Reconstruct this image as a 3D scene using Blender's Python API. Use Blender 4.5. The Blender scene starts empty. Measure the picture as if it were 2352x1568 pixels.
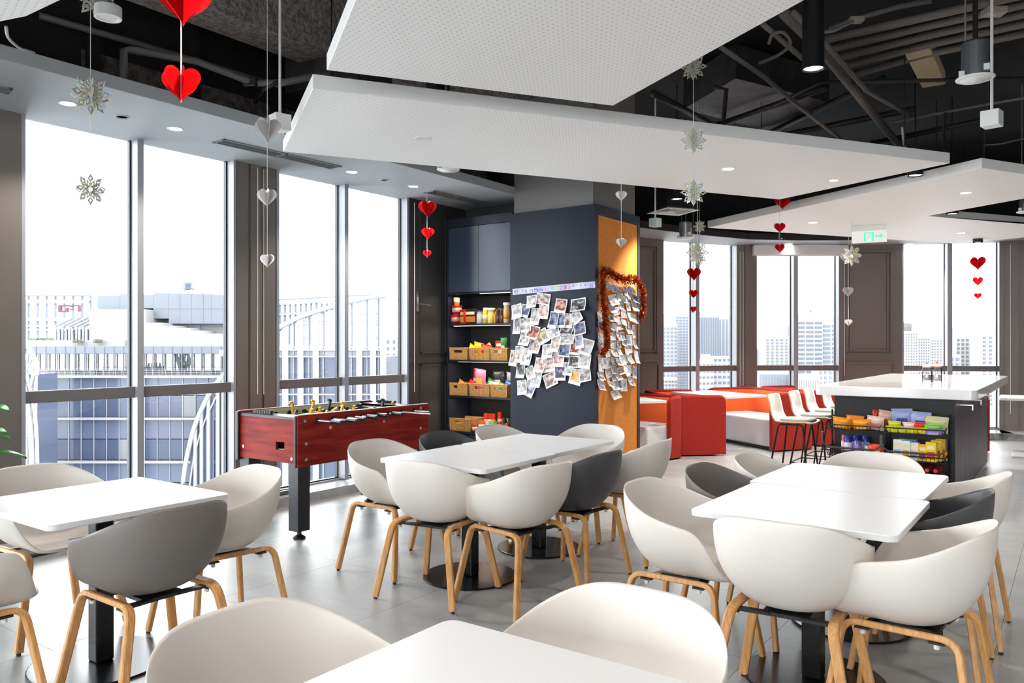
import bpy, bmesh, math, random
from mathutils import Vector, Matrix
random.seed(7)
SC = bpy.context.scene
COL = SC.collection
PI = math.pi

# ------------------------------------------------------------------ camera
F, CX, CY, H, YAW = 1800.0, 1176.0, 789.0, 1.43, math.radians(35.8)
CS, SN = math.cos(YAW), math.sin(YAW)
cam_data = bpy.data.cameras.new('camera')
cam_data.sensor_width = 36.0
cam_data.lens = 36.0 * F / 2352.0
cam_data.shift_y = (CY - 784.0) / 2352.0
cam_data.clip_start, cam_data.clip_end = 0.05, 2000
cam = bpy.data.objects.new('camera', cam_data)
COL.objects.link(cam)
cam.location = (0, 0, H)
cam.rotation_euler = (math.radians(90), 0, YAW)
SC.camera = cam

# ------------------------------------------------------------------ world, exposure
world = bpy.data.worlds.new('overcast_sky')
SC.world = world
world.use_nodes = True
bg = world.node_tree.nodes['Background']
bg.inputs[0].default_value = (0.955, 0.98, 1.0, 1)
bg.inputs[1].default_value = 6.5
vs = SC.view_settings
vs.view_transform = 'Standard'
vs.look = 'None'
vs.exposure = 0.74
vs.gamma = 1.0
vs.use_curve_mapping = False
SC.cycles.max_bounces = 8
SC.cycles.diffuse_bounces = 4
SC.cycles.glossy_bounces = 3
SC.cycles.transparent_max_bounces = 10
SC.cycles.use_adaptive_sampling = True
SC.cycles.adaptive_threshold = 0.045
SC.cycles.sample_clamp_indirect = 6.0
SC.cycles.caustics_reflective = False
SC.cycles.caustics_refractive = False

# ------------------------------------------------------------------ pixel -> room helpers
def c2r(x, d, z=0.0):                       # camera-plan coordinates to room
    return Vector((x * CS - d * SN, x * SN + d * CS, z))
def at_d(px, py, d):
    return c2r((px - CX) / F * d, d, H - (py - CY) / F * d)
def at_z(px, py, z):
    return at_d(px, py, F * (H - z) / (py - CY))
def dX(px, X):
    return X / ((px - CX) / F * CS - SN)
def dY(px, Y):
    return Y / ((px - CX) / F * SN + CS)
def at_X(px, py, X):
    return at_d(px, py, dX(px, X))
def at_Y(px, py, Y):
    return at_d(px, py, dY(px, Y))

# ------------------------------------------------------------------ mesh builder
class MB:
    def __init__(s):
        s.v, s.f = [], []
    def add(s, vs_, fs):
        n = len(s.v)
        s.v += [tuple(v) for v in vs_]
        s.f += [tuple(i + n for i in f) for f in fs]
        return s
    def box(s, c, size, rz=0.0, M=None):
        hx, hy, hz = size[0] / 2, size[1] / 2, size[2] / 2
        pts = [Vector((x, y, z)) for z in (-hz, hz) for y in (-hy, hy) for x in (-hx, hx)]
        R = M if M is not None else Matrix.Rotation(rz, 3, 'Z')
        pts = [R @ p + Vector(c) for p in pts]
        return s.add(pts, [(0, 2, 3, 1), (4, 5, 7, 6), (0, 1, 5, 4), (2, 6, 7, 3), (0, 4, 6, 2), (1, 3, 7, 5)])
    def b2(s, p0, p1):
        c = [(a + b) / 2 for a, b in zip(p0, p1)]
        return s.box(c, [abs(a - b) for a, b in zip(p0, p1)])
    def bar(s, p0, p1, w, h):               # rectangular bar between two points
        p0, p1 = Vector(p0), Vector(p1)
        d = (p1 - p0)
        z = d.normalized()
        up = Vector((0, 0, 1)) if abs(z.z) < 0.95 else Vector((0, 1, 0))
        x = z.cross(up).normalized()
        y = x.cross(z)
        M = Matrix((x, y, z)).transposed()
        return s.box((p0 + p1) / 2, (w, h, d.length), M=M)
    def tube(s, pts, r, n=8, closed=False, caps=True):
        pts = [Vector(p) for p in pts]
        m = len(pts)
        rs = r if isinstance(r, (list, tuple)) else [r] * m
        rings = []
        prev = None
        for i, p in enumerate(pts):
            if closed:
                t = pts[(i + 1) % m] - pts[i - 1]
            else:
                t = pts[min(i + 1, m - 1)] - pts[max(i - 1, 0)]
            t = t.normalized()
            if prev is None:
                a = Vector((0, 0, 1)) if abs(t.z) < 0.9 else Vector((1, 0, 0))
                u = t.cross(a).normalized()
            else:
                u = (prev - t * prev.dot(t)).normalized()
            prev = u
            w = t.cross(u)
            rings.append([p + (u * math.cos(2 * PI * k / n) + w * math.sin(2 * PI * k / n)) * rs[i] for k in range(n)])
        vs_ = [q for rr in rings for q in rr]
        fs = []
        for i in range(m if closed else m - 1):
            a, b = i * n, ((i + 1) % m) * n
            for k in range(n):
                fs.append((a + k, a + (k + 1) % n, b + (k + 1) % n, b + k))
        if caps and not closed:
            fs.append(tuple(range(n))[::-1])
            fs.append(tuple((m - 1) * n + k for k in range(n)))
        return s.add(vs_, fs)
    def sweep(s, pts, w, h, up):            # rectangular section swept, 'up' fixes the h axis side
        pts = [Vector(p) for p in pts]
        m = len(pts)
        vs_ = []
        for i, p in enumerate(pts):
            t = (pts[min(i + 1, m - 1)] - pts[max(i - 1, 0)]).normalized()
            x = Vector(up) - t * Vector(up).dot(t)
            x.normalize()
            y = t.cross(x)
            c = 0.30
            for (a, b) in ((-1, -1 + c), (-1 + c, -1), (1 - c, -1), (1, -1 + c), (1, 1 - c), (1 - c, 1), (-1 + c, 1), (-1, 1 - c)):
                vs_.append(p + x * a * w / 2 + y * b * h / 2)
        fs = []
        for i in range(m - 1):
            for k in range(8):
                fs.append((i * 8 + k, i * 8 + (k + 1) % 8, i * 8 + 8 + (k + 1) % 8, i * 8 + 8 + k))
        fs.append(tuple(range(8))[::-1])
        fs.append(tuple((m - 1) * 8 + k for k in range(8)))
        return s.add(vs_, fs)
    def lathe(s, prof, c=(0, 0, 0), n=20, M=None):
        vs_, fs = [], []
        R = M or Matrix.Identity(3)
        for (r, z) in prof:
            for k in range(n):
                a = 2 * PI * k / n
                vs_.append(R @ Vector((r * math.cos(a), r * math.sin(a), z)) + Vector(c))
        for i in range(len(prof) - 1):
            for k in range(n):
                fs.append((i * n + k, i * n + (k + 1) % n, (i + 1) * n + (k + 1) % n, (i + 1) * n + k))
        if prof[0][0] > 1e-5:
            fs.append(tuple(range(n))[::-1])
        if prof[-1][0] > 1e-5:
            fs.append(tuple((len(prof) - 1) * n + k for k in range(n)))
        return s.add(vs_, fs)
    def prism(s, poly, z0, z1):
        n = len(poly)
        vs_ = [(p[0], p[1], z0) for p in poly] + [(p[0], p[1], z1) for p in poly]
        fs = [tuple(range(n))[::-1], tuple(range(n, 2 * n))]
        fs += [(i, (i + 1) % n, n + (i + 1) % n, n + i) for i in range(n)]
        return s.add(vs_, fs)
    def slab(s, pts, off):                  # polygon of 3D points pushed along off
        n = len(pts)
        pts = [Vector(p) for p in pts]
        vs_ = pts + [p + Vector(off) for p in pts]
        fs = [tuple(range(n))[::-1], tuple(range(n, 2 * n))]
        fs += [(i, (i + 1) % n, n + (i + 1) % n, n + i) for i in range(n)]
        return s.add(vs_, fs)
    def mesh(s, name):
        me = bpy.data.meshes.new(name)
        me.from_pydata(s.v, [], s.f)
        bm = bmesh.new()
        bm.from_mesh(me)
        bmesh.ops.recalc_face_normals(bm, faces=bm.faces)
        bm.to_mesh(me)
        bm.free()
        return me
    def build(s, name, m, parent=None, loc=(0, 0, 0), rz=0.0, smooth=False, bevel=0.0, bseg=2, subsurf=0, solid=0.0):
        me = s.mesh(name)
        return mobj(name, me, m, parent, loc, rz, smooth, bevel, bseg, subsurf, solid)

def mobj(name, me, m, parent=None, loc=(0, 0, 0), rz=0.0, smooth=False, bevel=0.0, bseg=2, subsurf=0, solid=0.0):
    if m is not None and not me.materials:
        me.materials.append(m)
    if smooth:
        me.shade_smooth()
    o = bpy.data.objects.new(name, me)
    COL.objects.link(o)
    o.location = loc
    o.rotation_euler = (0, 0, rz) if not isinstance(rz, (tuple, list)) else rz
    if parent is not None:
        o.parent = parent
    if solid:
        md = o.modifiers.new('solid', 'SOLIDIFY'); md.thickness = abs(solid); md.offset = -1 if solid > 0 else 1
    if subsurf:
        md = o.modifiers.new('sub', 'SUBSURF'); md.levels = subsurf; md.render_levels = subsurf
    if bevel:
        md = o.modifiers.new('bevel', 'BEVEL'); md.width = bevel; md.segments = bseg; md.limit_method = 'ANGLE'
        md.angle_limit = math.radians(40); md.harden_normals = False
    return o

def empty(name, loc=(0, 0, 0), rz=0.0):
    o = bpy.data.objects.new(name, None)
    COL.objects.link(o)
    o.location = loc
    o.rotation_euler = (0, 0, rz) if not isinstance(rz, (tuple, list)) else rz
    o.empty_display_size = 0.1
    return o
def tag(o, label, cat, group=None, kind=None):
    o['label'] = label
    o['category'] = cat
    if group: o['group'] = group
    if kind: o['kind'] = kind
    return o
def thing(name, label, cat, loc=(0, 0, 0), rz=0.0, group=None):
    return tag(empty(name, loc, rz), label, cat, group)
def struct(o, label=None):
    o['kind'] = 'structure'
    if label: o['label'] = label
    return o
KIDS = {}
def copy_tree(o, parent=None):
    c = o.copy()
    COL.objects.link(c)
    if parent is not None:
        c.parent = parent
    for ch in o.children:
        copy_tree(ch, c)
    return c

# ------------------------------------------------------------------ materials
MATS = {}
def mat(name, col=(0.8, 0.8, 0.8), rough=0.5, metal=0.0, spec=0.5, emit=None, es=0.0, coat=0.0, trans=0.0):
    if name in MATS: return MATS[name]
    m = bpy.data.materials.new(name)
    m.use_nodes = True
    b = m.node_tree.nodes['Principled BSDF']
    b.inputs['Base Color'].default_value = (*col, 1)
    b.inputs['Roughness'].default_value = rough
    b.inputs['Metallic'].default_value = metal
    b.inputs['Specular IOR Level'].default_value = spec
    if coat: b.inputs['Coat Weight'].default_value = coat
    if trans: b.inputs['Transmission Weight'].default_value = trans
    if emit:
        b.inputs['Emission Color'].default_value = (*emit, 1)
        b.inputs['Emission Strength'].default_value = es
    m.diffuse_color = (*col, 1)
    MATS[name] = m
    return m
def S(r, g, b):                              # sRGB 0-255 to linear
    def f(c):
        c /= 255.0
        return c / 12.92 if c <= 0.04045 else ((c + 0.055) / 1.055) ** 2.4
    return (f(r), f(g), f(b))
def nodes(m):
    nt = m.node_tree
    return nt, nt.nodes['Principled BSDF'], (lambda t: nt.nodes.new(t))
def add_noise(m, c1, c2, scale=5.0, detail=6, stretch=(1, 1, 1), coord='Object', bump=0.0, bscale=None, rough=None):
    nt, b, N = nodes(m)
    tc = N('ShaderNodeTexCoord'); mp = N('ShaderNodeMapping'); nz = N('ShaderNodeTexNoise'); cr = N('ShaderNodeValToRGB')
    mp.inputs['Scale'].default_value = stretch
    nz.inputs['Scale'].default_value = scale
    nz.inputs['Detail'].default_value = detail
    nt.links.new(tc.outputs[coord], mp.inputs[0]); nt.links.new(mp.outputs[0], nz.inputs['Vector'])
    nt.links.new(nz.outputs[0], cr.inputs[0])
    cr.color_ramp.elements[0].position = 0.35; cr.color_ramp.elements[1].position = 0.65
    cr.color_ramp.elements[0].color = (*c1, 1); cr.color_ramp.elements[1].color = (*c2, 1)
    nt.links.new(cr.outputs[0], b.inputs['Base Color'])
    if bump:
        n2 = N('ShaderNodeTexNoise'); n2.inputs['Scale'].default_value = bscale or scale * 4; n2.inputs['Detail'].default_value = 8
        nt.links.new(tc.outputs[coord], n2.inputs['Vector'])
        bp = N('ShaderNodeBump'); bp.inputs['Strength'].default_value = bump; bp.inputs['Distance'].default_value = 0.02
        nt.links.new(n2.outputs[0], bp.inputs['Height']); nt.links.new(bp.outputs[0], b.inputs['Normal'])
    return m
def glass_mat(name, tint=(1, 1, 1), refl=0.06, rough=0.0):
    if name in MATS: return MATS[name]
    m = bpy.data.materials.new(name); m.use_nodes = True
    nt = m.node_tree; nt.nodes.clear()
    out = nt.nodes.new('ShaderNodeOutputMaterial'); mx = nt.nodes.new('ShaderNodeMixShader')
    tr = nt.nodes.new('ShaderNodeBsdfTransparent'); gl = nt.nodes.new('ShaderNodeBsdfGlossy')
    fr = nt.nodes.new('ShaderNodeFresnel'); fr.inputs[0].default_value = 1.25
    tr.inputs[0].default_value = (*tint, 1); gl.inputs['Roughness'].default_value = rough
    ml = nt.nodes.new('ShaderNodeMath'); ml.operation = 'MAXIMUM'; ml.inputs[1].default_value = refl
    nt.links.new(fr.outputs[0], ml.inputs[0]); nt.links.new(ml.outputs[0], mx.inputs[0])
    nt.links.new(tr.outputs[0], mx.inputs[1]); nt.links.new(gl.outputs[0], mx.inputs[2]); nt.links.new(mx.outputs[0], out.inputs[0])
    MATS[name] = m
    return m

M_white = mat('white_paint', S(226, 226, 226), 0.55)
M_soffit = mat('soffit_grey_paint', S(176, 180, 184), 0.6)
M_frame = mat('window_frame_metal', S(156, 159, 166), 0.42, 0.1)
M_rail = mat('shaded_handrail_metal', S(112, 108, 107), 0.45, 0.1)  # frame metal darkened: the rail's inward shade is put into the colour
M_frame_dark = mat('window_gasket', S(28, 30, 44), 0.4)
M_wallgrey = mat('taupe_wall_panel', S(112, 105, 100), 0.45)
M_walldark = mat('charcoal_wall_panel', S(58, 57, 58), 0.5)
M_black = mat('black_ceiling_paint', S(20, 20, 21), 0.85)
M_blackmetal = mat('black_metal', S(22, 22, 24), 0.4, 0.3)
M_blackplastic = mat('black_plastic', S(26, 26, 28), 0.4)
M_glass = glass_mat('window_glass', (0.97, 0.985, 0.99), 0.03)
M_steel = mat('brushed_steel', S(200, 200, 204), 0.28, 1.0)
M_emit = mat('lamp_glow', (1, 1, 1), 0.5, emit=(1.0, 0.95, 0.86), es=14.0)

# ------------------------------------------------------------------ big light: windows act as portals for the sky
def portal(name, P0, P1, z0, z1):
    l = bpy.data.lights.new(name, 'AREA'); l.shape = 'RECTANGLE'
    P0, P1 = Vector(P0), Vector(P1)
    l.size = (P1 - P0).length; l.size_y = z1 - z0
    l.cycles.is_portal = True
    o = bpy.data.objects.new(name, l); COL.objects.link(o)
    mid = (P0 + P1) / 2; o.location = (mid.x, mid.y, (z0 + z1) / 2)
    return o
def spot(name, loc, power, parent=None, ang=100, col=(1, 0.93, 0.84), r=0.05, blend=0.6):
    l = bpy.data.lights.new(name, 'SPOT'); l.energy = power; l.spot_size = math.radians(ang); l.spot_blend = blend
    l.color = col; l.shadow_soft_size = r
    o = bpy.data.objects.new(name, l); COL.objects.link(o); o.location = loc
    if parent: o.parent = parent
    return o
# ================================================================== SETTING
XW, XI = -5.96, -5.85           # glass plane and inner mullion face of the left wall
ZS = 3.0                        # soffit underside
FARP = [(1300, 10.9), (1505, 12.0), (1682, 12.6), (1727, 12.65), (1922, 12.65), (2064, 12.5), (2294, 12.2), (2520, 11.6)]
FAR = [c2r((p - CX) / F * d, d) for p, d in FARP]
# outline of the room in plan (inner faces)
ROOM = [(-6.0, -6), (-6.0, 7.35), (-4.9, 7.7)] + [(p.x, p.y) for p in FAR] + [(6.5, 15.5), (6.5, -6)]

# --- floor: screed with large format tiles
M_floor = mat('concrete_look_tile', S(190, 191, 192), 0.36)
def floor_nodes(m):
    nt, b, N = nodes(m)
    tc = N('ShaderNodeTexCoord'); geo = N('ShaderNodeNewGeometry')
    n1 = N('ShaderNodeTexNoise'); n1.inputs['Scale'].default_value = 1.3; n1.inputs['Detail'].default_value = 9; n1.inputs['Roughness'].default_value = 0.62
    mp = N('ShaderNodeMapping'); mp.inputs['Scale'].default_value = (1, 3.2, 1); mp.inputs['Rotation'].default_value = (0, 0, 0.5)
    nt.links.new(geo.outputs['Position'], mp.inputs[0]); nt.links.new(mp.outputs[0], n1.inputs['Vector'])
    n2 = N('ShaderNodeTexNoise'); n2.inputs['Scale'].default_value = 60; n2.inputs['Detail'].default_value = 4
    nt.links.new(geo.outputs['Position'], n2.inputs['Vector'])
    cr = N('ShaderNodeValToRGB'); cr.color_ramp.elements[0].position = 0.3; cr.color_ramp.elements[1].position = 0.7
    cr.color_ramp.elements[0].color = (*S(134, 136, 137), 1); cr.color_ramp.elements[1].color = (*S(162, 163, 163), 1)
    nt.links.new(n1.outputs[0], cr.inputs[0])
    oi = N('ShaderNodeObjectInfo'); hs = N('ShaderNodeHueSaturation')
    ma = N('ShaderNodeMapRange'); ma.inputs[3].default_value = 0.95; ma.inputs[4].default_value = 1.05
    nt.links.new(oi.outputs['Random'], ma.inputs[0]); nt.links.new(ma.outputs[0], hs.inputs['Value'])
    nt.links.new(cr.outputs[0], hs.inputs['Color'])
    mx = N('ShaderNodeMixRGB'); mx.blend_type = 'OVERLAY'; mx.inputs[0].default_value = 0.12
    nt.links.new(hs.outputs[0], mx.inputs[1]); nt.links.new(n2.outputs[0], mx.inputs[2]); nt.links.new(mx.outputs[0], b.inputs['Base Color'])
    bp = N('ShaderNodeBump'); bp.inputs['Strength'].default_value = 0.04; bp.inputs['Distance'].default_value = 0.01
    nt.links.new(n2.outputs[0], bp.inputs['Height']); nt.links.new(bp.outputs[0], b.inputs['Normal'])
    rr = N('ShaderNodeMapRange'); rr.inputs[3].default_value = 0.3; rr.inputs[4].default_value = 0.46
    nt.links.new(n1.outputs[0], rr.inputs[0]); nt.links.new(rr.outputs[0], b.inputs['Roughness'])
floor_nodes(M_floor)
M_grout = mat('grout', S(128, 129, 129), 0.8)
floor = MB().prism(ROOM, -0.25, -0.004).build('floor', M_grout)
struct(floor, 'grey concrete-look tiled floor')
def in_poly(x, y, P):
    r = False
    for i in range(len(P)):
        x1, y1 = P[i]; x2, y2 = P[i - 1]
        if (y1 > y) != (y2 > y) and x < (x2 - x1) * (y - y1) / (y2 - y1) + x1: r = not r
    return r
TS = 0.9
tile_me = MB().box((0, 0, -0.006), (TS - 0.002, TS - 0.002, 0.012)).mesh('tile')
rest = MB()
ntile = 0
for i in range(-7, 8):
    for j in range(-7, 18):
        cx, cy = i * TS + 0.14, j * TS + 0.36
        if not all(in_poly(cx + a * 0.45, cy + b * 0.45, ROOM) for a in (-1, 1) for b in (-1, 1)): continue
        x = cx * CS + cy * SN; d = -cx * SN + cy * CS
        if d > 0.9 and abs(x) / d < 0.85 and cx > -5.95:
            mobj('tile', tile_me, M_floor, floor, (cx, cy, 0)); ntile += 1
        else:
            rest.box((cx, cy, -0.006), (TS - 0.003, TS - 0.003, 0.012))
# cut tiles along the far, slanting edge and the rest of the room
o = rest.build('floor_tiling', M_floor, floor); o['kind'] = 'stuff'
struct(MB().prism([(q[0], q[1]) for q in [(-6.0, 6.9)] + [(-4.9, 7.7)] + [(p.x, p.y) for p in FAR] + [(6.5, 15.5)]], -0.2, -0.002).build('trim_20', M_floor), 'edge tiles along the far windows')

# --- ceiling slab, black
ceil = MB().prism(ROOM, 4.15, 4.3).build('ceiling', M_black); struct(ceil, 'black painted open ceiling slab')

# --- wall segment builder -------------------------------------------------
def seg_frame(P0, P1):
    P0, P1 = Vector((P0[0], P0[1], 0)), Vector((P1[0], P1[1], 0))
    d = (P1 - P0); L = d.length
    return P0, math.atan2(d.y, d.x), L
M_pane = M_glass
def window(name, P0, P1, splits, z0=0.10, z1=ZS + 0.06, zr=1.1, depth=0.115, rail=True, label=None, mull=0.05):
    """local x runs P0->P1, local +y points to the room. glass at y=0, frame inner face at y=depth"""
    O, a, L = seg_frame(P0, P1)
    root = empty(name, O, a); struct(root, label or 'full height window in a grey metal frame')
    fr = MB()
    w = mull
    fr.b2((0, -0.02, z0), (w * 0.5, depth, z1)); fr.b2((L - w * 0.5, -0.02, z0), (L, depth, z1))
    fr.b2((0, -0.02, z0 - 0.05), (L, 0.05, z0)); fr.b2((0, -0.02, z1 - 0.02), (L, 0.05, z1 + 0.02))
    fr.build('window_frame', M_frame, root)
    xs = [w * 0.5] + list(splits) + [L - w * 0.5]
    for s_ in splits:
        mu = MB().b2((s_ - w / 2, 0.0, z0), (s_ + w / 2, depth, z1)).build('mullion', M_frame, root)
    for i in range(len(xs) - 1):
        g = MB()
        x0 = xs[i] + (w / 2 if i else 0); x1 = xs[i + 1] - (w / 2 if i < len(xs) - 2 else 0)
        gs = 0.012
        for q in ((x0, z0, x0 + gs, z1), (x1 - gs, z0, x1, z1), (x0, z0, x1, z0 + gs), (x0, z1 - gs, x1, z1)):
            g.b2((q[0], -0.015, q[1]), (q[2], 0.02, q[3]))
        gk = g.build('gasket', M_frame_dark, root)
        MB().b2((x0 + gs, -0.004, z0 + gs), (x1 - gs, 0.004, z1 - gs)).build('pane', M_pane, root)
        if rail:
            r = MB().b2((x0 + 0.002, depth - 0.075, zr - 0.085), (x1 - 0.002, depth - 0.035, zr)).build('rail', M_rail, root, bevel=0.006)
    return root
def wallseg(name, P0, P1, z0, z1, th, m, y0=0.0, parent=None):
    O, a, L = seg_frame(P0, P1)
    o = MB().b2((0, y0 - th, z0), (L, y0, z1)).build(name, m, parent, O if parent is None else (0, 0, 0), a if parent is None else 0)
    return o
def por(P0, P1, z0, z1, inward):
    o = portal('window_portal', P0, P1, z0, z1)
    o.rotation_mode = 'QUATERNION'
    o.rotation_quaternion = Vector(inward).to_track_quat('-Z', 'Y')
    return o

def yw(px, X=XW):
    return at_X(px, 500, X).y
# left wall: the local x axis must run so that local +y faces the room (+X): from far to near
def left_window(name, pxa, pxb, mids, label):
    y0, y1 = yw(pxa), yw(pxb)
    L = y1 - y0
    return window(name, (XW, y1), (XW, y0), [L - (yw(m) - y0) for m in mids], label=label)
left_window('window_1', 33, 524, [305], 'tall left window nearest the camera, split by one mullion')
left_window('window_2', 618, 921, [778], 'tall left window behind the football table')
por((XW + 0.13, yw(524)), (XW + 0.13, yw(33)), 0.12, ZS, (1, 0, 0))
por((XW + 0.13, yw(921)), (XW + 0.13, yw(618)), 0.12, ZS, (1, 0, 0))
# solid parts of the left wall
wl = empty('wall_left', (XW, 0, 0)); struct(wl, 'taupe panelled wall between the left windows')
def lw(name, ya, yb, x0, x1, z0, z1, m):
    return MB().b2((x0 - XW, ya, z0), (x1 - XW, yb, z1)).build(name, m, wl)
yA, yB, yC, yD, yE = yw(33), yw(524), yw(618), yw(921), 7.3
lw('pier', 1.35, yA, XW - 0.03, XI, -0.1, ZS, M_wallgrey)
lw('pier', yB, yC, XW - 0.03, XI - 0.015, -0.1, ZS, M_wallgrey)
# vertical cover strips of the pier
for k in range(3):
    ya = yB + (yC - yB) * (0.02 + k * 0.34)
    lw('cover_strip', ya, ya + (yC - yB) * 0.27, XI - 0.02, XI, 0.0, ZS, M_wallgrey)
lw('lintel', 1.35, yE, -6.1, XW + 0.12, ZS + 0.09, 4.15, M_black)
lw('spandrel', 1.35, yE, -6.2, XW - 0.02, -0.25, 0.06, M_frame)
lw('dark_panel', yD, yE, XW - 0.03, XI + 0.02, -0.1, ZS, M_walldark)
# panel mouldings on the dark panel
def moulding(y0, y1, z0, z1, m, x):
    b = MB(); t = 0.018
    for q in ((y0, z0, y1, z0 + t), (y0, z1 - t, y1, z1), (y0, z0, y0 + t, z1), (y1 - t, z0, y1, z1)):
        b.b2((x - XW, q[0], q[1]), (x - XW + 0.012, q[2], q[3]))
    return b.build('panel_moulding', m, wl)
moulding(yD + 0.16, yE - 0.5, 1.32, 2.9, M_walldark, XI + 0.02)
moulding(yD + 0.16, yE - 0.5, 0.2, 1.2, M_walldark, XI + 0.02)
wd = MB().b2((XI + 0.02 - XW, yD, 1.22), (XI + 0.035 - XW, yE - 0.4, 1.27)).build('dado_rail', M_walldark, wl)
# window handle on the dark panel
hl = MB().b2((XI + 0.02 - XW, yD + 0.1, 1.78), (XI + 0.035 - XW, yD + 0.125, 2.0)).build('espagnolette', M_steel, wl)
MB().tube([(XI + 0.035 - XW, yD + 0.112, 1.86), (XI + 0.075 - XW, yD + 0.112, 1.86), (XI + 0.08 - XW, yD + 0.27, 1.855)], 0.008, 6).build('handle', M_steel, hl)
# near left wall, out of frame: windows carry on
left2 = window('window_3', (XW, 1.33), (XW, -5.5), [1.7, 3.4, 5.1], label='left window behind the camera')
por((XW + 0.13, -5.5), (XW + 0.13, 1.3), 0.12, ZS, (1, 0, 0))
lw('pier', -6.2, -5.5, XW - 0.03, XI, -0.1, ZS, M_wallgrey)
lw('lintel', -6.2, 1.35, -6.1, XW + 0.12, ZS + 0.09, 4.15, M_black)
lw('spandrel', -6.2, 1.35, -6.2, XW - 0.02, -0.25, 0.06, M_frame)

# stone curb along the left windows
M_stone = mat('dark_veined_stone', S(96, 98, 100), 0.3)
add_noise(M_stone, S(66, 69, 72), S(150, 152, 154), 9.0, 10)
M_ledge = mat('polished_ledge_tile', S(196, 198, 200), 0.12)
add_noise(M_ledge, S(172, 176, 178), S(206, 208, 210), 4.0, 8)
tc_ = empty('trim_1', (0, 0, 0)); struct(tc_, 'low stone curb under the left windows')
y = 1.2
while y < 7.0:
    y2 = min(y + 0.9, 7.0)
    MB().b2((-5.645, y + 0.001, 0), (-5.625, y2 - 0.001, 0.075)).build('curb_stone', M_stone, tc_)
    MB().b2((XW + 0.02, y + 0.001, 0.0), (-5.622, y2 - 0.001, 0.085)).build('ledge_tile', M_ledge, tc_)
    y = y2
# heating tubes lying along the ledge
for k in range(2):
    o = MB().tube([(0, 0, 0), (0, 1.3, 0)], 0.018, 10).build('ledge_pipe', M_steel, None, (-5.80 + 0.07 * k, 3.35, 0.104), smooth=True)
    tag(o, ('steel pipe lying along the window ledge, nearer the glass', 'steel pipe lying along the window ledge, nearer the room')[k], 'pipe')
# --- wall behind the cabinet
wb = MB().b2((-6.2, 7.16, -0.1), (-4.6, 7.3, 4.15)).build('wall_back', M_walldark); struct(wb, 'dark wall behind the snack cabinet')

# --- far curved wall
def farw(name, i, j, mids, z1=ZS + 0.06, label=None):
    P0, P1 = FAR[j], FAR[i]
    L = (P1 - P0).length
    # mids given as pixel columns: intersect by depth along the chord
    out = []
    for m in mids:
        tx = (m - CX) / F
        # solve P0+(P1-P0)*t lies on ray
        d = P1 - P0
        rx, ry = tx * CS - SN, tx * SN + CS
        t = (P0.y * rx - P0.x * ry) / (d.x * ry - d.y * rx)
        out.append(t * L)
    return window(name, P0, P1, sorted(out), z1=z1, label=label, depth=0.16, mull=0.07, zr=1.085, z0=0.12)
farw('window_4', 1, 2, [1588], label='far window with a red heart string in front of its mullion')
farw('window_5', 3, 4, [1820], label='far middle window with the rolled blind at its top')
farw('window_6', 5, 6, [2174], label='far window behind the island')
for i, j in ((1, 2), (3, 4), (5, 6)):
    P0, P1 = FAR[i], FAR[j]
    n = Vector((-(P1 - P0).y, (P1 - P0).x, 0)).normalized()
    if n.dot(Vector((0, 0, 0)) - P0) < 0: n = -n
    por(P0 + n * 0.2, P1 + n * 0.2, 0.15, ZS, n)
wf = empty('wall_far', (0, 0, 0)); struct(wf, 'taupe panelled wall between the far windows')
def far_solid(i, j, name, m, y0=0.17, th=0.35, z0=-0.1, z1=4.15, f0=0.0, f1=1.0):
    P0, P1 = FAR[j], FAR[i]
    A = P0 + (P1 - P0) * f0; B = P0 + (P1 - P0) * f1
    O, a, L = seg_frame(A, B)
    return MB().b2((0, y0 - th, z0), (L, y0, z1)).build(name, m, wf, O, a), O, a, L
def far_mould(O, a, L, x0, x1, z0, z1, y, m):
    b = MB(); t = 0.022
    for q in ((x0, z0, x1, z0 + t), (x0, z1 - t, x1, z1), (x0, z0, x0 + t, z1), (x1 - t, z0, x1, z1)):
        b.b2((q[0], y, q[1]), (q[2], y + 0.03, q[3]))
    return b.build('panel_moulding', m, wf, O, a)
for (i, j) in ((0, 1), (2, 3), (4, 5), (6, 7)):
    o, O, a, L = far_solid(i, j, 'wall_panel', M_wallgrey, 0.17, 0.22, -0.1, ZS)
    if (i, j) in ((0, 1), (4, 5)):
        far_mould(O, a, L, 0.16, L - 0.10, 1.26, 2.9, 0.17, M_wallgrey)
        far_mould(O, a, L, 0.21, L - 0.15, 1.31, 2.85, 0.17, M_wallgrey)
        far_mould(O, a, L, 0.12, L - 0.06, 0.2, 1.14, 0.17, M_wallgrey)
    elif (i, j) == (6, 7):
        for k in range(8):
            MB().b2((L - 0.25 - k * 0.26, 0.17, 0.1), (L - 0.07 - k * 0.26, 0.19, ZS)).build('cover_strip', M_wallgrey, wf, O, a)
    else:
        MB().b2((L * 0.3, 0.17, 0.1), (L * 0.6, 0.185, ZS)).build('cover_strip', M_wallgrey, wf, O, a)
for k in range(7):
    far_solid(k, k + 1, 'lintel', M_black, 0.12, 0.3, ZS + 0.085, 4.15)
for (i, j) in ((1, 2), (3, 4), (5, 6)):
    far_solid(i, j, 'spandrel', M_wallgrey, -0.02, 0.25, -0.25, 0.07)
# raised stone step along the far wall
tf = empty('trim_2'); struct(tf, 'low stone step along the far windows')
for k in range(7):
    P0, P1 = FAR[k + 1], FAR[k]
    O, a, L = seg_frame(P0, P1)
    MB().b2((0, 0.02, 0), (L, 0.62, 0.10)).build('ledge_tile', M_ledge, tf, O, a)
    MB().b2((0, 0.62, 0), (L, 0.64, 0.098)).build('curb_stone', M_stone, tf, O, a)
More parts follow.
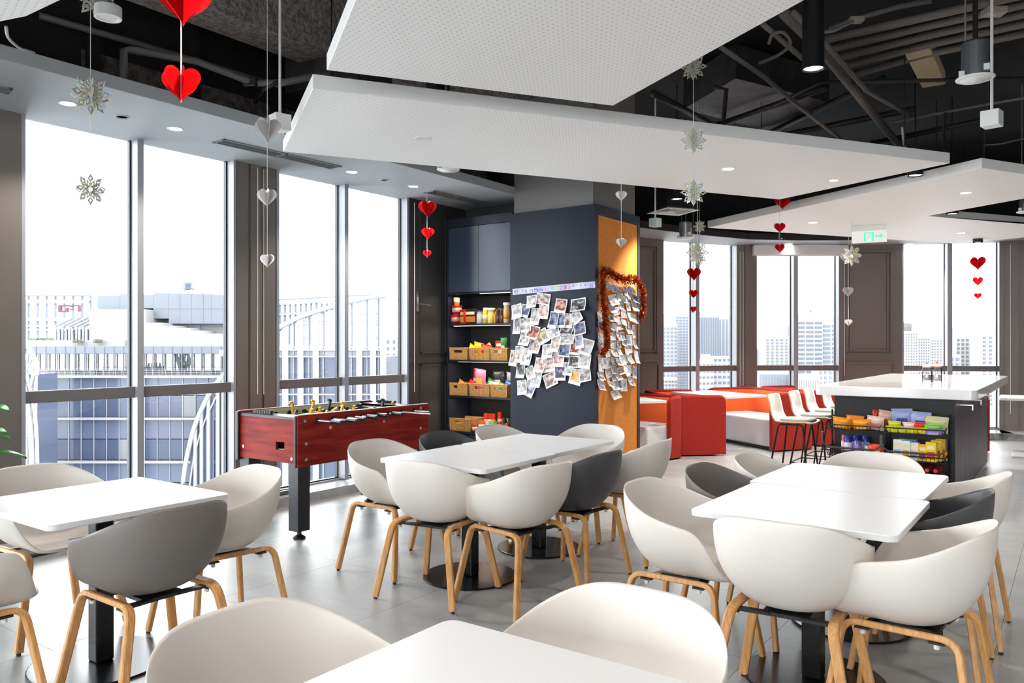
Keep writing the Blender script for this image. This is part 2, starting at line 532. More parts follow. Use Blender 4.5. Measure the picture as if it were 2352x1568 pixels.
# wall between the pillar and the far curve
struct(MB().slab([(-4.7, 7.5, -0.1), (FAR[0].x, FAR[0].y, -0.1), (FAR[0].x - 0.3, FAR[0].y, -0.1), (-5.0, 7.5, -0.1)], (0, 0, 4.25)).build('wall_link', M_wallgrey), 'taupe wall hidden behind the pillar')
# far right end and the walls outside the frame
we = MB(); we.slab([(FAR[7].x, FAR[7].y, -0.1), (6.5, 15.5, -0.1), (6.5, 15.7, -0.1), (FAR[7].x, FAR[7].y + 0.3, -0.1)], (0, 0, 4.25))
struct(we.build('wall_end', M_wallgrey), 'taupe end wall right of the far windows')
M_wallwhite = mat('white_wall', S(215, 213, 210), 0.6)
struct(MB().b2((6.5, -6.2, -0.1), (6.7, 15.6, 4.15)).build('wall_right', M_wallwhite), 'white wall outside the frame')
bw = empty('wall_behind'); struct(bw, 'wall piers behind the camera')
for k in range(5):
    x0 = -6.1 + k * 3.05
    MB().b2((x0, -6.2, -0.1), (x0 + 0.4, -5.95, 4.15)).build('pier', M_wallgrey, bw)
MB().b2((-6.1, -6.2, ZS), (6.6, -6.0, 4.15)).build('lintel', M_wallgrey, bw)
MB().b2((-6.1, -6.2, -0.2), (6.6, -6.0, 0.1)).build('spandrel', M_wallgrey, bw)
for k in range(4):
    x0 = -6.1 + k * 3.05 + 0.4
    window('window_%d' % (7 + k), (x0, -6.05), (x0 + 2.65, -6.05), [1.3], label='window behind the camera')
por((-5.7, -5.9), (6.3, -5.9), 0.12, ZS, (0, 1, 0))

# --- soffit (dropped grey ceiling band)
SOFX = -4.82
edge = [at_z(px, py, ZS) for px, py in ((1469, 523), (1540, 532), (1622, 541), (1718, 550), (1830, 552.5), (1943, 552), (2100, 547), (2300, 535), (2500, 512))]
sof = MB()
lp = [(-5.99, -5.95), (SOFX, -5.95), (SOFX, 6.72), (-4.7, 7.15), (-5.99, 7.15)]
sof.prism(lp, ZS, ZS + 0.085)
soffit = sof.build('trim_3', M_soffit, bevel=0.004); struct(soffit, 'grey dropped ceiling band over the left windows')
M_fascia = mat('dark_fascia', S(46, 40, 40), 0.6)
rp = [(e.x, e.y) for e in edge]
farin = [(p.x, p.y) for p in FAR]
sof2 = MB().prism([(-4.6, 7.4)] + [(-4.3, 7.6)] + rp + [(farin[-1][0], farin[-1][1])] + farin[::-1][1:] , ZS, ZS + 0.08)
struct(sof2.build('trim_4', M_soffit), 'grey curved ceiling band over the far windows')
fa = MB()
for k in range(len(rp) - 1):
    a, b = Vector((*rp[k], ZS)), Vector((*rp[k + 1], ZS))
    n = Vector(((b - a).y, -(b - a).x, 0)).normalized() * 0.012
    if n.dot(Vector((0, 0, 0)) - a) < 0: n = -n
    fa.slab([a + Vector((0, 0, 0.004)), b + Vector((0, 0, 0.004)), b + n + Vector((0, 0, 0.004)), a + n + Vector((0, 0, 0.004))], (0, 0, 0.095))
struct(fa.build('trim_5', M_fascia), 'dark curved fascia of the far ceiling band')
# ================================================================== CHAIRS AND TABLES
M_chair_white = mat('white_polypropylene', S(223, 217, 211), 0.42)
M_chair_grey = mat('warm_grey_polypropylene', S(118, 112, 108), 0.45)
M_chair_dark = mat('charcoal_polypropylene', S(74, 73, 76), 0.45)
M_oak = mat('oak_bentwood', S(206, 152, 92), 0.45)
add_noise(M_oak, S(190, 134, 76), S(214, 162, 102), 6, 5, (14, 14, 1.2))
def sstep(a, b, x):
    t = min(1, max(0, (x - a) / (b - a)))
    return t * t * (3 - 2 * t)
def chair_shell():
    """bucket shell, chair faces +Y, rows from the seat centre to the rim"""
    NT, NR = 64, 13
    mb = MB()
    rows = []
    for it in range(NT):
        th = -PI + 2 * PI * it / NT         # 0 = back (-Y), +-pi = front
        a = abs(th)
        # rim plan (superellipse) and height
        ex = 2.35
        c, s_ = math.cos(th), math.sin(th)
        px = 0.292 * math.copysign(abs(s_) ** (2 / ex), s_)
        back, front = 0.278, 0.285
        py = -(back if c > 0 else front) * math.copysign(abs(c) ** (2 / ex), c)
        # rim height: back .79, falls to the arm nose, then dives to the seat front
        arm = 0.80 - 0.140 * sstep(0.25, 2.15, a)
        z = arm + (0.447 - arm) * sstep(1.92, 2.62, a)
        # narrowing of the front seat edge
        if a > 2.2:
            px *= 1 - 0.07 * sstep(2.2, 2.6, a)
        # lean of the back outwards is given by the bottom profile below
        row = []
        zb = 0.419
        for k in range(NR):
            t = k / (NR - 1)
            ph = t * PI / 2
            n = 2.9
            r = math.sin(ph) ** (2 / n)
            h = 1 - math.cos(ph) ** (2 / n)
            # the wall tapers to the bottom: shrink the middle radii
            r *= 1 - 0.17 * (1 - t) * sstep(0.0, 0.5, t) - 0.0
            hh = h ** 1.0
            zz = zb + (z - zb) * hh + 0.010 * (t ** 2) * (1 if a > 2.5 else 0)
            x = px * r
            y = 0.01 + (py - 0.01) * r
            row.append((x, y, zz))
        rows.append(row)
    vs_ = [(0, 0.01, 0.418)]
    for row in rows: vs_ += row[1:]
    m = NR - 1
    fs = []
    for it in range(NT):
        a, b = 1 + it * m, 1 + ((it + 1) % NT) * m
        fs.append((0, a, b))
        for k in range(m - 1):
            fs.append((a + k, a + k + 1, b + k + 1, b + k))
    mb.add(vs_, fs)
    return mb
SHELL = chair_shell().mesh('shell')
SHELL.shade_smooth()
def shell_copy(m):
    me = SHELL.copy(); me.materials.clear(); me.materials.append(m); return me
SHELLS = {'w': shell_copy(M_chair_white), 'g': shell_copy(M_chair_grey), 'd': shell_copy(M_chair_dark)}
def leg_frame(sx):
    # bent U: front foot - top bar - rear foot
    fx, tx = 0.258 * sx, 0.182 * sx
    zt = 0.424
    pf, pb = Vector((fx, 0.245, 0.012)), Vector((fx, -0.245, 0.012))
    cf, cb = Vector((tx, 0.185, zt)), Vector((tx, -0.185, zt))
    pts = [pf]
    def corner(p, c, q, r=0.055, n=5):
        u = (p - c).normalized(); v = (q - c).normalized()
        A, B = c + u * r, c + v * r
        return [A.lerp(c, t).lerp(c.lerp(B, t), t) for t in [i / n for i in range(n + 1)]]
    pts += [pf.lerp(cf, 0.5)]
    pts += corner(pf, cf, cb) + corner(cf, cb, pb)
    pts += [pb.lerp(cb, 0.5), pb]
    return MB().sweep(pts, 0.036, 0.023, (1, 0, 0.25 * sx))
LEGM = {}
for sx in (-1, 1):
    LEGM[sx] = leg_frame(sx).mesh('leg_frame'); LEGM[sx].materials.append(M_oak)
brk = MB()
brk.box((0, 0, 0.407), (0.17, 0.22, 0.014))
for sx in (-1, 1):
    for sy in (-1, 1):
        brk.bar((0.06 * sx, 0.10 * sy, 0.407), (0.178 * sx, 0.12 * sy, 0.412), 0.036, 0.010)
        brk.box((0.178 * sx, 0.12 * sy, 0.407), (0.03, 0.05, 0.008))
BRK = brk.mesh('seat_bracket'); BRK.materials.append(M_blackplastic)
GLIDE = MB().lathe([(0.010, 0), (0.011, 0.004), (0.010, 0.013)], n=8).mesh('foot_glide'); GLIDE.materials.append(M_blackplastic)
M_knob = mat('clear_nylon', S(222, 222, 218), 0.3)
KNOB = MB().lathe([(0.0, -0.014), (0.010, -0.010), (0.011, 0), (0.007, 0.008)], n=8).mesh('bolt_cap'); KNOB.materials.append(M_knob)
def chair(x, y, face, kind, label, group=None):
    """face = direction angle the sitter looks at (room degrees, 90 = +Y)"""
    t = thing('armchair', label, 'chair', (x, y, 0), math.radians(face - 90), group)
    sh = mobj('shell', SHELLS[kind], None, t, subsurf=1, solid=0.0085)
    for sx in (-1, 1):
        lf = mobj('leg_frame', LEGM[sx], None, t, bevel=0)
        for sy in (-1, 1):
            mobj('foot_glide', GLIDE, None, lf, (0.258 * sx, 0.245 * sy, 0))
    b = mobj('seat_bracket', BRK, None, t)
    for sx in (-1, 1):
        for sy in (-1, 1):
            mobj('bolt_cap', KNOB, None, b, (0.178 * sx, 0.12 * sy, 0.395))
    return t
# ---- tables
M_tabletop = mat('white_laminate', S(222, 222, 224), 0.34)
M_tbase = mat('black_powder_coat', S(20, 21, 23), 0.22, 0.2)
def rrect(w, h, r, n=5):
    P = []
    for cx, cy, a0 in ((w / 2 - r, h / 2 - r, 0), (-w / 2 + r, h / 2 - r, 90), (-w / 2 + r, -h / 2 + r, 180), (w / 2 - r, -h / 2 + r, 270)):
        for k in range(n + 1):
            a = math.radians(a0 + 90 * k / n)
            P.append((cx + r * math.cos(a), cy + r * math.sin(a)))
    return P
def table(x, y, w, h, rot, label, group=None, base=0.29):
    t = thing('cafe_table', label, 'table', (x, y, 0), math.radians(rot), group)
    MB().prism(rrect(w, h, 0.035), 0.715, 0.74).build('tabletop', M_tabletop, t, bevel=0.003)
    MB().lathe([(base - 0.004, 0), (base, 0.002), (base, 0.010), (base - 0.004, 0.012)], n=48).build('base_plate', M_tbase, t)
    MB().b2((-0.04, -0.04, 0.012), (0.04, 0.04, 0.69)).build('column', M_tbase, t, bevel=0.008)
    sp = MB().b2((-0.30, -0.03, 0.69), (0.30, 0.03, 0.714)).b2((-0.03, -0.30, 0.69), (0.03, 0.30, 0.714))
    sp.build('top_bracket', M_tbase, t)
    return t
TW = 0.79
G_T = None
table(-3.555, 1.775, TW, TW, 0, 'single white square table by the left windows with a grey chair at its near side')
table(-3.03, 3.76, TW, TW, 1.5, 'near white table of the joined pair in front of the football table')
table(-3.06, 4.565, TW, TW, 1.0, 'far white table of the joined pair in front of the photo pillar')
table(-0.915, 3.47, TW, TW, 0, 'near white table of the joined pair in front of the island')
table(-0.94, 4.27, TW, TW, -0.6, 'far white table of the joined pair, nearest to the island')
table(-0.885, 1.115, TW, TW, 0, 'white table in the foreground cut off by the bottom edge')

GC = 'bucket armchairs around the cafe tables'
# left table
chair(-3.10, 1.75, 180, 'g', 'warm grey armchair with oak legs at the lone table by the windows', GC)
chair(-3.44, 2.30, 262, 'w', 'white armchair at the far end of the lone window table, beside the football table', GC)
chair(-4.19, 1.84, 2, 'w', 'white armchair on the window side of the lone left table', GC)
chair(-3.44, 1.15, 90, 'w', 'white armchair cut by the left edge of the photo', GC)
# middle tables
chair(-3.54, 3.63, 0, 'w', 'white armchair on the window side of the middle tables, beside the football table', GC)
chair(-3.50, 4.25, 0, 'd', 'charcoal armchair half hidden behind the middle tables on the window side', GC)
chair(-3.46, 4.83, 0, 'w', 'white armchair behind the middle tables in front of the snack cabinet', GC)
chair(-3.03, 5.15, 270, 'w', 'white armchair at the far end of the middle tables before the photo pillar', GC)
chair(-2.97, 3.395, 97, 'w', 'white armchair at the near end of the middle tables with its back to the camera', GC)
chair(-2.515, 3.55, 170, 'w', 'white armchair on the near side of the middle tables, in front of the charcoal one', GC)
chair(-2.50, 4.12, 180, 'd', 'charcoal armchair on the near side of the middle tables between two white ones', GC)
chair(-2.48, 4.80, 182, 'w', 'white armchair right of the charcoal one at the middle tables', GC)
# right tables
chair(-1.405, 3.30, 0, 'w', 'white armchair at the left side of the right tables, seen from its side', GC)
chair(-1.37, 3.90, 0, 'g', 'warm grey armchair at the left side of the right tables', GC)
chair(-1.32, 4.46, 2, 'w', 'white armchair at the left side of the right tables beyond the grey one', GC)
chair(-0.95, 4.70, 270, 'w', 'white armchair at the far end of the right tables, before the snack racks', GC)
chair(-0.895, 3.09, 93, 'w', 'white armchair at the near end of the right tables with its back to the camera', GC)
chair(-0.50, 3.21, 177, 'w', 'large white armchair at the right side of the right tables, nearest the camera', GC)
chair(-0.56, 3.90, 180, 'd', 'charcoal armchair at the right side of the right tables between two white ones', GC)
chair(-0.53, 4.50, 180, 'w', 'white armchair at the right side of the right tables beyond the charcoal one', GC)
# foreground
chair(-1.39, 1.115, 2, 'w', 'white armchair in the left foreground cut off by the bottom edge', GC)
chair(-0.905, 1.585, 268, 'w', 'white armchair in the foreground right of the front table corner', GC)
# ================================================================== PILLAR AND SNACK CABINET
M_navy = mat('dark_navy_laminate', S(36, 40, 52), 0.4, 0.0, 0.25)
M_navy_sheen = mat('navy_door_sheen', S(56, 64, 84), 0.3)  # same navy as the pillar, lightened to paint in the window sheen
M_navy_in = mat('near_black_laminate', S(24, 25, 29), 0.6)
M_pillargrey = mat('grey_plaster', S(118, 115, 113), 0.7)
M_cork = mat('ochre_felt_board', S(218, 132, 44), 0.85)
add_noise(M_cork, S(210, 124, 38), S(226, 140, 52), 60, 4)
PX0, PX1, PY0, PY1 = -4.845, -3.83, 6.70, 7.67      # pillar cladding
pil = empty('pillar'); struct(pil, 'square pillar clad in dark navy panels with an ochre pin board side'); pil.location = (PX0, PY0, 0)
def pp(name, a, b, m, parent=pil, bevel=0.0):
    return MB().b2((a[0] - PX0, a[1] - PY0, a[2]), (b[0] - PX0, b[1] - PY0, b[2])).build(name, m, parent, bevel=bevel)
pp('core', (PX0 + 0.02, PY0 + 0.03, 0), (PX1 - 0.04, PY1 - 0.04, 4.15), M_pillargrey)
pp('front_panel', (PX0, PY0, 0), (PX1, PY0 + 0.03, 2.80), M_navy)
pp('side_frame', (PX1 - 0.04, PY0 + 0.03, 0), (PX1, PY0 + 0.07, 2.80), M_navy)
pp('side_frame', (PX1 - 0.04, PY1 - 0.05, 0), (PX1, PY1, 2.80), M_navy)
pp('side_frame', (PX1 - 0.04, PY0 + 0.07, 2.70), (PX1, PY1 - 0.05, 2.80), M_navy)
pp('back_panel', (PX0, PY1 - 0.03, 0), (PX1 - 0.04, PY1, 2.80), M_navy)
pp('pin_board', (PX1 - 0.03, PY0 + 0.07, 0.02), (PX1 - 0.008, PY1 - 0.05, 2.70), M_cork)
# cabinet
CX0, CX1, CYF, CYB = -5.75, PX0 - 0.002, 6.72, 7.15
CZ = [0.10, 0.455, 0.853, 1.25, 1.65, 2.0, 2.72, 2.82]
cab = thing('snack_cabinet', 'tall dark navy cabinet with four lit snack shelves beside the photo pillar', 'cabinet', ((CX0 + CX1) / 2, (CYF + CYB) / 2, 0))
def cb(name, a, b, m, parent=cab, bevel=0.0):
    c = cab.location
    return MB().b2((a[0] - c.x, a[1] - c.y, a[2]), (b[0] - c.x, b[1] - c.y, b[2])).build(name, m, parent, bevel=bevel)
cb('side_panel', (CX0, CYF, 0), (CX0 + 0.02, CYB, 2.82), M_navy)
cb('side_panel', (CX1 - 0.02, CYF, 0), (CX1, CYB, 2.82), M_navy)
cb('back_panel', (CX0 + 0.02, CYB - 0.02, 0), (CX1 - 0.02, CYB, 2.82), M_navy_in)
cb('top_rail', (CX0 + 0.02, CYF, 2.725), (CX1 - 0.02, CYB - 0.02, 2.82), M_navy)
M_ledw = mat('warm_led_strip', (1, 1, 1), emit=(1.0, 0.8, 0.55), es=2.2)
for k, z in enumerate((0.455, 0.853, 1.25, 1.65, 2.0)):
    sh = cb('shelf', (CX0 + 0.02, CYF + 0.01, z - 0.022), (CX1 - 0.02, CYB - 0.02, z), M_navy)
    if k:
        xl = (CX0 + CX1) / 2 if k == 4 else CX0 + 0.08
        yl_ = CYF + (0.024 if k > 2 else 0.10)
        cb('led_strip', (xl, yl_, z - 0.026), (CX1 - 0.03, yl_ + 0.008, z - 0.022), M_ledw, sh)
        l = bpy.data.lights.new('shelf_light', 'AREA'); l.shape = 'RECTANGLE'; l.size = 0.75; l.size_y = 0.02; l.energy = 1.3; l.color = (1, 0.9, 0.76)
        lo = bpy.data.objects.new('shelf_light', l); COL.objects.link(lo); lo.parent = sh
        lo.location = (0, CYF + 0.05 - cab.location.y, z - 0.03)
mx = (CX0 + CX1) / 2
for (a, b) in ((CX0 + 0.022, mx - 0.002), (mx + 0.002, CX1 - 0.022)):
    cb('door', (a, CYF, 2.0), (b, CYF + 0.018, 2.72), M_navy_sheen, bevel=0.001)
    cb('drawer_front', (a, CYF, 0.08), (b, CYF + 0.018, 0.425), M_navy, bevel=0.001)
cb('plinth', (CX0 + 0.02, CYF + 0.03, 0), (CX1 - 0.02, CYF + 0.05, 0.08), M_navy_in)

# ================================================================== FOOTBALL TABLE
M_cherry = mat('cherry_wood_laminate', S(140, 34, 28), 0.5, 0.0, 0.16)
add_noise(M_cherry, S(118, 22, 18), S(160, 44, 34), 3.0, 10, (1, 1, 9))
M_ftrim = mat('black_table_trim', S(34, 36, 44), 0.35)
M_inwall = mat('pale_green_inner_wall', S(206, 212, 190), 0.5)
M_pitch = mat('green_pitch', S(60, 130, 84), 0.5)
FX0, FX1, FY0, FY1, FZ0, FZ1 = -5.29, -4.56, 3.68, 5.09, 0.535, 0.91
fx, fy = (FX0 + FX1) / 2, (FY0 + FY1) / 2
ft = thing('football_table', 'cherry wood table football game with chrome rods by the windows', 'table football', (fx, fy, 0))
FW, FL = FX1 - FX0, FY1 - FY0
hw, hl = FW / 2, FL / 2
def fb(name, a, b, m, parent=ft, bevel=0.0):
    return MB().b2(a, b).build(name, m, parent, bevel=bevel)
sides = []
for sx in (-1, 1):
    x0, x1 = sorted((sx * hw, sx * (hw - 0.03)))
    sp = fb('side_panel', (x0, -hl + 0.0, FZ0), (x1, hl, FZ1), M_cherry, bevel=0.008)
    fb('inner_wall', (sx * (hw - 0.03) - 0.004 * (sx > 0) - 0.0 * sx, -hl + 0.15, 0.74), (sx * (hw - 0.03) + 0.004 * (sx < 0), hl - 0.15, 0.905), M_inwall, sp)
    fb('top_edge', (x0 + 0.003, -hl + 0.01, FZ1), (x1 - 0.003, hl - 0.01, FZ1 + 0.004), mat('pale_edge', S(226, 228, 224), 0.35), sp)
# end panels with the ball return hole
for sy in (-1, 1):
    y0, y1 = sorted((sy * (hl - 0.012), sy * (hl - 0.035)))
    xa, xb = -hw + 0.031, hw - 0.031
    m = MB()
    hx0, hx1, hz0, hz1 = 0.10, 0.20, 0.645, 0.705
    if sy < 0:
        m.b2((xa, y0, FZ0 + 0.02), (hx0, y1, 0.875)); m.b2((hx1, y0, FZ0 + 0.02), (xb, y1, 0.875))
        m.b2((hx0, y0, FZ0 + 0.02), (hx1, y1, hz0)); m.b2((hx0, y0, hz1), (hx1, y1, 0.875))
    else:
        m.b2((xa, y0, FZ0 + 0.02), (xb, y1, 0.875))
    ep = m.build('end_panel', M_cherry, ft)
    if sy < 0:
        fb('ball_return', (hx0, y1, hz0), (hx1, y1 + 0.06, hz0 + 0.004), M_knob, ep)
        for xx, zz in ((-0.29, 0.64), (0.285, 0.59)):
            MB().lathe([(0.0, 0), (0.012, 0.001), (0.012, 0.004)], (xx, y0, zz), 10, Matrix.Rotation(PI / 2, 3, 'X')).build('bolt', M_steel, ep)
    # deck at each end with inner wall
    fb('end_deck', (xa, min(sy * hl * 0.99, sy * (hl - 0.15)), 0.875), (xb, max(sy * hl * 0.99, sy * (hl - 0.15)), 0.895), M_ftrim)
    fb('deck_face', (xa, min(sy * (hl - 0.15), sy * (hl - 0.146)), 0.74), (xb, max(sy * (hl - 0.15), sy * (hl - 0.146)), 0.895), M_inwall)
    sc = fb('score_bar', (-0.22, sy * (hl - 0.05) - 0.006, 0.905), (0.02, sy * (hl - 0.05) + 0.006, 0.915), M_ftrim)
    for k in range(10):
        fb('score_bead', (-0.20 + k * 0.021, sy * (hl - 0.05) - 0.013, 0.897), (-0.185 + k * 0.021, sy * (hl - 0.05) + 0.013, 0.923), M_blackplastic, sc)
# black corner trims
for sx in (-1, 1):
    for sy in (-1, 1):
        fb('corner_trim', (sx * hw - 0.012 * (sx > 0) - 0.028 * (sx < 0) + 0.028 * (sx < 0), sy * hl - 0.010, FZ0 - 0.004), (sx * (hw - 0.035), sy * hl + 0.010, FZ1 - 0.004), M_ftrim, bevel=0.006)
fb('playing_field', (-hw + 0.03, -hl + 0.15, 0.735), (hw - 0.03, hl - 0.15, 0.74), M_pitch)
fb('bottom_board', (-hw + 0.03, -hl + 0.03, 0.56), (hw - 0.03, hl - 0.03, 0.575), M_ftrim)
# legs
for sx in (-1, 1):
    for sy in (-1, 1):
        lg = fb('leg', (sx * (hw - 0.02) - 0.11 * (sx > 0), sy * (hl - 0.02) - 0.11 * (sy > 0), 0.06), (sx * (hw - 0.02) + 0.11 * (sx < 0), sy * (hl - 0.02) + 0.11 * (sy < 0), FZ0 + 0.06), M_ftrim, bevel=0.004)
        c = (sx * (hw - 0.075), sy * (hl - 0.075), 0)
        MB().lathe([(0.045, 0), (0.046, 0.012), (0.018, 0.03), (0.013, 0.062)], c, 16).build('leveller', M_blackplastic, lg)
# bolts on the long side
for sx in (1,):
    for (yy, zz) in ((-0.64, 0.868), (-0.63, 0.70), (-0.63, 0.585), (-0.40, 0.80), (0.16, 0.80), (0.60, 0.71), (0.60, 0.88)):
        MB().lathe([(0.0, 0.004), (0.012, 0.003), (0.013, 0.0)], (hw, yy, zz), 10, Matrix.Rotation(PI / 2, 3, 'Y')).build('bolt', M_steel, ft)
# rods
M_chrome = mat('chrome', S(222, 222, 226), 0.12, 1.0)
M_yellow = mat('yellow_player', S(238, 168, 28), 0.4)
M_grip = mat('dark_grip', S(36, 36, 40), 0.35)
ZR = 0.862
RODS = [(-0.52, 1, 'y', 0.26), (-0.37, 1, 'b', 0.26), (-0.23, -1, 'y', 0.20), (-0.08, 1, 'y', 0.17), (0.07, -1, 'b', 0.13), (0.22, 1, 'y', 0.15), (0.37, -1, 'b', 0.32), (0.52, 1, 'y', 0.17)]
def player(m, x, tilt, parent):
    b = MB()
    R = Matrix.Rotation(tilt, 3, 'X')
    c = Vector((x, 0, 0))
    for (o, s_) in (((0, 0, 0.0), (0.028, 0.026, 0.05)), ((0, 0, -0.055), (0.020, 0.018, 0.065)), ((0, 0.012, -0.092), (0.024, 0.034, 0.018)), ((0, 0, 0.036), (0.022, 0.022, 0.026))):
        b.box(R @ Vector(o) + c, s_, M=R)
    b.box(R @ Vector((0, 0, 0.012)) + c, (0.05, 0.02, 0.02), M=R)
    return b.build('player', m, parent, (0, 0, 0), bevel=0.003)
for k, (yy, side, colr, ext) in enumerate(RODS):
    xa, xb = (-hw - 0.10, hw + ext) 
    rd = MB().tube([(xa, 0, 0), (xb, 0, 0)], 0.0075, 10).build('rod', M_chrome, ft, (0, yy, ZR), smooth=True)
    for sx in (-1, 1):
        MB().lathe([(0.008, -0.012), (0.022, -0.010), (0.024, 0.0), (0.022, 0.010), (0.008, 0.012)], (sx * (hw - 0.004) , 0, 0), 14, Matrix.Rotation(PI / 2, 3, 'Y')).build('bearing', M_blackplastic, rd)
        MB().lathe([(0.008, -0.008), (0.021, -0.006), (0.021, 0.006), (0.008, 0.008)], (sx * (hw - 0.042), 0, 0), 12, Matrix.Rotation(PI / 2, 3, 'Y')).build('bearing', M_blackplastic, rd)
    if k not in (6, 7):
        MB().lathe([(0.012, 0), (0.017, 0.01), (0.016, 0.05), (0.018, 0.11), (0.014, 0.12)], (xb - 0.115, 0, 0), 8, Matrix.Rotation(PI / 2, 3, 'Y')).build('grip', M_grip, rd)
    npl = (1, 2, 3, 5, 5, 3, 2, 1)[k]
    for q in range(npl):
        xx = 0.0 if npl == 1 else -0.24 + 0.48 * q / (npl - 1)
        if npl == 2: xx = -0.12 + 0.24 * q
        tl = random.choice((0.2, -0.4, 1.1, 1.9, 2.8, 3.3))
        player(M_yellow if colr == 'y' else M_blackplastic, xx + 0.04 * math.sin(k * 2.1), tl, rd)

# ================================================================== ISLAND
M_islandtop = mat('white_solid_surface', S(226, 224, 224), 0.10)
M_islandblk = mat('black_end_panel', S(28, 27, 30), 0.55)
M_islandwood = mat('dark_purple_oak_veneer', S(86, 72, 82), 0.4)
add_noise(M_islandwood, S(66, 54, 64), S(104, 90, 100), 8, 6, (6, 6, 0.5))
IX0, IX1, IY0, IY1 = -1.94, -0.66, 7.40, 10.95
isl = thing('island_counter', 'long high island counter with thick white top and dark body', 'island', ((IX0 + IX1) / 2, (IY0 + IY1) / 2, 0))
ic = isl.location
def ib(name, a, b, m, parent=isl, bevel=0.0):
    return MB().b2((a[0] - ic.x, a[1] - ic.y, a[2]), (b[0] - ic.x, b[1] - ic.y, b[2])).build(name, m, parent, bevel=bevel)
MB().prism(rrect(IX1 - IX0, IY1 - IY0, 0.06), 0.965, 1.05).build('worktop', M_islandtop, isl, bevel=0.006)
BX0, BX1, BY0, BY1 = -1.825, -0.845, 7.64, 10.6
ib('end_panel', (BX0, BY0, 0.0), (BX1 - 0.002, BY0 + 0.03, 0.964), M_islandblk)
bd = ib('body', (-1.50, BY0 + 0.03, 0.06), (BX1 - 0.022, BY1, 0.964), M_islandblk)
n = 8
for k in range(n):
    a = BY0 + 0.002 + (BY1 - BY0) * k / n; b_ = BY0 + (BY1 - BY0) * (k + 1) / n
    ib('veneer_panel', (BX1 - 0.022, a, 0.06), (BX1, b_ - 0.003, 0.964), M_islandwood)
ib('plinth', (-1.48, BY0 + 0.04, 0), (BX1 - 0.005, BY1 - 0.01, 0.06), M_steel)
for yy in (8.0, 8.75, 9.6):
    ib('bag_hook', (BX1, yy, 0.88), (BX1 + 0.10, yy + 0.035, 0.89), M_steel)
    ib('bag_hook', (BX1 + 0.09, yy, 0.84), (BX1 + 0.10, yy + 0.035, 0.88), M_steel)

# ---- bar stools on the window side of the island
M_ply_face = mat('white_laminate_shell', S(214, 208, 202), 0.35)
M_ply_edge = mat('beech_ply_edge', S(202, 162, 112), 0.5)
M_pad = mat('grey_wool_pad', S(140, 142, 142), 0.9)
def stool(x, y, face, label):
    t = thing('bar_stool', label, 'stool', (x, y, 0), math.radians(face - 90), 'bar stools along the island')
    prof = [(0.20, 0.655), (0.17, 0.665), (0.05, 0.662), (-0.10, 0.664), (-0.155, 0.69), (-0.185, 0.75), (-0.20, 0.83), (-0.225, 0.93)]
    # smooth profile
    P = []
    for i in range(len(prof) - 1):
        for q in range(4):
            t_ = q / 4
            p0 = prof[max(i - 1, 0)]; p1 = prof[i]; p2 = prof[i + 1]; p3 = prof[min(i + 2, len(prof) - 1)]
            P.append(tuple(0.5 * ((2 * p1[c]) + (-p0[c] + p2[c]) * t_ + (2 * p0[c] - 5 * p1[c] + 4 * p2[c] - p3[c]) * t_ ** 2 + (-p0[c] + 3 * p1[c] - 3 * p2[c] + p3[c]) * t_ ** 3) for c in (0, 1)))
    P.append(prof[-1])
    def shell(off, ins):
        vs_, fs = [], []
        NX = 9
        for i, (yy, zz) in enumerate(P):
            a = P[max(i - 1, 0)]; b = P[min(i + 1, len(P) - 1)]
            tx, tz = b[0] - a[0], b[1] - a[1]; L = math.hypot(tx, tz); nx, nz = tz / L, -tx / L
            if nz < 0 and abs(nx) < 0.5: nx, nz = -nx, -nz
            u = i / (len(P) - 1)
            w = 0.205 - 0.02 * u - ins
            if u > 0.93: w -= 0.03 * ((u - 0.93) / 0.07) ** 2
            if u < 0.06: w -= 0.03 * ((0.06 - u) / 0.06) ** 2
            for k in range(NX):
                s_ = -1 + 2 * k / (NX - 1)
                cv = 0.018 * s_ * s_
                vs_.append((w * s_, yy + nx * off + (cv if u > 0.5 else 0), zz + nz * off + (cv * 0.4 if u <= 0.5 else 0)))
        for i in range(len(P) - 1):
            for k in range(NX - 1):
                fs.append((i * NX + k, i * NX + k + 1, (i + 1) * NX + k + 1, (i + 1) * NX + k))
        return MB().add(vs_, fs)
    s1 = shell(0.0, 0.0).build('shell', M_ply_face, t, smooth=True, solid=0.011)
    s1.data.materials.append(M_ply_edge); s1.modifiers['solid'].material_offset_rim = 1; s1.modifiers['solid'].use_rim = True
    MB().prism(rrect(0.34, 0.30, 0.09), 0.0, 0.03).build('seat_pad', M_pad, t, (0, 0.045, 0.672), bevel=0.012, bseg=3)
    for sx in (-1, 1):
        lf = MB()
        pts = [(0.23 * sx, 0.20, 0.004), (0.15 * sx, 0.13, 0.62), (0.145 * sx, 0.115, 0.645), (0.145 * sx, -0.09, 0.645), (0.15 * sx, -0.11, 0.62), (0.23 * sx, -0.20, 0.004)]
        lf.tube(pts, 0.009, 8).build('leg_frame', M_blackmetal, t, smooth=True)
    fr = [(0.205 * sx, 0.178 * sy, 0.20) for sx, sy in ((-1, -1), (1, -1), (1, 1), (-1, 1))]
    MB().tube(fr, 0.008, 6, closed=True).build('foot_ring', M_blackmetal, t)
    return t
for k, lab in enumerate(('bar stool nearest the camera with white shell and grey pad', 'second bar stool along the island from the near end', 'third bar stool along the island from the near end', 'farthest bar stool along the island')):
    stool(-2.26 + 0.02 * (k % 2), 7.87 + 0.62 * k, 0, lab)

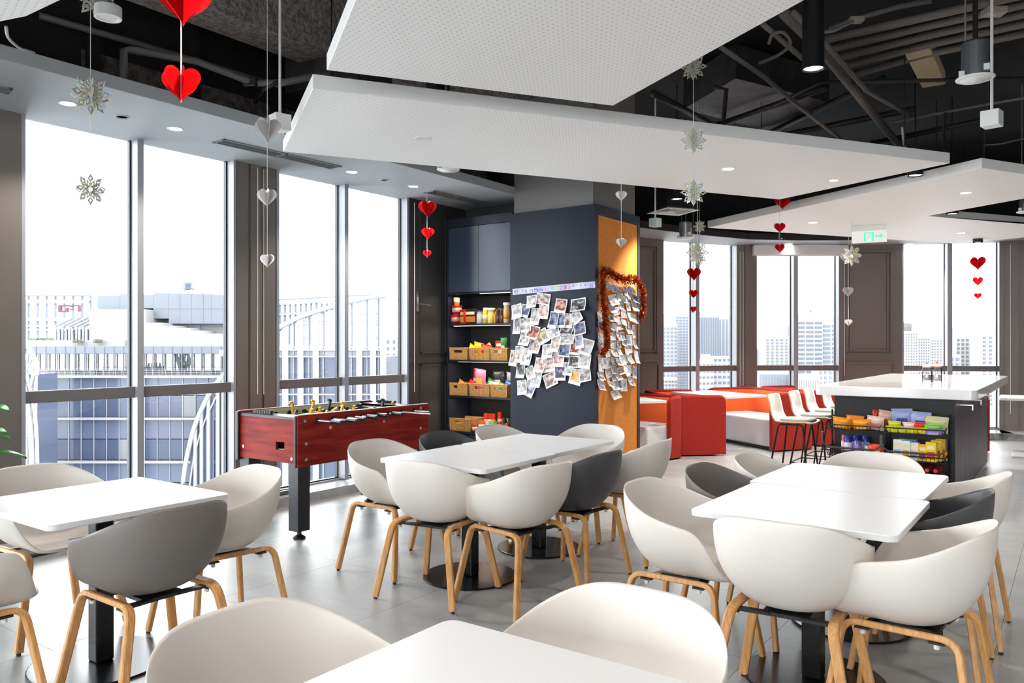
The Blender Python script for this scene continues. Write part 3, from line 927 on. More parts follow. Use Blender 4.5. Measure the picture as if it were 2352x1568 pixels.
# ================================================================== RED BOOTH SOFAS
M_red = mat('red_orange_felt', S(224, 92, 40), 0.9)
add_noise(M_red, S(216, 84, 34), S(230, 102, 48), 90, 3)
M_redout = mat('deep_red_felt', S(150, 22, 7), 0.9)
add_noise(M_redout, S(140, 18, 5), S(160, 28, 10), 90, 3)
M_seat = mat('light_grey_upholstery', S(204, 204, 206), 0.9)
def sofa(x, y, face, L, label, depth=0.72, hgt=0.78, wrap=(1, 1)):
    """C shaped high back sofa, faces +Y locally, back at -Y; wrap = end panel scale left/right"""
    t = thing('booth_sofa', label, 'sofa', (x, y, 0), math.radians(face - 90), 'red booth sofas by the far windows')
    r = 0.20
    hx = L / 2
    path = []
    yl, yr = depth * wrap[0] - 0.25, depth * wrap[1] - 0.25
    path += [(-hx, yl), (-hx, yl - 0.008), (-hx, yl - 0.025), (-hx, yl - 0.05), (-hx, yl - 0.09)]
    path.append((-hx, min(0.1, yl - 0.12)))
    for k in range(9):
        a = PI + (PI / 2) * k / 8
        path.append((-hx + r + r * math.cos(a), -0.1 - 0.0 + r * math.sin(a) + 0.0))
    for k in range(9):
        a = 1.5 * PI + (PI / 2) * k / 8
        path.append((hx - r + r * math.cos(a), -0.1 + r * math.sin(a)))
    path.append((hx, min(0.1, yr - 0.12)))
    path += [(hx, yr - 0.09), (hx, yr - 0.05), (hx, yr - 0.025), (hx, yr - 0.008), (hx, yr)]
    th = 0.06
    vs_, fs = [], []
    n = len(path)
    def off(i, o):
        a = Vector((*path[max(i - 1, 0)], 0)); b = Vector((*path[min(i + 1, n - 1)], 0))
        d = (b - a).normalized(); nn = Vector((-d.y, d.x, 0))
        return Vector((*path[i], 0)) + nn * o
    prof = [(0.0, 0.02), (0.0, hgt - 0.03), (0.012, hgt - 0.008), (th / 2, hgt), (th - 0.012, hgt - 0.008), (th, hgt - 0.03), (th, 0.02)]
    m = len(prof)
    for i in range(n):
        # round the free top corners
        for (o, z) in prof:
            p = off(i, o)
            drop = (0.085, 0.05, 0.024, 0.006, 0.0)
            e_ = min(i, n - 1 - i)
            zz = z - (drop[e_] if e_ < 5 and z > 0.1 else 0)
            vs_.append((p.x, p.y, zz))
    for i in range(n - 1):
        for k in range(m - 1):
            fs.append((i * m + k, i * m + k + 1, (i + 1) * m + k + 1, (i + 1) * m + k))
    fs.append(tuple(range(m))[::-1]); fs.append(tuple((n - 1) * m + k for k in range(m)))
    hb = MB().add(vs_, fs).build('high_back', M_redout, t, smooth=False, bevel=0.014, bseg=3)
    # orange inner lining
    vs2, fs2 = [], []
    for i in range(n):
        for z in (0.03, hgt - 0.035 - ((0.09, 0.055, 0.03, 0.01, 0)[min(i, n - 1 - i)] if min(i, n - 1 - i) < 5 else 0)):
            p = off(i, th + 0.004); vs2.append((p.x, p.y, z))
    for i in range(n - 1): fs2.append((i * 2, i * 2 + 1, i * 2 + 3, i * 2 + 2))
    MB().add(vs2, fs2).build('inner_lining', M_red, hb, solid=0.003, smooth=True)
    st = MB().b2((-hx + th + 0.004, -0.23, 0.05), (hx - th - 0.004, depth - 0.30, 0.42))
    st.build('seat', M_seat, t, bevel=0.025, bseg=3)
    MB().b2((-hx + 0.1, -0.18, 0.0), (hx - 0.1, depth - 0.36, 0.05)).build('plinth', M_blackplastic, t)
    return t
def booth_angle(vx, vd):            # camera-plan direction -> room angle in degrees
    v = c2r(vx, vd); return math.degrees(math.atan2(v.y, v.x))
def sof(cx_, d, vx, vd, L, label, **kw):
    p = c2r(cx_, d)
    return sofa(p.x, p.y, booth_angle(vx, vd), L, label, **kw)
sof(3.60, 11.16, -0.93, -0.37, 1.45, 'red sofa with orange inside and grey seat behind the first bar stool')
sof(2.20, 10.56, 0.995, 0.10, 1.25, 'red sofa turned away with its dark end panel behind the white armchair')
sof(1.55, 10.12, -0.75, -0.66, 1.3, 'red sofa with orange inside, partly hidden by the photo pillar', wrap=(0.41, 0.41))
sof(1.06, 9.50, 0.95, 0.2, 1.15, 'red sofa behind the photo pillar showing only its end', depth=0.5)
sof(4.30, 11.55, 0.93, 0.37, 1.45, 'red sofa standing back to back behind the bar stools')
sof(6.02, 10.82, -1.0, 0.0, 1.2, 'red sofa end showing right of the island')
# booth tables
M_boothleg = mat('white_metal_leg', S(206, 206, 208), 0.35)
def booth_table(px, py, w, h, ang, label, z=0.75):
    p = at_z(px, py, z)
    t = thing('booth_table', label, 'table', (p.x, p.y, 0), math.radians(ang), 'white tables of the red booths')
    MB().prism(rrect(w, h, 0.03), z - 0.03, z).build('tabletop', M_tabletop, t, bevel=0.003)
    MB().b2((-0.035, -0.035, 0.01), (0.035, 0.035, z - 0.03)).build('column', M_boothleg, t)
    MB().b2((-0.24, -0.24, 0.0), (0.24, 0.24, 0.012)).build('base_plate', M_boothleg, t, bevel=0.002)
    return t
a1 = booth_angle(-0.93, -0.37)
booth_table(1648, 903, 0.72, 1.15, a1 + 4, 'white booth table between two red sofas under the heart string')
booth_table(1452, 917, 0.62, 0.62, a1 - 4, 'white booth table corner peeking out behind the pillar')
booth_table(2376, 912, 0.75, 0.75, a1 + 35, 'small white table cut by the right edge beyond the island')
# ================================================================== CEILING: PANELS, SERVICES, LAMPS
ZP = 2.86
def panel_mat(name, ang):
    m = mat(name, S(222, 220, 218), 0.6)
    nt, b, N = nodes(m)
    geo = N('ShaderNodeNewGeometry'); mp = N('ShaderNodeMapping'); mp.inputs['Rotation'].default_value = (0, 0, ang)
    mp.inputs['Scale'].default_value = (32, 32, 32)
    fr = N('ShaderNodeVectorMath'); fr.operation = 'FRACTION'
    sb = N('ShaderNodeVectorMath'); sb.operation = 'SUBTRACT'; sb.inputs[1].default_value = (0.5, 0.5, 0.5)
    ml = N('ShaderNodeVectorMath'); ml.operation = 'MULTIPLY'; ml.inputs[1].default_value = (1, 1, 0)
    ln = N('ShaderNodeVectorMath'); ln.operation = 'LENGTH'
    lt = N('ShaderNodeMath'); lt.operation = 'LESS_THAN'; lt.inputs[1].default_value = 0.17
    sx = N('ShaderNodeSeparateXYZ'); up = N('ShaderNodeMath'); up.operation = 'LESS_THAN'; up.inputs[1].default_value = -0.5
    nt.links.new(geo.outputs['Normal'], sx.inputs[0]); nt.links.new(sx.outputs[2], up.inputs[0])
    mu = N('ShaderNodeMath'); mu.operation = 'MULTIPLY'
    nt.links.new(geo.outputs['Position'], mp.inputs[0]); nt.links.new(mp.outputs[0], fr.inputs[0]); nt.links.new(fr.outputs[0], sb.inputs[0])
    nt.links.new(sb.outputs[0], ml.inputs[0]); nt.links.new(ml.outputs[0], ln.inputs[0]); nt.links.new(ln.outputs['Value'], lt.inputs[0])
    nt.links.new(lt.outputs[0], mu.inputs[0]); nt.links.new(up.outputs[0], mu.inputs[1])
    mx = N('ShaderNodeMixRGB'); mx.inputs[1].default_value = (*S(242, 240, 238), 1); mx.inputs[2].default_value = (*S(212, 207, 202), 1)
    nt.links.new(mu.outputs[0], mx.inputs[0]); nt.links.new(mx.outputs[0], b.inputs['Base Color'])
    return m
M_panelA = panel_mat('perforated_white_panel', 0.25)
PANELS = []
def ceil_panel(pix, label, extra=None, th=0.085):
    pts = [at_z(px, py, ZP) for px, py in pix]
    pts = [Vector((p.x, p.y, 0)) for p in pts]
    if extra: pts = extra(pts)
    PANELS.append([(p.x, p.y) for p in pts])
    c = sum(pts, Vector()) / len(pts)
    t = thing('acoustic_panel', label, 'ceiling panel', (c.x, c.y, ZP))
    MB().prism([(p.x - c.x, p.y - c.y) for p in pts], 0, th).build('panel_board', M_panelA, t, bevel=0.004)
    # hanging wires
    for p in pts:
        if (p - Vector((0, 0, 0))).length < 13:
            q = c + (p - c) * 0.86
            MB().tube([(q.x - c.x, q.y - c.y, th), (q.x - c.x, q.y - c.y, 4.15 - ZP)], 0.004, 5).build('hanging_wire', M_blackmetal, t)
    return t
def ext1(p):
    a, b = p[0], p[1]; c, d = p[2], p[3]
    return [a, b, c, c + (d - c) * 1.9, a + (p[4] - a) * 2.4]
P1 = ceil_panel([(750, 161), (1408, 243), (1408, 243), (1845, 2), (815, 2)], 'large white perforated ceiling panel at the top of the photo', lambda p: [p[0], p[1], p[1] + (p[3] - p[1]) * 2.0, p[0] + (p[4] - p[0]) * 3.0])
P2 = ceil_panel([(718, 204), (2182, 375), (1790, 458), (650, 348)], 'long white perforated ceiling panel across the middle')
def ext3(p):
    # concave panel leaving the frame at the right
    return [p[0], p[1], p[1] + (p[2] - p[1]) * 2.2, p[3] + (p[3] - p[4]) * 1.0, p[4], p[4] + (p[5] - p[4]) * 2.0, p[6] + (p[6] - p[7]) * 1.2, p[7]]
P3 = ceil_panel([(1625, 523), (2255, 386), (2352, 400), (2352, 456), (2130, 496), (2352, 514), (2352, 545), (2205, 560)], 'white notched ceiling panel at the right above the exit sign', ext3)
P4 = ceil_panel([(-60, 62), (60, 38), (140, 0), (-60, 0)], 'white ceiling panel corner at the top left', lambda p: [p[0], p[1], p[2], p[2] + Vector((0.2, -1.5, 0)), p[0] + Vector((-0.4, -1.5, 0))])

# ---- concrete beams and black ducts
M_rough = mat('sprayed_concrete', S(140, 131, 127), 0.95)
add_noise(M_rough, S(110, 103, 100), S(164, 154, 149), 30, 10, bump=1.0, bscale=45)
def beam(x0, x1, y0, y1, z, label, m=None):
    b = MB().b2((x0, y0, z), (x1, y1, 4.15)).build('ceiling_beam', m or M_rough); return struct(b, label)
beam(-4.92, -4.58, -5.9, 7.4, 3.62, 'rough sprayed concrete beam along the left side')
# black boarding above the soffit with sprayed patches
bb = MB().b2((-5.3, -5.9, ZS + 0.09), (-5.27, 7.1, 4.14)).build('trim_6', M_black); struct(bb, 'black boarding above the left ceiling band')
for k in range(7):
    yy = 1.8 + k * 0.72
    struct(MB().b2((-5.27, yy, ZS + 0.09), (-5.22, yy + 0.09, 3.85)).build('trim_%d' % (7 + k), M_black), 'black stud above the left ceiling band')
patch = mat('sprayed_lining', S(90, 82, 80), 0.95); add_noise(patch, S(66, 60, 60), S(112, 102, 100), 22, 10, bump=1.0, bscale=30)
struct(MB().b2((-5.268, 2.5, ZS + 0.09), (-5.255, 6.8, 3.35)).build('trim_30', patch), 'rough lining strip above the left ceiling band')
# big black duct
M_duct = mat('black_duct', S(40, 38, 40), 0.55)
add_noise(M_duct, S(30, 29, 31), S(56, 52, 56), 5, 8, bump=0.4, bscale=8)
def pipe(name, pix, r, m, label, cat, n=8, closed=False):
    """pix: list of (px, py, z)"""
    pts = [at_z(*p) for p in pix]
    o = MB().tube([p - pts[0] for p in pts], r, n).build(name, m, None, pts[0], smooth=True)
    return tag(o, label, cat, None)
M_pipe_g = mat('dusty_brown_pipe', S(104, 96, 90), 0.6)
M_pipe_d = mat('dark_grey_pipe', S(96, 90, 89), 0.55)
M_pipe_k = mat('soot_black_pipe', S(36, 34, 34), 0.6)
# left region
def pipe_r(name, pix, r, m, label, n=10):
    return pipe(name, pix, r, m, label, 'pipe', n)
pipe_r('ceiling_pipe', [(90, 36, 3.45), (330, 104, 3.45), (520, 162, 3.45), (640, 196, 3.45)], 0.022, M_pipe_d, 'thin dark pipe running above the left heart')
pipe_r('ceiling_pipe', [(284, 182, 3.12), (284, 118, 3.35), (300, 114, 3.36), (450, 140, 3.36), (585, 192, 3.30), (648, 190, 3.30), (760, 168, 3.38)], 0.026, M_pipe_d, 'elbowed dark pipe rising from the left ceiling band')
pipe_r('ceiling_pipe', [(60, 38, 3.5), (180, 65, 3.5)], 0.018, M_pipe_d, 'short pipe ending in the round sensor at the top left')
pipe_r('ceiling_pipe', [(640, 188, 3.3), (606, 205, 3.26), (585, 235, 3.2)], 0.016, M_blackplastic, 'black hose hanging beside the rod mounted spotlight')
s1 = tag(MB().lathe([(0.0, 0.03), (0.055, 0.025), (0.07, 0.0), (0.05, -0.035), (0.0, -0.04)], n=14).build('smoke_sensor', M_pipe_d, None, at_z(190, 75, 3.5), smooth=True), 'dark rounded sensor on a pipe end at the top left', 'sensor')
# clamp box
pb = at_z(578, 192, 3.3)
tag(MB().box((0, 0, 0), (0.10, 0.10, 0.07), 0.5).build('pipe_clamp', M_blackplastic, None, pb, bevel=0.01), 'small black clamp on the elbowed pipe', 'clamp')
# right region: bundle of brown conduits
for k in range(5):
    dy = k * 22
    pipe_r('conduit', [(1890 + k * 14, 92 + dy * 0.95, 3.72), (2120, 40 + dy * 0.98, 3.72), (2420, -28 + dy * 1.02, 3.72)], 0.030, M_pipe_g, 'brown conduit number %s from the top in the bundle at the upper right' % ('one', 'two', 'three', 'four', 'five')[k])
pipe_r('ceiling_pipe', [(1800, 30, 3.6), (1900, 130, 3.6), (2000, 255, 3.6), (2080, 352, 3.6)], 0.036, M_pipe_g, 'thick brown pipe slanting behind the black tube lamp')
pipe_r('ceiling_pipe', [(1822, 28, 3.55), (1900, 105, 3.55), (1990, 208, 3.55), (2095, 268, 3.55)], 0.02, M_pipe_g, 'thin brown pipe slanting beside the thick one')
pipe_r('ceiling_pipe', [(1655, 108, 3.5), (1760, 180, 3.5), (1830, 240, 3.5), (1950, 335, 3.5)], 0.018, M_pipe_g, 'thin brown pipe coming from behind the top panel')
pipe_r('ceiling_pipe', [(1752, 55, 3.5), (1815, 110, 3.5), (1850, 140, 3.5)], 0.018, M_pipe_g, 'short brown pipe left of the black tube lamp')
pipe_r('ceiling_pipe', [(1770, 305, 3.7), (1880, 250, 3.7), (2030, 180, 3.7)], 0.03, M_pipe_k, 'dark bar rising behind the middle panel to the right')
pipe_r('ceiling_pipe', [(1780, 240, 3.6), (1880, 190, 3.6), (2352, 180, 3.6)], 0.016, M_pipe_k, 'thin dark rail across the upper right')
pipe_r('ceiling_pipe', [(2045, 282, 3.5), (2200, 252, 3.5), (2420, 212, 3.5)], 0.014, M_pipe_d, 'thin bright edged rail right of the middle panel')
pipe_r('ceiling_pipe', [(1500, 215, 3.6), (1560, 245, 3.6), (1650, 295, 3.6)], 0.03, M_pipe_k, 'dark pipe behind the small snowflake')
pipe_r('ceiling_pipe', [(1660, 300, 3.3), (1668, 205, 3.6), (1640, 200, 3.62)], 0.02, M_pipe_k, 'upright dark pipe right of the small snowflake')
pipe_r('ceiling_pipe', [(2140, 1, 3.9), (2060, 16, 3.9), (1960, 45, 3.8), (1905, 68, 3.75)], 0.02, M_pipe_d, 'flexible dark conduit at the very top right')
for k, (a, b_) in enumerate((((1700, 330), (2100, 250)), ((1640, 290), (1900, 200)), ((2000, 330), (2300, 268)))):
    pipe_r('ceiling_pipe', [(a[0], a[1], 3.66), (b_[0], b_[1], 3.66)], 0.03, M_pipe_k, ('low dark duct rail under the slab, left of three', 'low dark duct rail under the slab, middle of three', 'low dark duct rail under the slab, right of three')[k])
# grey stained duct
dq = [at_z(px, py, 3.75) for px, py in ((1570, 250), (1690, 180), (1905, 235), (1760, 300))]
tag(MB().slab([p - dq[0] for p in dq], (0, 0, 0.3)).build('air_duct', M_duct, None, dq[0]), 'dusty dark air duct above the middle panel', 'duct')
dq = [at_z(px, py, 3.4) for px, py in ((655, 215), (820, 180), (900, 210), (640, 275))]
tag(MB().slab([p - dq[0] for p in dq], (0, 0, 0.3)).build('air_duct', M_duct, None, dq[0]), 'dark wrapped air duct behind the rod mounted spotlight', 'duct')
# junction boxes and wiring
M_cream = mat('cream_steel_box', S(196, 178, 142), 0.5)
jb = [at_z(px, py, 3.7) for px, py in ((2076, 124), (2134, 108), (2172, 194), (2118, 203))]
g = tag(MB().slab([p - jb[0] for p in jb], (0, 0, 0.12)).build('fan_unit', M_cream, None, jb[0], bevel=0.01), 'cream steel unit box fixed under the black ceiling', 'unit box')
def jbox(px, py, z, w, label):
    p = at_z(px, py, z)
    t = thing('junction_box', label, 'junction box', p, 0.6)
    MB().box((0, 0, 0), (w, w * 0.7, w * 0.35)).build('box_body', mat('dusty_box', S(150, 138, 126), 0.6), t, bevel=0.006)
    MB().lathe([(0, -0.004), (0.012, -0.004), (0.012, 0)], (0, 0, -w * 0.175), 8).build('cover_screw', M_steel, t)
    return t
jbox(1966, 46, 3.75, 0.10, 'small junction box on the flexible conduit at the top right')
jbox(2283, 27, 3.6, 0.13, 'small junction box near the top right corner')
def wire(pix, r, m, label, name='cable'):
    pts = [at_z(*p) for p in pix]
    # smooth
    P = []
    for i in range(len(pts) - 1):
        p0, p1, p2, p3 = pts[max(i - 1, 0)], pts[i], pts[i + 1], pts[min(i + 2, len(pts) - 1)]
        for q in range(6):
            t_ = q / 6
            P.append(0.5 * ((2 * p1) + (-p0 + p2) * t_ + (2 * p0 - 5 * p1 + 4 * p2 - p3) * t_ ** 2 + (-p0 + 3 * p1 - 3 * p2 + p3) * t_ ** 3))
    P.append(pts[-1])
    return tag(MB().tube([p - P[0] for p in P], r, 6).build(name, m, None, P[0], smooth=True), label, 'cable')
M_wirew = mat('white_cable', S(206, 204, 200), 0.5)
M_wireg = mat('grey_cable', S(120, 116, 112), 0.5)
wire([(14, 62, 3.0), (20, 88, 3.02), (45, 110, 3.06), (62, 116, 3.09), (80, 122, 3.09)], 0.008, M_wirew, 'white cable drooping from the top left panel onto the grey band')
wire([(1888, 74, 3.6), (1915, 70, 3.62), (1945, 56, 3.68), (1962, 48, 3.74)], 0.012, M_wireg, 'grey cable looping into the junction box beside the tube lamp')
wire([(2072, 292, 3.4), (2076, 330, 3.25), (2085, 348, 3.1)], 0.010, M_wirew, 'short pale cable hanging above the middle panel')
wire([(2172, 260, 3.45), (2168, 320, 3.3), (2178, 358, 3.1)], 0.012, M_pipe_k, 'dark cable hanging near the tip of the middle panel')
wire([(2260, 333, 3.3), (2300, 330, 3.3), (2352, 319, 3.3), (2400, 322, 3.3)], 0.007, M_wireg, 'thin grey cable crossing to the right edge')
wire([(1766, 100, 3.45), (1775, 78, 3.48), (1800, 75, 3.48), (1815, 100, 3.45), (1790, 125, 3.42), (1745, 145, 3.42)], 0.012, M_pipe_d, 'coiled dark cable left of the black tube lamp')

# ---- lamps
M_lampwhite = mat('white_lamp_trim', S(236, 236, 234), 0.4)
M_can = mat('galvanised_can', S(150, 154, 158), 0.3, 0.85)
M_unlit = mat('opal_diffuser_off', S(232, 232, 230), 0.4)
LAMPW = 44.0
def recessed(px, py, z, label, r=0.055, lit=True, power=None):
    p = at_z(px, py, z)
    t = thing('recessed_downlight', label, 'light', p)
    MB().lathe([(r * 0.8, 0.0), (r, -0.004), (r * 1.05, -0.001), (r * 1.05, 0.0)], n=24).build('trim_ring', M_lampwhite, t, smooth=True)
    MB().lathe([(0.0, -0.001), (r * 0.8, -0.0015), (r * 0.8, 0.0)], n=20).build('lens', M_emit if lit else M_unlit, t)
    if lit: spot('downlight_glow', (0, 0, -0.02), power or LAMPW, t, 110, r=0.04)
    return t
recessed(156, 238, ZS, 'lit recessed downlight in the left ceiling band beside the snowflake string')
recessed(403, 296, ZS, 'lit recessed downlight in the left ceiling band right of the red heart')
recessed(809, 395, ZS, 'lit recessed downlight in the left ceiling band above the football table')
recessed(950, 428, ZS, 'lit recessed downlight in the left ceiling band near the slot vent')
recessed(1812, 560, ZS, 'lit recessed downlight above the blind of the far middle window', power=5)
recessed(2088, 560, ZS, 'lit recessed downlight above the far right window', power=110)
recessed(972, 318.5, ZP, 'round speaker cover in the middle ceiling panel', 0.06, False)
recessed(1673, 388, ZP, 'lit recessed downlight in the middle panel near the snowflakes', power=24)
recessed(1915, 414, ZP, 'lit recessed downlight near the tip of the middle panel', 0.045)
recessed(1867, 511, ZP, 'lit recessed downlight in the right panel nearest its left corner', power=190)
recessed(2218, 443, ZP, 'lit recessed downlight in the right panel near its upper edge', power=80)
recessed(2208, 535, ZP, 'lit recessed downlight in the right panel above the far window', power=120)
def ring_mark(px, py, z, label):
    p = at_z(px, py, z)
    return tag(MB().lathe([(0.036, 0), (0.040, -0.006), (0.044, -0.006), (0.048, 0)], n=20).build('sprinkler_cover', M_soffit, None, p), label, 'sprinkler')
ring_mark(281, 268, ZS, 'round grey sprinkler cover in the left band between two downlights')
ring_mark(883, 413, ZS, 'round grey sprinkler cover in the left band above the football table')
ring_mark(1700, 557, ZS, 'small round sprinkler cover in the far band')
def tube_lamp(px, py, z, length, label, r=0.062, power=None, stem=True):
    """py = bottom rim"""
    p = at_z(px, py, z)
    t = thing('tube_pendant', label, 'light', p)
    MB().lathe([(r * 0.86, 0.012), (r, 0.0), (r, length), (0.0, length)], n=24).build('tube', M_blackmetal, t, smooth=False)
    MB().lathe([(0.0, 0.016), (r * 0.86, 0.014), (r * 0.86, 0.010)], n=20).build('lens', M_emit, t)
    if stem and z + length < 4.1:
        MB().tube([(0, 0, length), (0, 0, 4.15 - z)], 0.006, 6).build('stem', M_blackmetal, t)
    spot('pendant_glow', (0, 0, -0.02), power or LAMPW * 1.2, t, 100, r=0.05)
    return t
tube_lamp(1000, 219, 3.0, 0.16, 'black tube pendant between the two upper ceiling panels')
tube_lamp(1868, 160, 2.95, 1.0, 'long black tube pendant at the upper right', 0.058)
tube_lamp(1555, 458, 2.95, 0.14, 'small black tube pendant behind the snowflakes', power=150)
tube_lamp(2103, 404, 2.86, 0.2, 'black tube pendant in the gap between the middle and right panels')
tube_lamp(1796, 549, 2.86, 0.3, 'small black tube pendant behind the red heart string', 0.045, power=130)
tube_lamp(2187, 492, 2.86, 0.25, 'black tube pendant in the notch of the right panel')
tube_lamp(2246, 557, 2.81, 0.05, 'tiny black pendant above the far right window', stem=False)
def can_light(px, py, z, r, label, can=True, stem=True, hgt=0.13):
    p = at_z(px, py, z)
    t = thing('can_light', label, 'light', p)
    MB().lathe([(0.0, 0.004), (r * 0.82, 0.002), (r * 0.85, 0.0), (r, 0.006), (r * 1.02, 0.012), (r * 0.8, 0.016)], n=28).build('trim_ring', M_lampwhite, t, smooth=True)
    MB().lathe([(0.0, -0.002), (r * 0.8, 0.0), (r * 0.8, 0.004)], n=24).build('diffuser', M_unlit, t, smooth=True)
    if can:
        MB().lathe([(r * 0.72, 0.016), (r * 0.72, hgt), (r * 0.6, hgt + 0.012), (0.0, hgt + 0.014)], n=24).build('housing', M_can, t, smooth=False)
        MB().box((r * 0.62, -r * 0.5, 0.05), (0.03, 0.03, 0.035)).build('spring_clip', M_lampwhite, t)
        MB().box((-r * 0.62, -r * 0.5, 0.03), (0.03, 0.03, 0.035)).build('spring_clip', M_lampwhite, t)
    if stem:
        MB().tube([(0.0, 0, hgt), (0.0, 0, 4.15 - p.z)], 0.014, 8).build('stem', M_blackplastic, t)
        MB().tube([(-r * 0.5, 0, 0.1), (-r * 0.5, 0, 4.15 - p.z)], 0.005, 5).build('hanging_wire', M_wireg, t)
    return t
can_light(2240, 184, 2.95, 0.10, 'large unlit can light with metal housing at the upper right', hgt=0.21)
can_light(1030, 392, 2.95, 0.10, 'unlit round can light peeking out under the middle panel')
can_light(1575, 548, 2.70, 0.105, 'unlit can light with exposed metal frame in front of the far band', hgt=0.19)
can_light(2360, 488, 2.80, 0.10, 'unlit can light cut by the right edge')
def surface_light():
    p = at_z(248, 42, 3.02)
    t = thing('drum_light', 'white drum downlight hanging at the top left', 'light', p)
    MB().lathe([(0.044, 0.010), (0.050, 0.0), (0.062, 0.0), (0.062, 0.055), (0.0, 0.056)], n=28).build('drum', M_lampwhite, t, smooth=False)
    MB().lathe([(0.0, 0.012), (0.045, 0.012), (0.045, 0.006)], n=20).build('diffuser', M_unlit, t)
    MB().tube([(0.01, 0, 0.056), (0.01, 0, 0.11)], 0.012, 8).build('spring', M_steel, t)
    MB().tube([(0.01, 0, 0.1), (0.01, 0, 1.1)], 0.006, 6).build('stem', M_blackplastic, t)
    return t
surface_light()
def box_spot(px, py, z, w, label, rod=True, rodm=None, tint=None):
    p = at_z(px, py, z)
    t = thing('box_spotlight', label, 'light', p, YAW + 0.75)
    MB().b2((-w / 2, -w / 2, 0), (w / 2, w / 2, w * 0.95)).build('housing', tint or M_lampwhite, t, bevel=0.003)
    MB().lathe([(0.0, 0.004), (w * 0.36, -0.002), (w * 0.42, -0.001), (w * 0.42, 0.002)], n=20).build('lens', M_unlit, t)
    if rod: MB().tube([(0, 0, w * 0.95), (0, 0, 4.15 - p.z)], 0.009, 8).build('rod', rodm or M_lampwhite, t)
    return t
box_spot(643, 300, 2.78, 0.105, 'white box spotlight on a long white rod behind the silver heart')
box_spot(2278, 291, 2.82, 0.105, 'white box spotlight hanging at the right edge of the ceiling')
box_spot(1505, 521, 2.72, 0.10, 'pale green box spotlight beside the square air diffuser', tint=mat('pale_green_box', S(196, 212, 202), 0.4))
# ---- vents
M_vent = mat('vent_frame_grey', S(128, 130, 132), 0.5)
M_slot = mat('vent_slot_dark', S(44, 45, 47), 0.7)
def slot_vent(pa, pb, w, label):
    a, b_ = at_z(*pa, ZS), at_z(*pb, ZS)
    d = b_ - a; L = d.length; c = (a + b_) / 2
    t = thing('slot_vent', label, 'air vent', (c.x, c.y, ZS), math.atan2(d.y, d.x))
    f = MB()
    for q in ((-L / 2, -w / 2, L / 2, -w / 2 + 0.02), (-L / 2, w / 2 - 0.02, L / 2, w / 2), (-L / 2, -w / 2, -L / 2 + 0.02, w / 2), (L / 2 - 0.02, -w / 2, L / 2, w / 2), (-0.01, -w / 2, 0.01, w / 2), (-L / 2, -0.004, L / 2, 0.004)):
        f.b2((q[0], q[1], -0.008), (q[2], q[3], 0))
    f.build('vent_frame', M_vent, t)
    MB().b2((-L / 2 + 0.015, -w / 2 + 0.015, -0.002), (L / 2 - 0.015, w / 2 - 0.015, 0)).build('vent_opening', M_slot, t)
    for k in range(3):
        yy = -w / 2 + 0.03 + (w - 0.06) * (k + 0.5) / 3
        MB().b2((-L / 2 + 0.02, yy - 0.003, -0.006), (L / 2 - 0.02, yy + 0.003, -0.002)).build('vent_slat', M_vent, t)
    return t
slot_vent((500, 322), (772, 384), 0.16, 'long slot air vent in the left ceiling band above the windows')
slot_vent((985, 439), (1108, 465), 0.16, 'slot air vent in the left ceiling band beside the cabinet')
slot_vent((-60, 192), (25, 208), 0.14, 'slot air vent cut by the left edge of the photo')
def square_diffuser(corners, z, label):
    pts = [at_z(px, py, z) for px, py in corners]
    c = sum(pts, Vector()) / 4
    d = pts[1] - pts[0]
    w = ((pts[1] - pts[0]).length + (pts[2] - pts[1]).length) / 2
    t = thing('square_diffuser', label, 'air vent', c, math.atan2(d.y, d.x))
    for k in range(5):
        s0 = w / 2 * (1 - 0.17 * k); s1 = s0 - (0.09 if k == 0 else 0.028) * w
        zz = 0.012 * k
        f = MB()
        vs_ = []
        for s_, z_ in ((s0, 0.0), (s1, 0.018 if k else 0.004)):
            for sx, sy in ((-1, -1), (1, -1), (1, 1), (-1, 1)):
                vs_.append((sx * s_, sy * s_, z_))
        fs = [(i, (i + 1) % 4, 4 + (i + 1) % 4, 4 + i) for i in range(4)]
        f.add(vs_, fs).build('louvre_ring', M_lampwhite, t, solid=0.003)
    MB().b2((-w / 2 * 0.95, -w / 2 * 0.95, 0.025), (w / 2 * 0.95, w / 2 * 0.95, 0.12)).build('plenum', M_black, t)
    return t
square_diffuser([(1484, 490), (1558, 495), (1609, 482), (1533, 476)], 2.98, 'white square air diffuser behind the snowflakes')
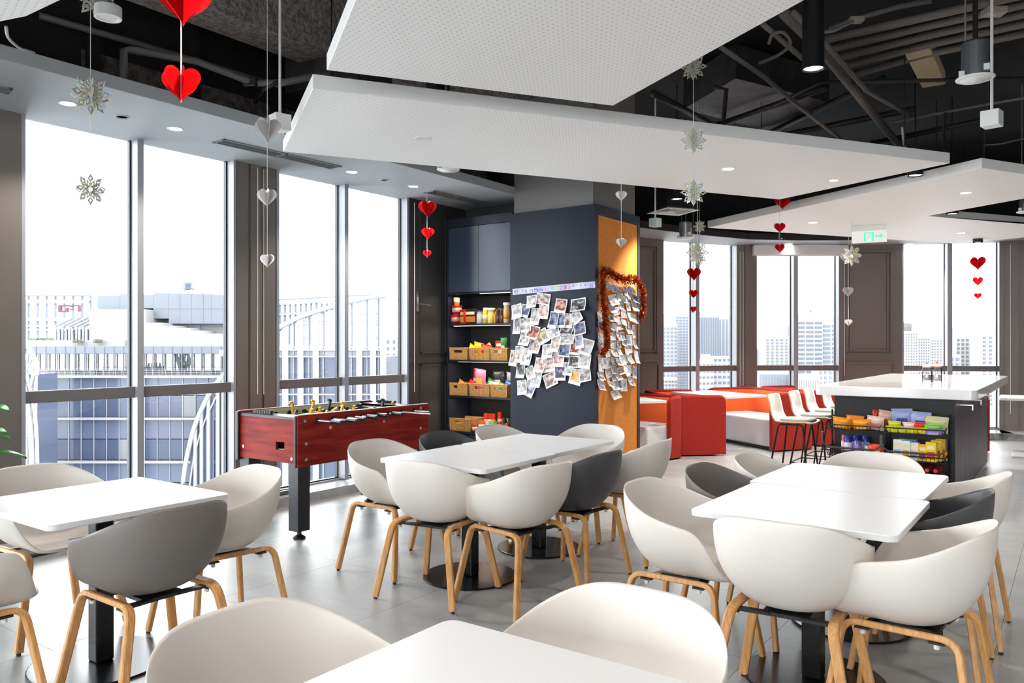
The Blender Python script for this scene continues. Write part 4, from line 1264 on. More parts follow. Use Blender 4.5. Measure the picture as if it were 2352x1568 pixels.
# ---- exit sign
M_exitw = mat('exit_sign_panel', S(206, 202, 200), 0.35, emit=(0.8, 0.8, 0.78), es=0.25)
M_exitg = mat('exit_green', S(40, 190, 110), 0.4, emit=(0.08, 0.80, 0.40), es=0.75)
def exit_sign():
    dep = 9.4
    a, b_ = at_d(1957, 559, dep + 0.12), at_d(2037, 554, dep - 0.05)
    d = b_ - a; L = Vector((d.x, d.y)).length
    zb, zt = a.z, at_d(1957, 532, dep + 0.12).z
    t = thing('exit_sign', 'illuminated emergency exit sign with green running figure and right arrow', 'sign', (a.x, a.y, zb), math.atan2(d.y, d.x))
    Hh = (zt - zb)
    MB().b2((0, 0, 0), (L, 0.02, Hh)).build('sign_panel', M_exitw, t, bevel=0.002)
    g = MB()
    s_ = Hh * 0.78; x0 = L * 0.34; z0 = Hh * 0.1; yf = -0.002
    def rect(xa, za, xb, zb_): g.b2((x0 + xa * s_, yf, z0 + za * s_), (x0 + xb * s_, 0.0, z0 + zb_ * s_))
    rect(0, 0, 0.2, 1); rect(0.8, 0, 1.0, 1); rect(0, 0.88, 1, 1)
    g.build('door_frame_symbol', M_exitg, t)
    f = MB()
    def limb(p, q, w): f.bar((x0 + p[0] * s_, yf, z0 + p[1] * s_), (x0 + q[0] * s_, yf, z0 + q[1] * s_), w * s_, 0.003)
    f.lathe([(0, -0.0015), (0.075 * s_, -0.0015), (0.075 * s_, 0.0015), (0, 0.0015)], (x0 + 0.60 * s_, yf, z0 + 0.77 * s_), 12, Matrix.Rotation(PI / 2, 3, 'X'))
    limb((0.52, 0.64), (0.46, 0.40), 0.16); limb((0.50, 0.62), (0.34, 0.52), 0.07); limb((0.55, 0.62), (0.72, 0.52), 0.07)
    limb((0.46, 0.42), (0.62, 0.25), 0.10); limb((0.62, 0.25), (0.70, 0.06), 0.09); limb((0.44, 0.40), (0.38, 0.22), 0.10); limb((0.38, 0.22), (0.22, 0.22), 0.08)
    f.build('running_figure', M_exitg, t)
    ar = MB()
    xa = L * 0.665; zc = Hh * 0.52; w = L * 0.24
    ar.slab([(xa, yf, zc - 0.07 * Hh), (xa + w * 0.55, yf, zc - 0.07 * Hh), (xa + w * 0.5, yf, zc - 0.2 * Hh), (xa + w * 0.65, yf, zc - 0.2 * Hh), (xa + w, yf, zc), (xa + w * 0.65, yf, zc + 0.2 * Hh), (xa + w * 0.5, yf, zc + 0.2 * Hh), (xa + w * 0.55, yf, zc + 0.07 * Hh), (xa, yf, zc + 0.07 * Hh)], (0, 0.002, 0))
    ar.build('arrow_symbol', M_exitg, t)
    for x in (0.01, L - 0.02):
        MB().tube([(x, 0.01, Hh), (x, 0.01, ZP - zb)], 0.003, 5).build('hanging_wire', M_steel, t)
    MB().b2((0.0, 0.006, Hh), (L, 0.010, Hh + 0.07)).build('clear_panel', glass_mat('clear_acrylic', (0.96, 0.98, 0.97), 0.05), t)
exit_sign()
# unseen pendants added to brighten the room from outside the frame
for k, (x, yy) in enumerate(((-2.2, 1.6), (-3.8, 0.2), (-3.6, -1.8), (-1.6, -0.6), (-1.6, -2.8), (0.6, 0.4), (0.6, -1.8), (2.6, -0.8), (2.6, 2.0), (2.4, 4.8), (1.0, 3.2), (1.2, 6.2), (4.4, 1.0), (4.4, 4.0), (3.0, 8.0), (0.8, 9.2), (1.0, 11.6))):
    t = thing('tube_pendant', 'added unseen black tube pendant outside the frame', 'light', (x, yy, 2.95), group='added pendants outside the frame')
    MB().lathe([(0.053, 0.012), (0.062, 0.0), (0.062, 0.3), (0.0, 0.3)], n=16).build('tube', M_blackmetal, t)
    MB().lathe([(0.0, 0.016), (0.053, 0.014), (0.053, 0.010)], n=14).build('lens', M_emit, t)
    MB().tube([(0, 0, 0.3), (0, 0, 1.2)], 0.006, 6).build('stem', M_blackmetal, t)
    spot('pendant_glow', (0, 0, -0.02), LAMPW * 1.3, t, 120, r=0.06)
# ================================================================== HANGING DECORATIONS
M_redfoil = mat('red_foil', S(222, 14, 20), 0.2, 0.45)
M_silverfoil = mat('silver_foil', S(222, 218, 216), 0.22, 0.5)
M_string = mat('white_string', S(220, 216, 210), 0.8)
M_holo = mat('holographic_foil', S(200, 198, 200), 0.25, 0.15)
def holo_nodes(m):
    nt, b, N = nodes(m)
    tc = N('ShaderNodeTexCoord'); nz = N('ShaderNodeTexNoise'); nz.inputs['Scale'].default_value = 9.0; nz.inputs['Detail'].default_value = 1
    oi = N('ShaderNodeObjectInfo'); ad = N('ShaderNodeVectorMath'); ad.operation = 'ADD'
    nt.links.new(tc.outputs['Object'], ad.inputs[0]); nt.links.new(oi.outputs['Random'], ad.inputs[1]); nt.links.new(ad.outputs[0], nz.inputs['Vector'])
    cr = N('ShaderNodeValToRGB'); e = cr.color_ramp.elements
    stops = [(0.28, (150, 110, 230)), (0.34, (90, 220, 200)), (0.39, (208, 204, 202)), (0.58, (214, 208, 204)), (0.62, (250, 200, 60)), (0.67, (80, 210, 120)), (0.72, (240, 120, 150))]
    e[0].position = stops[0][0]; e[0].color = (*S(*stops[0][1]), 1); e[1].position = stops[-1][0]; e[1].color = (*S(*stops[-1][1]), 1)
    for p, c in stops[1:-1]:
        q = e.new(p); q.color = (*S(*c), 1)
    nt.links.new(nz.outputs[0], cr.inputs[0]); nt.links.new(cr.outputs[0], b.inputs['Base Color'])
holo_nodes(M_holo)
def heart_mesh(planes=3):
    # outline of one lobe side, unit half width 1
    pts = []
    for k in range(25):
        t = PI * k / 24
        x = 16 * math.sin(t) ** 3 / 16.0
        z = (13 * math.cos(t) - 5 * math.cos(2 * t) - 2 * math.cos(3 * t) - math.cos(4 * t)) / 16.0
        pts.append((x, z))
    mb = MB()
    for p in range(planes * 2):
        a = PI * p / planes + 0.12
        c, s_ = math.cos(a), math.sin(a)
        n = Vector((-s_, c, 0)) * 0.006
        P = [Vector((x * c, x * s_, z)) for x, z in pts]
        mb.slab([q - n for q in P], n * 2)
    return mb.mesh('heart')
HEART = heart_mesh()
HM = {}
for k, m in (('r', M_redfoil), ('s', M_silverfoil)):
    me = HEART.copy(); me.materials.append(m); HM[k] = me
def flake_mesh(planes=3, arms=8):
    mb = MB()
    def plate(poly, hole, M):
        n = Vector((0, 0.004, 0))
        if hole:
            for i in range(len(poly)):
                a, b = poly[i], poly[(i + 1) % len(poly)]; c, d = hole[(i + 1) % len(poly)], hole[i]
                P = [Vector((q[0], 0, q[1])) for q in (a, b, c, d)]
                mb.slab([M @ (q - n) for q in P], M @ (n * 2))
        else:
            P = [Vector((q[0], 0, q[1])) for q in poly]
            mb.slab([M @ (q - n) for q in P], M @ (n * 2))
    for p in range(planes):
        R = Matrix.Rotation(PI * p / planes + 0.3, 3, 'Z')
        for k in range(arms):
            A = Matrix.Rotation(2 * PI * k / arms, 3, 'Y')
            M = R @ A
            plate([(0, 0.42), (0.19, 0.68), (0, 1.0), (-0.19, 0.68)], [(0, 0.56), (0.07, 0.68), (0, 0.82), (-0.07, 0.68)], M)
            plate([(0.025, 0.1), (0.025, 0.5), (-0.025, 0.5), (-0.025, 0.1)], None, M)
            B = M @ Matrix.Rotation(PI / arms, 3, 'Y')
            plate([(0, 0.12), (0.14, 0.36), (0, 0.66), (-0.14, 0.36)], [(0, 0.24), (0.05, 0.37), (0, 0.49), (-0.05, 0.37)], B)
    return mb.mesh('snowflake')
FLAKE = flake_mesh(); FLAKE.materials.append(M_holo)
def garland(name, label, px, d, items, top=None):
    """items: (px, py, radius px, kind)"""
    base = at_d(items[-1][0], items[-1][1], d)
    t = thing(name, label, 'hanging decoration', base, random.uniform(0, 3))
    zt = top if top else 4.15
    if base.z < ZP and any(in_poly(base.x, base.y, Q) for Q in PANELS): zt = ZP
    elif -4.92 < base.x < -4.58: zt = 3.62
    elif base.x < SOFX and base.y < 7: zt = ZS
    inv = Matrix.Rotation(-t.rotation_euler.z, 3, 'Z')
    MB().tube([(0, 0, -items[-1][2] / F * d), (0, 0, zt - base.z)], 0.0022, 5).build('string', M_string, t)
    for (ix, iy, r, kd) in items:
        p = inv @ (at_d(ix, iy, d) - base)
        sc = r / F * d
        o = mobj('heart' if kd in 'rs' else 'snowflake', HM[kd] if kd in 'rs' else FLAKE, None, t, (p.x, p.y, p.z), random.uniform(-0.12, 0.12) + YAW - t.rotation_euler.z - (0.12 if kd in 'rs' else 0.3))
        o.scale = (sc, sc, sc)
        o['label'] = {'r': 'red foil paper heart', 's': 'silver foil paper heart', 'f': 'holographic paper snowflake'}[kd]
    return t
garland('snowflake_garland', 'string of holographic snowflakes in front of the nearest left window', 208, 4.25, [(222, -6, 50, 'f'), (208, 218, 48, 'f'), (208, 435, 37, 'f')])
garland('heart_garland', 'string of large red foil hearts at the top left', 420, 2.75, [(421, -14, 72, 'r'), (416, 190, 45, 'r')], 3.9)
garland('heart_garland', 'string of three silver hearts before the left pier', 615, 4.75, [(615, 297, 31, 's'), (613, 452, 23, 's'), (614, 597, 17, 's')])
garland('heart_garland', 'string of three red hearts hanging before the dark wall by the cabinet', 982, 8.15, [(982, 478, 21.5, 'r'), (983, 535, 15, 'r'), (981, 582, 10, 'r')], ZS)
garland('heart_garland', 'string of two silver hearts in front of the ochre pin board', 1427, 7.0, [(1427, 449, 13, 's'), (1427, 557, 12.5, 's')])
garland('snowflake_garland', 'string of holographic snowflakes in front of the middle ceiling panel', 1593, 4.95, [(1592, 153, 32, 'f'), (1593, 322, 31, 'f'), (1593, 442, 31, 'f')])
garland('snowflake_garland', 'string of small snowflakes behind the can light with metal frame', 1607, 9.2, [(1607, 520, 15.5, 'f'), (1607, 598, 14.5, 'f')])
garland('snowflake_garland', 'string ending in one large white snowflake above the red hearts', 1602, 7.6, [(1602, 580, 28, 'f')])
garland('heart_garland', 'string of three red hearts in front of the far window mullion', 1594, 10.3, [(1594, 628, 16.5, 'r'), (1593, 674, 11, 'r'), (1592, 710, 8.5, 'r')])
garland('heart_garland', 'string of red hearts hanging behind the tip of the middle panel', 1796, 8.3, [(1797, 463, 17.5, 'r'), (1791, 522, 13, 'r'), (1791, 569, 11.5, 'r')])
garland('snowflake_garland', 'single white snowflake hanging beside the exit sign', 1955, 9.0, [(1956, 587, 25, 'f')])
garland('heart_garland', 'string of three silver hearts before the far wall panel', 1947, 10.0, [(1944, 592, 14, 's'), (1948, 669, 13, 's'), (1949, 740, 9, 's')])
garland('heart_garland', 'string of three red hearts in front of the far right window', 2246, 11.0, [(2246, 603, 17.5, 'r'), (2246, 645, 12, 'r'), (2246, 679, 8.5, 'r')])

# ================================================================== PHOTOS ON THE PILLAR
M_card = mat('photo_card_white', S(226, 226, 226), 0.4)
PAL = {
 'grey': ((210, 208, 206), (180, 176, 175), (116, 112, 114)), 'white': ((232, 230, 228), (212, 210, 209), (150, 148, 150)), 'blue': ((150, 160, 186), (92, 100, 130), (46, 52, 76)),
 'tan': ((214, 202, 194), (178, 160, 150), (96, 70, 66)), 'pink': ((226, 206, 204), (210, 176, 176), (140, 110, 112)),
 'red': ((206, 172, 150), (158, 70, 58), (84, 30, 32)), 'dark': ((190, 186, 184), (86, 80, 82), (36, 32, 36)),
 'yellow': ((222, 206, 160), (210, 180, 110), (120, 118, 124)), 'lilac': ((206, 204, 218), (160, 158, 182), (90, 86, 108)),
 'violet': ((170, 150, 190), (74, 70, 96), (38, 36, 52)), 'orange': ((176, 206, 194), (226, 178, 120), (206, 150, 80)), 'strip': ((216, 214, 212), (188, 184, 184), (90, 88, 90))}
PICM = {}
for k, cs in PAL.items():
    m = mat('photo_print_' + k, S(*cs[1]), 0.35)
    nt, b, N = nodes(m)
    tc = N('ShaderNodeTexCoord'); oi = N('ShaderNodeObjectInfo'); ad = N('ShaderNodeVectorMath'); ad.operation = 'ADD'
    ml = N('ShaderNodeMath'); ml.operation = 'MULTIPLY'; ml.inputs[1].default_value = 50
    nz = N('ShaderNodeTexNoise'); nz.inputs['Scale'].default_value = 3.2; nz.inputs['Detail'].default_value = 2.5
    nt.links.new(oi.outputs['Random'], ml.inputs[0]); nt.links.new(tc.outputs['Object'], ad.inputs[0]); nt.links.new(ml.outputs[0], ad.inputs[1]); nt.links.new(ad.outputs[0], nz.inputs['Vector'])
    cr = N('ShaderNodeValToRGB'); e = cr.color_ramp.elements
    e[0].position = 0.36; e[0].color = (*S(*cs[2]), 1); e[1].position = 0.64; e[1].color = (*S(*cs[0]), 1); q = e.new(0.5); q.color = (*S(*cs[1]), 1)
    nt.links.new(nz.outputs[0], cr.inputs[0]); nt.links.new(cr.outputs[0], b.inputs['Base Color'])
    PICM[k] = m
def curl_card(bend):
    # unit card in XZ, facing -Y, bent away at the bottom (towards -Y)
    mb = MB(); n = 6
    def surf(x, z, off): return (x, -bend * (0.5 - z) ** 2 - bend * 0.3 * abs(x) ** 2 + off, z)
    def grid(x0, x1, z0, z1, off):
        vs_, fs = [], []
        for i in range(n + 1):
            for j in range(n + 1):
                vs_.append(surf(x0 + (x1 - x0) * j / n, z0 + (z1 - z0) * i / n, off))
        for i in range(n):
            for j in range(n):
                a = i * (n + 1) + j
                fs.append((a, a + 1, a + n + 2, a + n + 1))
        return MB().add(vs_, fs)
    return grid(-0.5, 0.5, -0.5, 0.5, 0), grid(-0.42, 0.42, -0.30, 0.43, -0.006), grid(-0.44, 0.44, -0.40, 0.40, -0.006)
CURLS = []
for bnd in (0.10, 0.22, 0.4):
    a, b_, c = curl_card(bnd)
    am = a.mesh('card'); am.materials.append(M_card)
    CURLS.append((am, b_.mesh('print'), c.mesh('print')))
PRM = {}
def print_mesh(ci, land, key):
    k = (ci, land, key)
    if k not in PRM:
        me = CURLS[ci][2 if land else 1].copy(); me.materials.clear(); me.materials.append(PICM[key]); PRM[k] = me
    return PRM[k]
M_pin = mat('brown_push_pin', S(96, 40, 30), 0.35)
PIN = MB().lathe([(0.0, 0.0), (0.004, 0.0), (0.004, 0.008), (0.0, 0.010)], n=6, M=Matrix.Rotation(PI / 2, 3, 'X')).mesh('push_pin'); PIN.materials.append(M_pin)
def photo(pos, w, h, rot, key, label, rz=0.0, group=None, layer=0, pin=True):
    t = thing('photo_print', label, 'photo', pos, (0, 0, rz), group)
    t.rotation_euler = Matrix.Rotation(rz, 3, 'Z').to_4x4().to_euler() if not rot else (Matrix.Rotation(rz, 4, 'Z') @ Matrix.Rotation(math.radians(rot), 4, 'Y')).to_euler()
    ci = random.randrange(3)
    c = mobj('card', CURLS[ci][0], None, t); c.scale = (w, 0.10, h)
    p = mobj('print', print_mesh(ci, w > h, key), None, t); p.scale = (w, 0.10, h)
    if pin:
        mobj('push_pin', PIN, None, t, (0, -0.001, h * 0.44))
    return t
NAVY = [(110, 420, 120, 170, -12, 'grey'), (215, 415, 100, 150, 14, 'blue'), (300, 295, 115, 150, -6, 'grey'), (440, 260, 165, 130, 8, 'tan'), (450, 425, 120, 165, 4, 'pink'), (350, 485, 110, 195, 3, 'grey'), (108, 605, 85, 190, 0, 'strip'), (212, 600, 135, 165, -2, 'grey'), (215, 770, 120, 160, 6, 'grey'), (320, 685, 130, 150, 14, 'red'), (430, 745, 140, 170, -24, 'yellow'), (340, 865, 130, 165, 6, 'tan'), (65, 1020, 90, 185, 6, 'tan'), (140, 970, 100, 190, 2, 'grey'), (240, 1000, 110, 200, 6, 'strip'), (155, 1170, 100, 190, 1, 'dark'), (275, 1210, 110, 150, -24, 'grey'), (360, 1290, 115, 190, 4, 'grey'), (175, 1395, 110, 170, -8, 'grey'), (270, 1410, 120, 190, 22, 'lilac'),
 (672, 350, 135, 165, 8, 'red'), (900, 335, 175, 150, -6, 'dark'), (585, 530, 100, 195, 8, 'blue'), (675, 540, 95, 165, 0, 'blue'), (765, 540, 105, 170, 4, 'tan'), (875, 490, 120, 150, -35, 'grey'), (575, 690, 140, 130, -18, 'grey'), (745, 670, 150, 85, 0, 'dark'), (915, 640, 140, 150, -12, 'blue'), (755, 780, 165, 115, -3, 'grey'), (905, 790, 100, 200, -12, 'lilac'), (605, 835, 105, 190, 4, 'tan'), (505, 930, 125, 165, -4, 'grey'), (720, 920, 130, 150, 6, 'blue'), (850, 900, 120, 140, 4, 'red'), (1010, 880, 140, 190, 14, 'grey'), (640, 1030, 130, 180, 4, 'pink'), (840, 1065, 125, 140, 2, 'dark'), (975, 1060, 145, 170, 4, 'grey'), (405, 1110, 120, 170, 6, 'pink'), (515, 1105, 140, 170, -12, 'tan'), (760, 1160, 110, 150, 6, 'grey'), (660, 1215, 130, 170, -2, 'violet'), (535, 1295, 150, 165, -24, 'tan'), (860, 1260, 140, 185, 12, 'orange'), (980, 1235, 140, 160, -12, 'grey')]
GN = 'instant photos pinned to the navy pillar front'
WORD = {'grey': 'pale grey', 'blue': 'dusky blue', 'tan': 'beige', 'pink': 'pinkish', 'red': 'dark red', 'dark': 'high contrast dark', 'yellow': 'sandy yellow', 'lilac': 'lilac', 'violet': 'violet lit', 'orange': 'green and orange', 'strip': 'four-frame strip', 'white': 'mostly white'}
POSW = {(0, 0): 'upper left', (1, 0): 'upper middle', (2, 0): 'upper right', (0, 1): 'left middle', (1, 1): 'centre', (2, 1): 'right middle', (0, 2): 'lower left', (1, 2): 'lower middle', (2, 2): 'lower right'}
SEEN = {}
TILT = lambda r: 'tilted left' if r < -8 else ('tilted right' if r > 8 else 'straight')
ORD = ['', ', second down', ', third down', ', fourth down', ', fifth down', ', lowest']
for i, (x, y, w, h, r, k) in enumerate(sorted(NAVY, key=lambda q: q[1])):
    px, py = 1170 + x / 5.6, 640 + y / 5.6
    P = at_Y(px, py, PY0)
    d = dY(px, PY0)
    wm = abs(at_Y(px + w / 11.2, py, PY0).x - at_Y(px - w / 11.2, py, PY0).x); hm = h / 5.6 / F * d
    reg = POSW[(min(2, int((x - 20) / 355)), min(2, int((y - 180) / 420)))]
    lab = '%s photo %s at the %s of the navy pillar' % (WORD[k], TILT(r), reg)
    SEEN[lab] = SEEN.get(lab, 0) + 1
    photo((P.x, PY0 - 0.006 - 0.0012 * (i % 5), P.z), wm * 1.1, hm * 1.1, r, k, lab + ORD[SEEN[lab] - 1], 0.0, GN)
# ochre pin board photos
OCH = [(172, 312, 60, 80), (228, 330, 55, 90), (280, 350, 55, 90), (335, 365, 45, 110), (385, 380, 40, 140), (428, 345, 35, 100), (210, 455, 85, 110), (290, 425, 60, 90), (335, 450, 45, 80), (375, 510, 40, 120), (440, 440, 60, 90), (435, 515, 60, 120), (90, 430, 40, 70), (195, 545, 60, 90), (245, 575, 65, 80), (300, 510, 50, 90), (330, 600, 60, 90), (375, 620, 25, 120), (425, 650, 65, 100), (75, 630, 50, 110), (190, 650, 55, 70), (240, 665, 50, 70), (285, 675, 60, 80), (325, 690, 50, 70), (235, 745, 60, 90), (285, 740, 45, 60), (370, 750, 55, 130), (435, 790, 35, 140), (80, 730, 55, 100), (180, 740, 30, 70), (85, 860, 60, 100), (215, 840, 60, 80), (270, 840, 50, 90), (315, 835, 45, 80), (385, 880, 60, 110), (438, 915, 35, 110), (85, 950, 60, 90), (215, 925, 60, 90), (275, 920, 45, 80), (325, 900, 50, 80), (355, 985, 35, 100), (395, 975, 55, 90), (160, 1020, 60, 80), (220, 1015, 65, 80), (270, 1000, 40, 80), (80, 1065, 50, 70), (455, 1060, 45, 130), (145, 1125, 85, 110), (215, 1105, 50, 80), (265, 1110, 55, 80), (305, 1090, 50, 110), (355, 1080, 45, 90), (390, 1085, 45, 90), (85, 1160, 55, 110), (215, 1195, 50, 80), (290, 1205, 65, 70), (345, 1190, 40, 140), (385, 1190, 50, 90), (443, 1220, 45, 130), (160, 1225, 55, 110), (80, 1260, 60, 90), (215, 1270, 40, 80), (260, 1255, 55, 90), (160, 1325, 30, 90), (395, 1310, 60, 100), (82, 1355, 70, 110), (225, 1360, 75, 90), (270, 1350, 60, 110), (325, 1355, 75, 130), (230, 1455, 90, 90)]
GO = 'small photos pinned to the ochre side of the pillar'
rows_o = ['top row', 'second row', 'third row', 'fourth row', 'fifth row', 'sixth row', 'lowest row']
for i, (x, y, w, h) in enumerate(OCH):
    px, py = 1360 + x / 4.614, 590 + y / 4.614
    P = at_X(px, py, PX1); d = dX(px, PX1)
    wm = abs(at_X(px + w / 9.23, py, PX1).y - at_X(px - w / 9.23, py, PX1).y); hm = h / 4.614 / F * d
    k = random.choice(('white', 'white', 'white', 'grey', 'strip', 'tan', 'lilac', 'white', 'blue', 'dark'))
    col = ('left', 'middle', 'right')[min(2, int(x / 165))]
    rr = rows_o[min(6, int((y - 280) / 175))]
    lab = '%s photo, %s of the %s, on the ochre board' % (WORD[k], col, rr)
    photo((PX1 + 0.002 + 0.0012 * (i % 5), P.y, P.z), min(wm, 0.17), hm, random.uniform(-10, 10), k, lab, PI / 2, GO, pin=False)
# ---- tinsel garland over the pin board
M_tinsel = mat('copper_red_tinsel', S(178, 56, 22), 0.25, 0.75)
add_noise(M_tinsel, S(120, 22, 12), S(226, 110, 40), 40, 2)
TP = [(95, 1030), (150, 940), (140, 820), (120, 700), (125, 580), (105, 460), (95, 330), (100, 210), (110, 140), (170, 165), (250, 215), (340, 245), (430, 230), (485, 270), (525, 360), (530, 470), (525, 570), (505, 660)]
tpts = []
for x, y in TP:
    px, py = 1360 + x / 4.614, 590 + y / 4.614
    p = at_X(px, py, PX1 + 0.045); tpts.append(p)
tg = thing('tinsel_garland', 'copper red tinsel garland framing the photos on the ochre board', 'garland', tpts[-1])
core = [p - tpts[-1] for p in tpts]
MB().tube(core, 0.012, 6).build('core_wire', M_tinsel, tg)
st = MB()
rnd = random.Random(3)
for i in range(len(core) - 1):
    L = (core[i + 1] - core[i]).length
    for k in range(int(L * 1300)):
        p = core[i].lerp(core[i + 1], rnd.random())
        v = Vector((rnd.gauss(0, 1), rnd.gauss(0, 1), rnd.gauss(0, 1))).normalized()
        if v.x < -0.3: v.x = -v.x
        ln = rnd.uniform(0.04, 0.066)
        s_ = v.cross(Vector((rnd.gauss(0, 1), rnd.gauss(0, 1), rnd.gauss(0, 1)))).normalized() * 0.0035
        st.add([p - s_, p + s_, p + v * ln + s_ * 0.8, p + v * ln - s_ * 0.8], [(0, 1, 2, 3)])
o = st.build('tinsel_strands', M_tinsel, tg); o['kind'] = 'stuff'
# ---- paper banner on the navy front
def text_mesh(txt, size, m, parent, loc, rot=(PI / 2, 0, 0), name='lettering', ext=0.0006, align='LEFT'):
    cu = bpy.data.curves.new('txt', 'FONT'); cu.body = txt; cu.size = size; cu.extrude = ext; cu.align_x = align; cu.resolution_u = 2
    ob = bpy.data.objects.new('txt', cu); COL.objects.link(ob)
    dg = bpy.context.evaluated_depsgraph_get()
    me = bpy.data.meshes.new_from_object(ob.evaluated_get(dg))
    bpy.data.objects.remove(ob)
    me.materials.clear()
    o = mobj(name, me, m, parent, loc, rot)
    return o
bL, bR = at_Y(1177.5, 669, PY0 - 0.004), at_Y(1367, 664, PY0 - 0.004)
ban = thing('paper_banner', 'narrow lilac paper banner with coloured hand lettering above the photos', 'banner', (bL.x, PY0 - 0.004, (bL.z + bR.z) / 2 - 0.0), (0, -0.035, 0))
BW = bR.x - bL.x
M_ban = mat('lilac_paper', S(206, 206, 226), 0.6)
add_noise(M_ban, S(186, 182, 222), S(222, 224, 236), 7, 3)
MB().b2((0, 0, -0.028), (BW, 0.002, 0.035)).build('paper_strip', M_ban, ban)
inks = {'p': mat('ink_purple', S(120, 100, 190), 0.5), 'b': mat('ink_blue', S(58, 82, 190), 0.5), 'r': mat('ink_red', S(224, 66, 52), 0.5), 'y': mat('ink_yellow', S(240, 196, 60), 0.5), 'c': mat('ink_cyan', S(110, 200, 220), 0.5), 'k': mat('ink_pink', S(236, 160, 200), 0.5)}
for (fx_, ch, kk, sz) in ((0.02, '83', 'p', 0.05), (0.05, ':', 'p', 0.05), (0.12, '*', 'p', 0.05), (0.16, '%', 'p', 0.04), (0.215, '(*)', 'p', 0.045), (0.275, 'M', 'b', 0.055), (0.315, 'e', 'r', 0.055), (0.345, 'l', 'b', 0.055), (0.365, 'a', 'b', 0.055), (0.395, 'd', 'k', 0.055), (0.43, 'i', 'k', 0.055), (0.48, '\u840c', 'c', 0.05), (0.53, '\u5ba0', 'y', 0.05), (0.58, '\u4e4b', 'b', 0.05), (0.63, '\u5bb6', 'r', 0.05), (0.69, ':)', 'p', 0.05), (0.74, '*', 'p', 0.05), (0.80, '. *', 'p', 0.05), (0.88, '*', 'p', 0.05), (0.94, '(:)', 'p', 0.045)):
    text_mesh(ch, sz, inks[kk], ban, (fx_ * BW, -0.001, -0.016))
# ================================================================== SNACKS IN THE CABINET
def cm(name, rgb, rough=0.4, metal=0.0):
    return mat(name, S(*rgb), rough, metal)
YS = CYF + 0.10
def cab_x(zx):                         # zoom column -> room X on the item plane
    return at_Y(1020 + zx / 4.478, 800, YS).x
SC_ = F and dY(1100, YS) / F / 4.478   # metres per zoom pixel (vertical)
SW_ = abs(at_Y(1120, 800, YS).x - at_Y(1080, 800, YS).x) / 40 / 4.478
ZSH = {1: 1.65, 2: 1.25, 3: 0.853, 4: 0.455}
def bottle(name, x, y, z, r, h, body, cap, label, group=None, neck=0.35, liq=None, wrap=None, cat='bottle', capr=None):
    t = thing(name, label, cat, (x, y, z), 0, group)
    sh = h * 0.66
    MB().lathe([(r * 0.9, 0), (r, 0.006), (r, sh), (r * 0.85, sh + 0.12 * h), (r * neck * 1.3, h * 0.88), (r * neck * 1.2, h * 0.9)], n=16).build('body', body, t, smooth=True)
    cr = capr or r * neck * 1.45
    MB().lathe([(cr, h * 0.88), (cr, h), (0, h)], n=14).build('cap', cap, t)
    if wrap: MB().lathe([(r * 1.015, h * 0.2), (r * 1.015, h * 0.55)], n=16).build('label_wrap', wrap, t, smooth=True)
    return t
def can(x, y, z, r, h, m, m2, label, group=None, name='drink_can'):
    t = thing(name, label, 'can', (x, y, z), 0, group)
    MB().lathe([(r * 0.8, 0), (r, 0.01), (r, h - 0.012), (r * 0.85, h - 0.002), (r * 0.85, h)], n=16).build('body', m, t, smooth=True)
    MB().lathe([(0, h - 0.004), (r * 0.78, h - 0.004), (r * 0.82, h + 0.001)], n=14).build('lid', M_steel, t)
    MB().lathe([(r * 1.012, h * 0.25), (r * 1.012, h * 0.68)], n=16).build('label_wrap', m2, t, smooth=True)
    return t
def bag(x, y, z, w, h, d, m, label, rz=0.0, tilt=0.0, m2=None, group=None, name='snack_bag', lean=0.0):
    """pillow bag, standing"""
    t = thing(name, label, 'snack', (x, y, z), (lean, tilt, rz), group)
    vs_, fs = [], []
    NX, NZ = 7, 9
    for side in (-1, 1):
        for j in range(NZ):
            for i in range(NX):
                u, v = i / (NX - 1) * 2 - 1, j / (NZ - 1) * 2 - 1
                b = max(0, (1 - u ** 4)) * max(0, (1 - v ** 4))
                wob = 1 + 0.05 * math.sin(5 * u + 3 * v + w * 90)
                ww = w / 2 * (1 - 0.05 * (1 - abs(v)))
                vs_.append((ww * u, side * d / 2 * b * wob, (v + 1) / 2 * h))
    for s_ in range(2):
        o_ = s_ * NX * NZ
        for j in range(NZ - 1):
            for i in range(NX - 1):
                fs.append((o_ + j * NX + i, o_ + j * NX + i + 1, o_ + (j + 1) * NX + i + 1, o_ + (j + 1) * NX + i))
    MB().add(vs_, fs).build('pouch', m, t, smooth=True)
    if m2:
        MB().slab([(-w * 0.28, -d * 0.52, h * 0.3), (w * 0.28, -d * 0.52, h * 0.3), (w * 0.24, -d * 0.52, h * 0.62), (-w * 0.24, -d * 0.52, h * 0.62)], (0, 0.004, 0)).build('label_patch', m2, t)
    MB().b2((-w / 2, -0.002, h - 0.006), (w / 2, 0.002, h + 0.008)).build('seal', m, t)
    return t
def carton(x, y, z, w, h, d, m, m2, label, rz=0.0, group=None, name='snack_box', cat='box'):
    t = thing(name, label, cat, (x, y, z), rz, group)
    MB().b2((-w / 2, -d / 2, 0), (w / 2, d / 2, h)).build('carton', m, t, bevel=0.002)
    MB().b2((-w * 0.40, -d / 2 - 0.001, h * 0.12), (w * 0.40, -d / 2, h * 0.5)).build('printed_panel', m2, t)
    MB().b2((-w * 0.36, -d / 2 - 0.001, h * 0.62), (w * 0.36, -d / 2, h * 0.82)).build('printed_title', cm('print_cream', (244, 226, 170)), t)
    return t
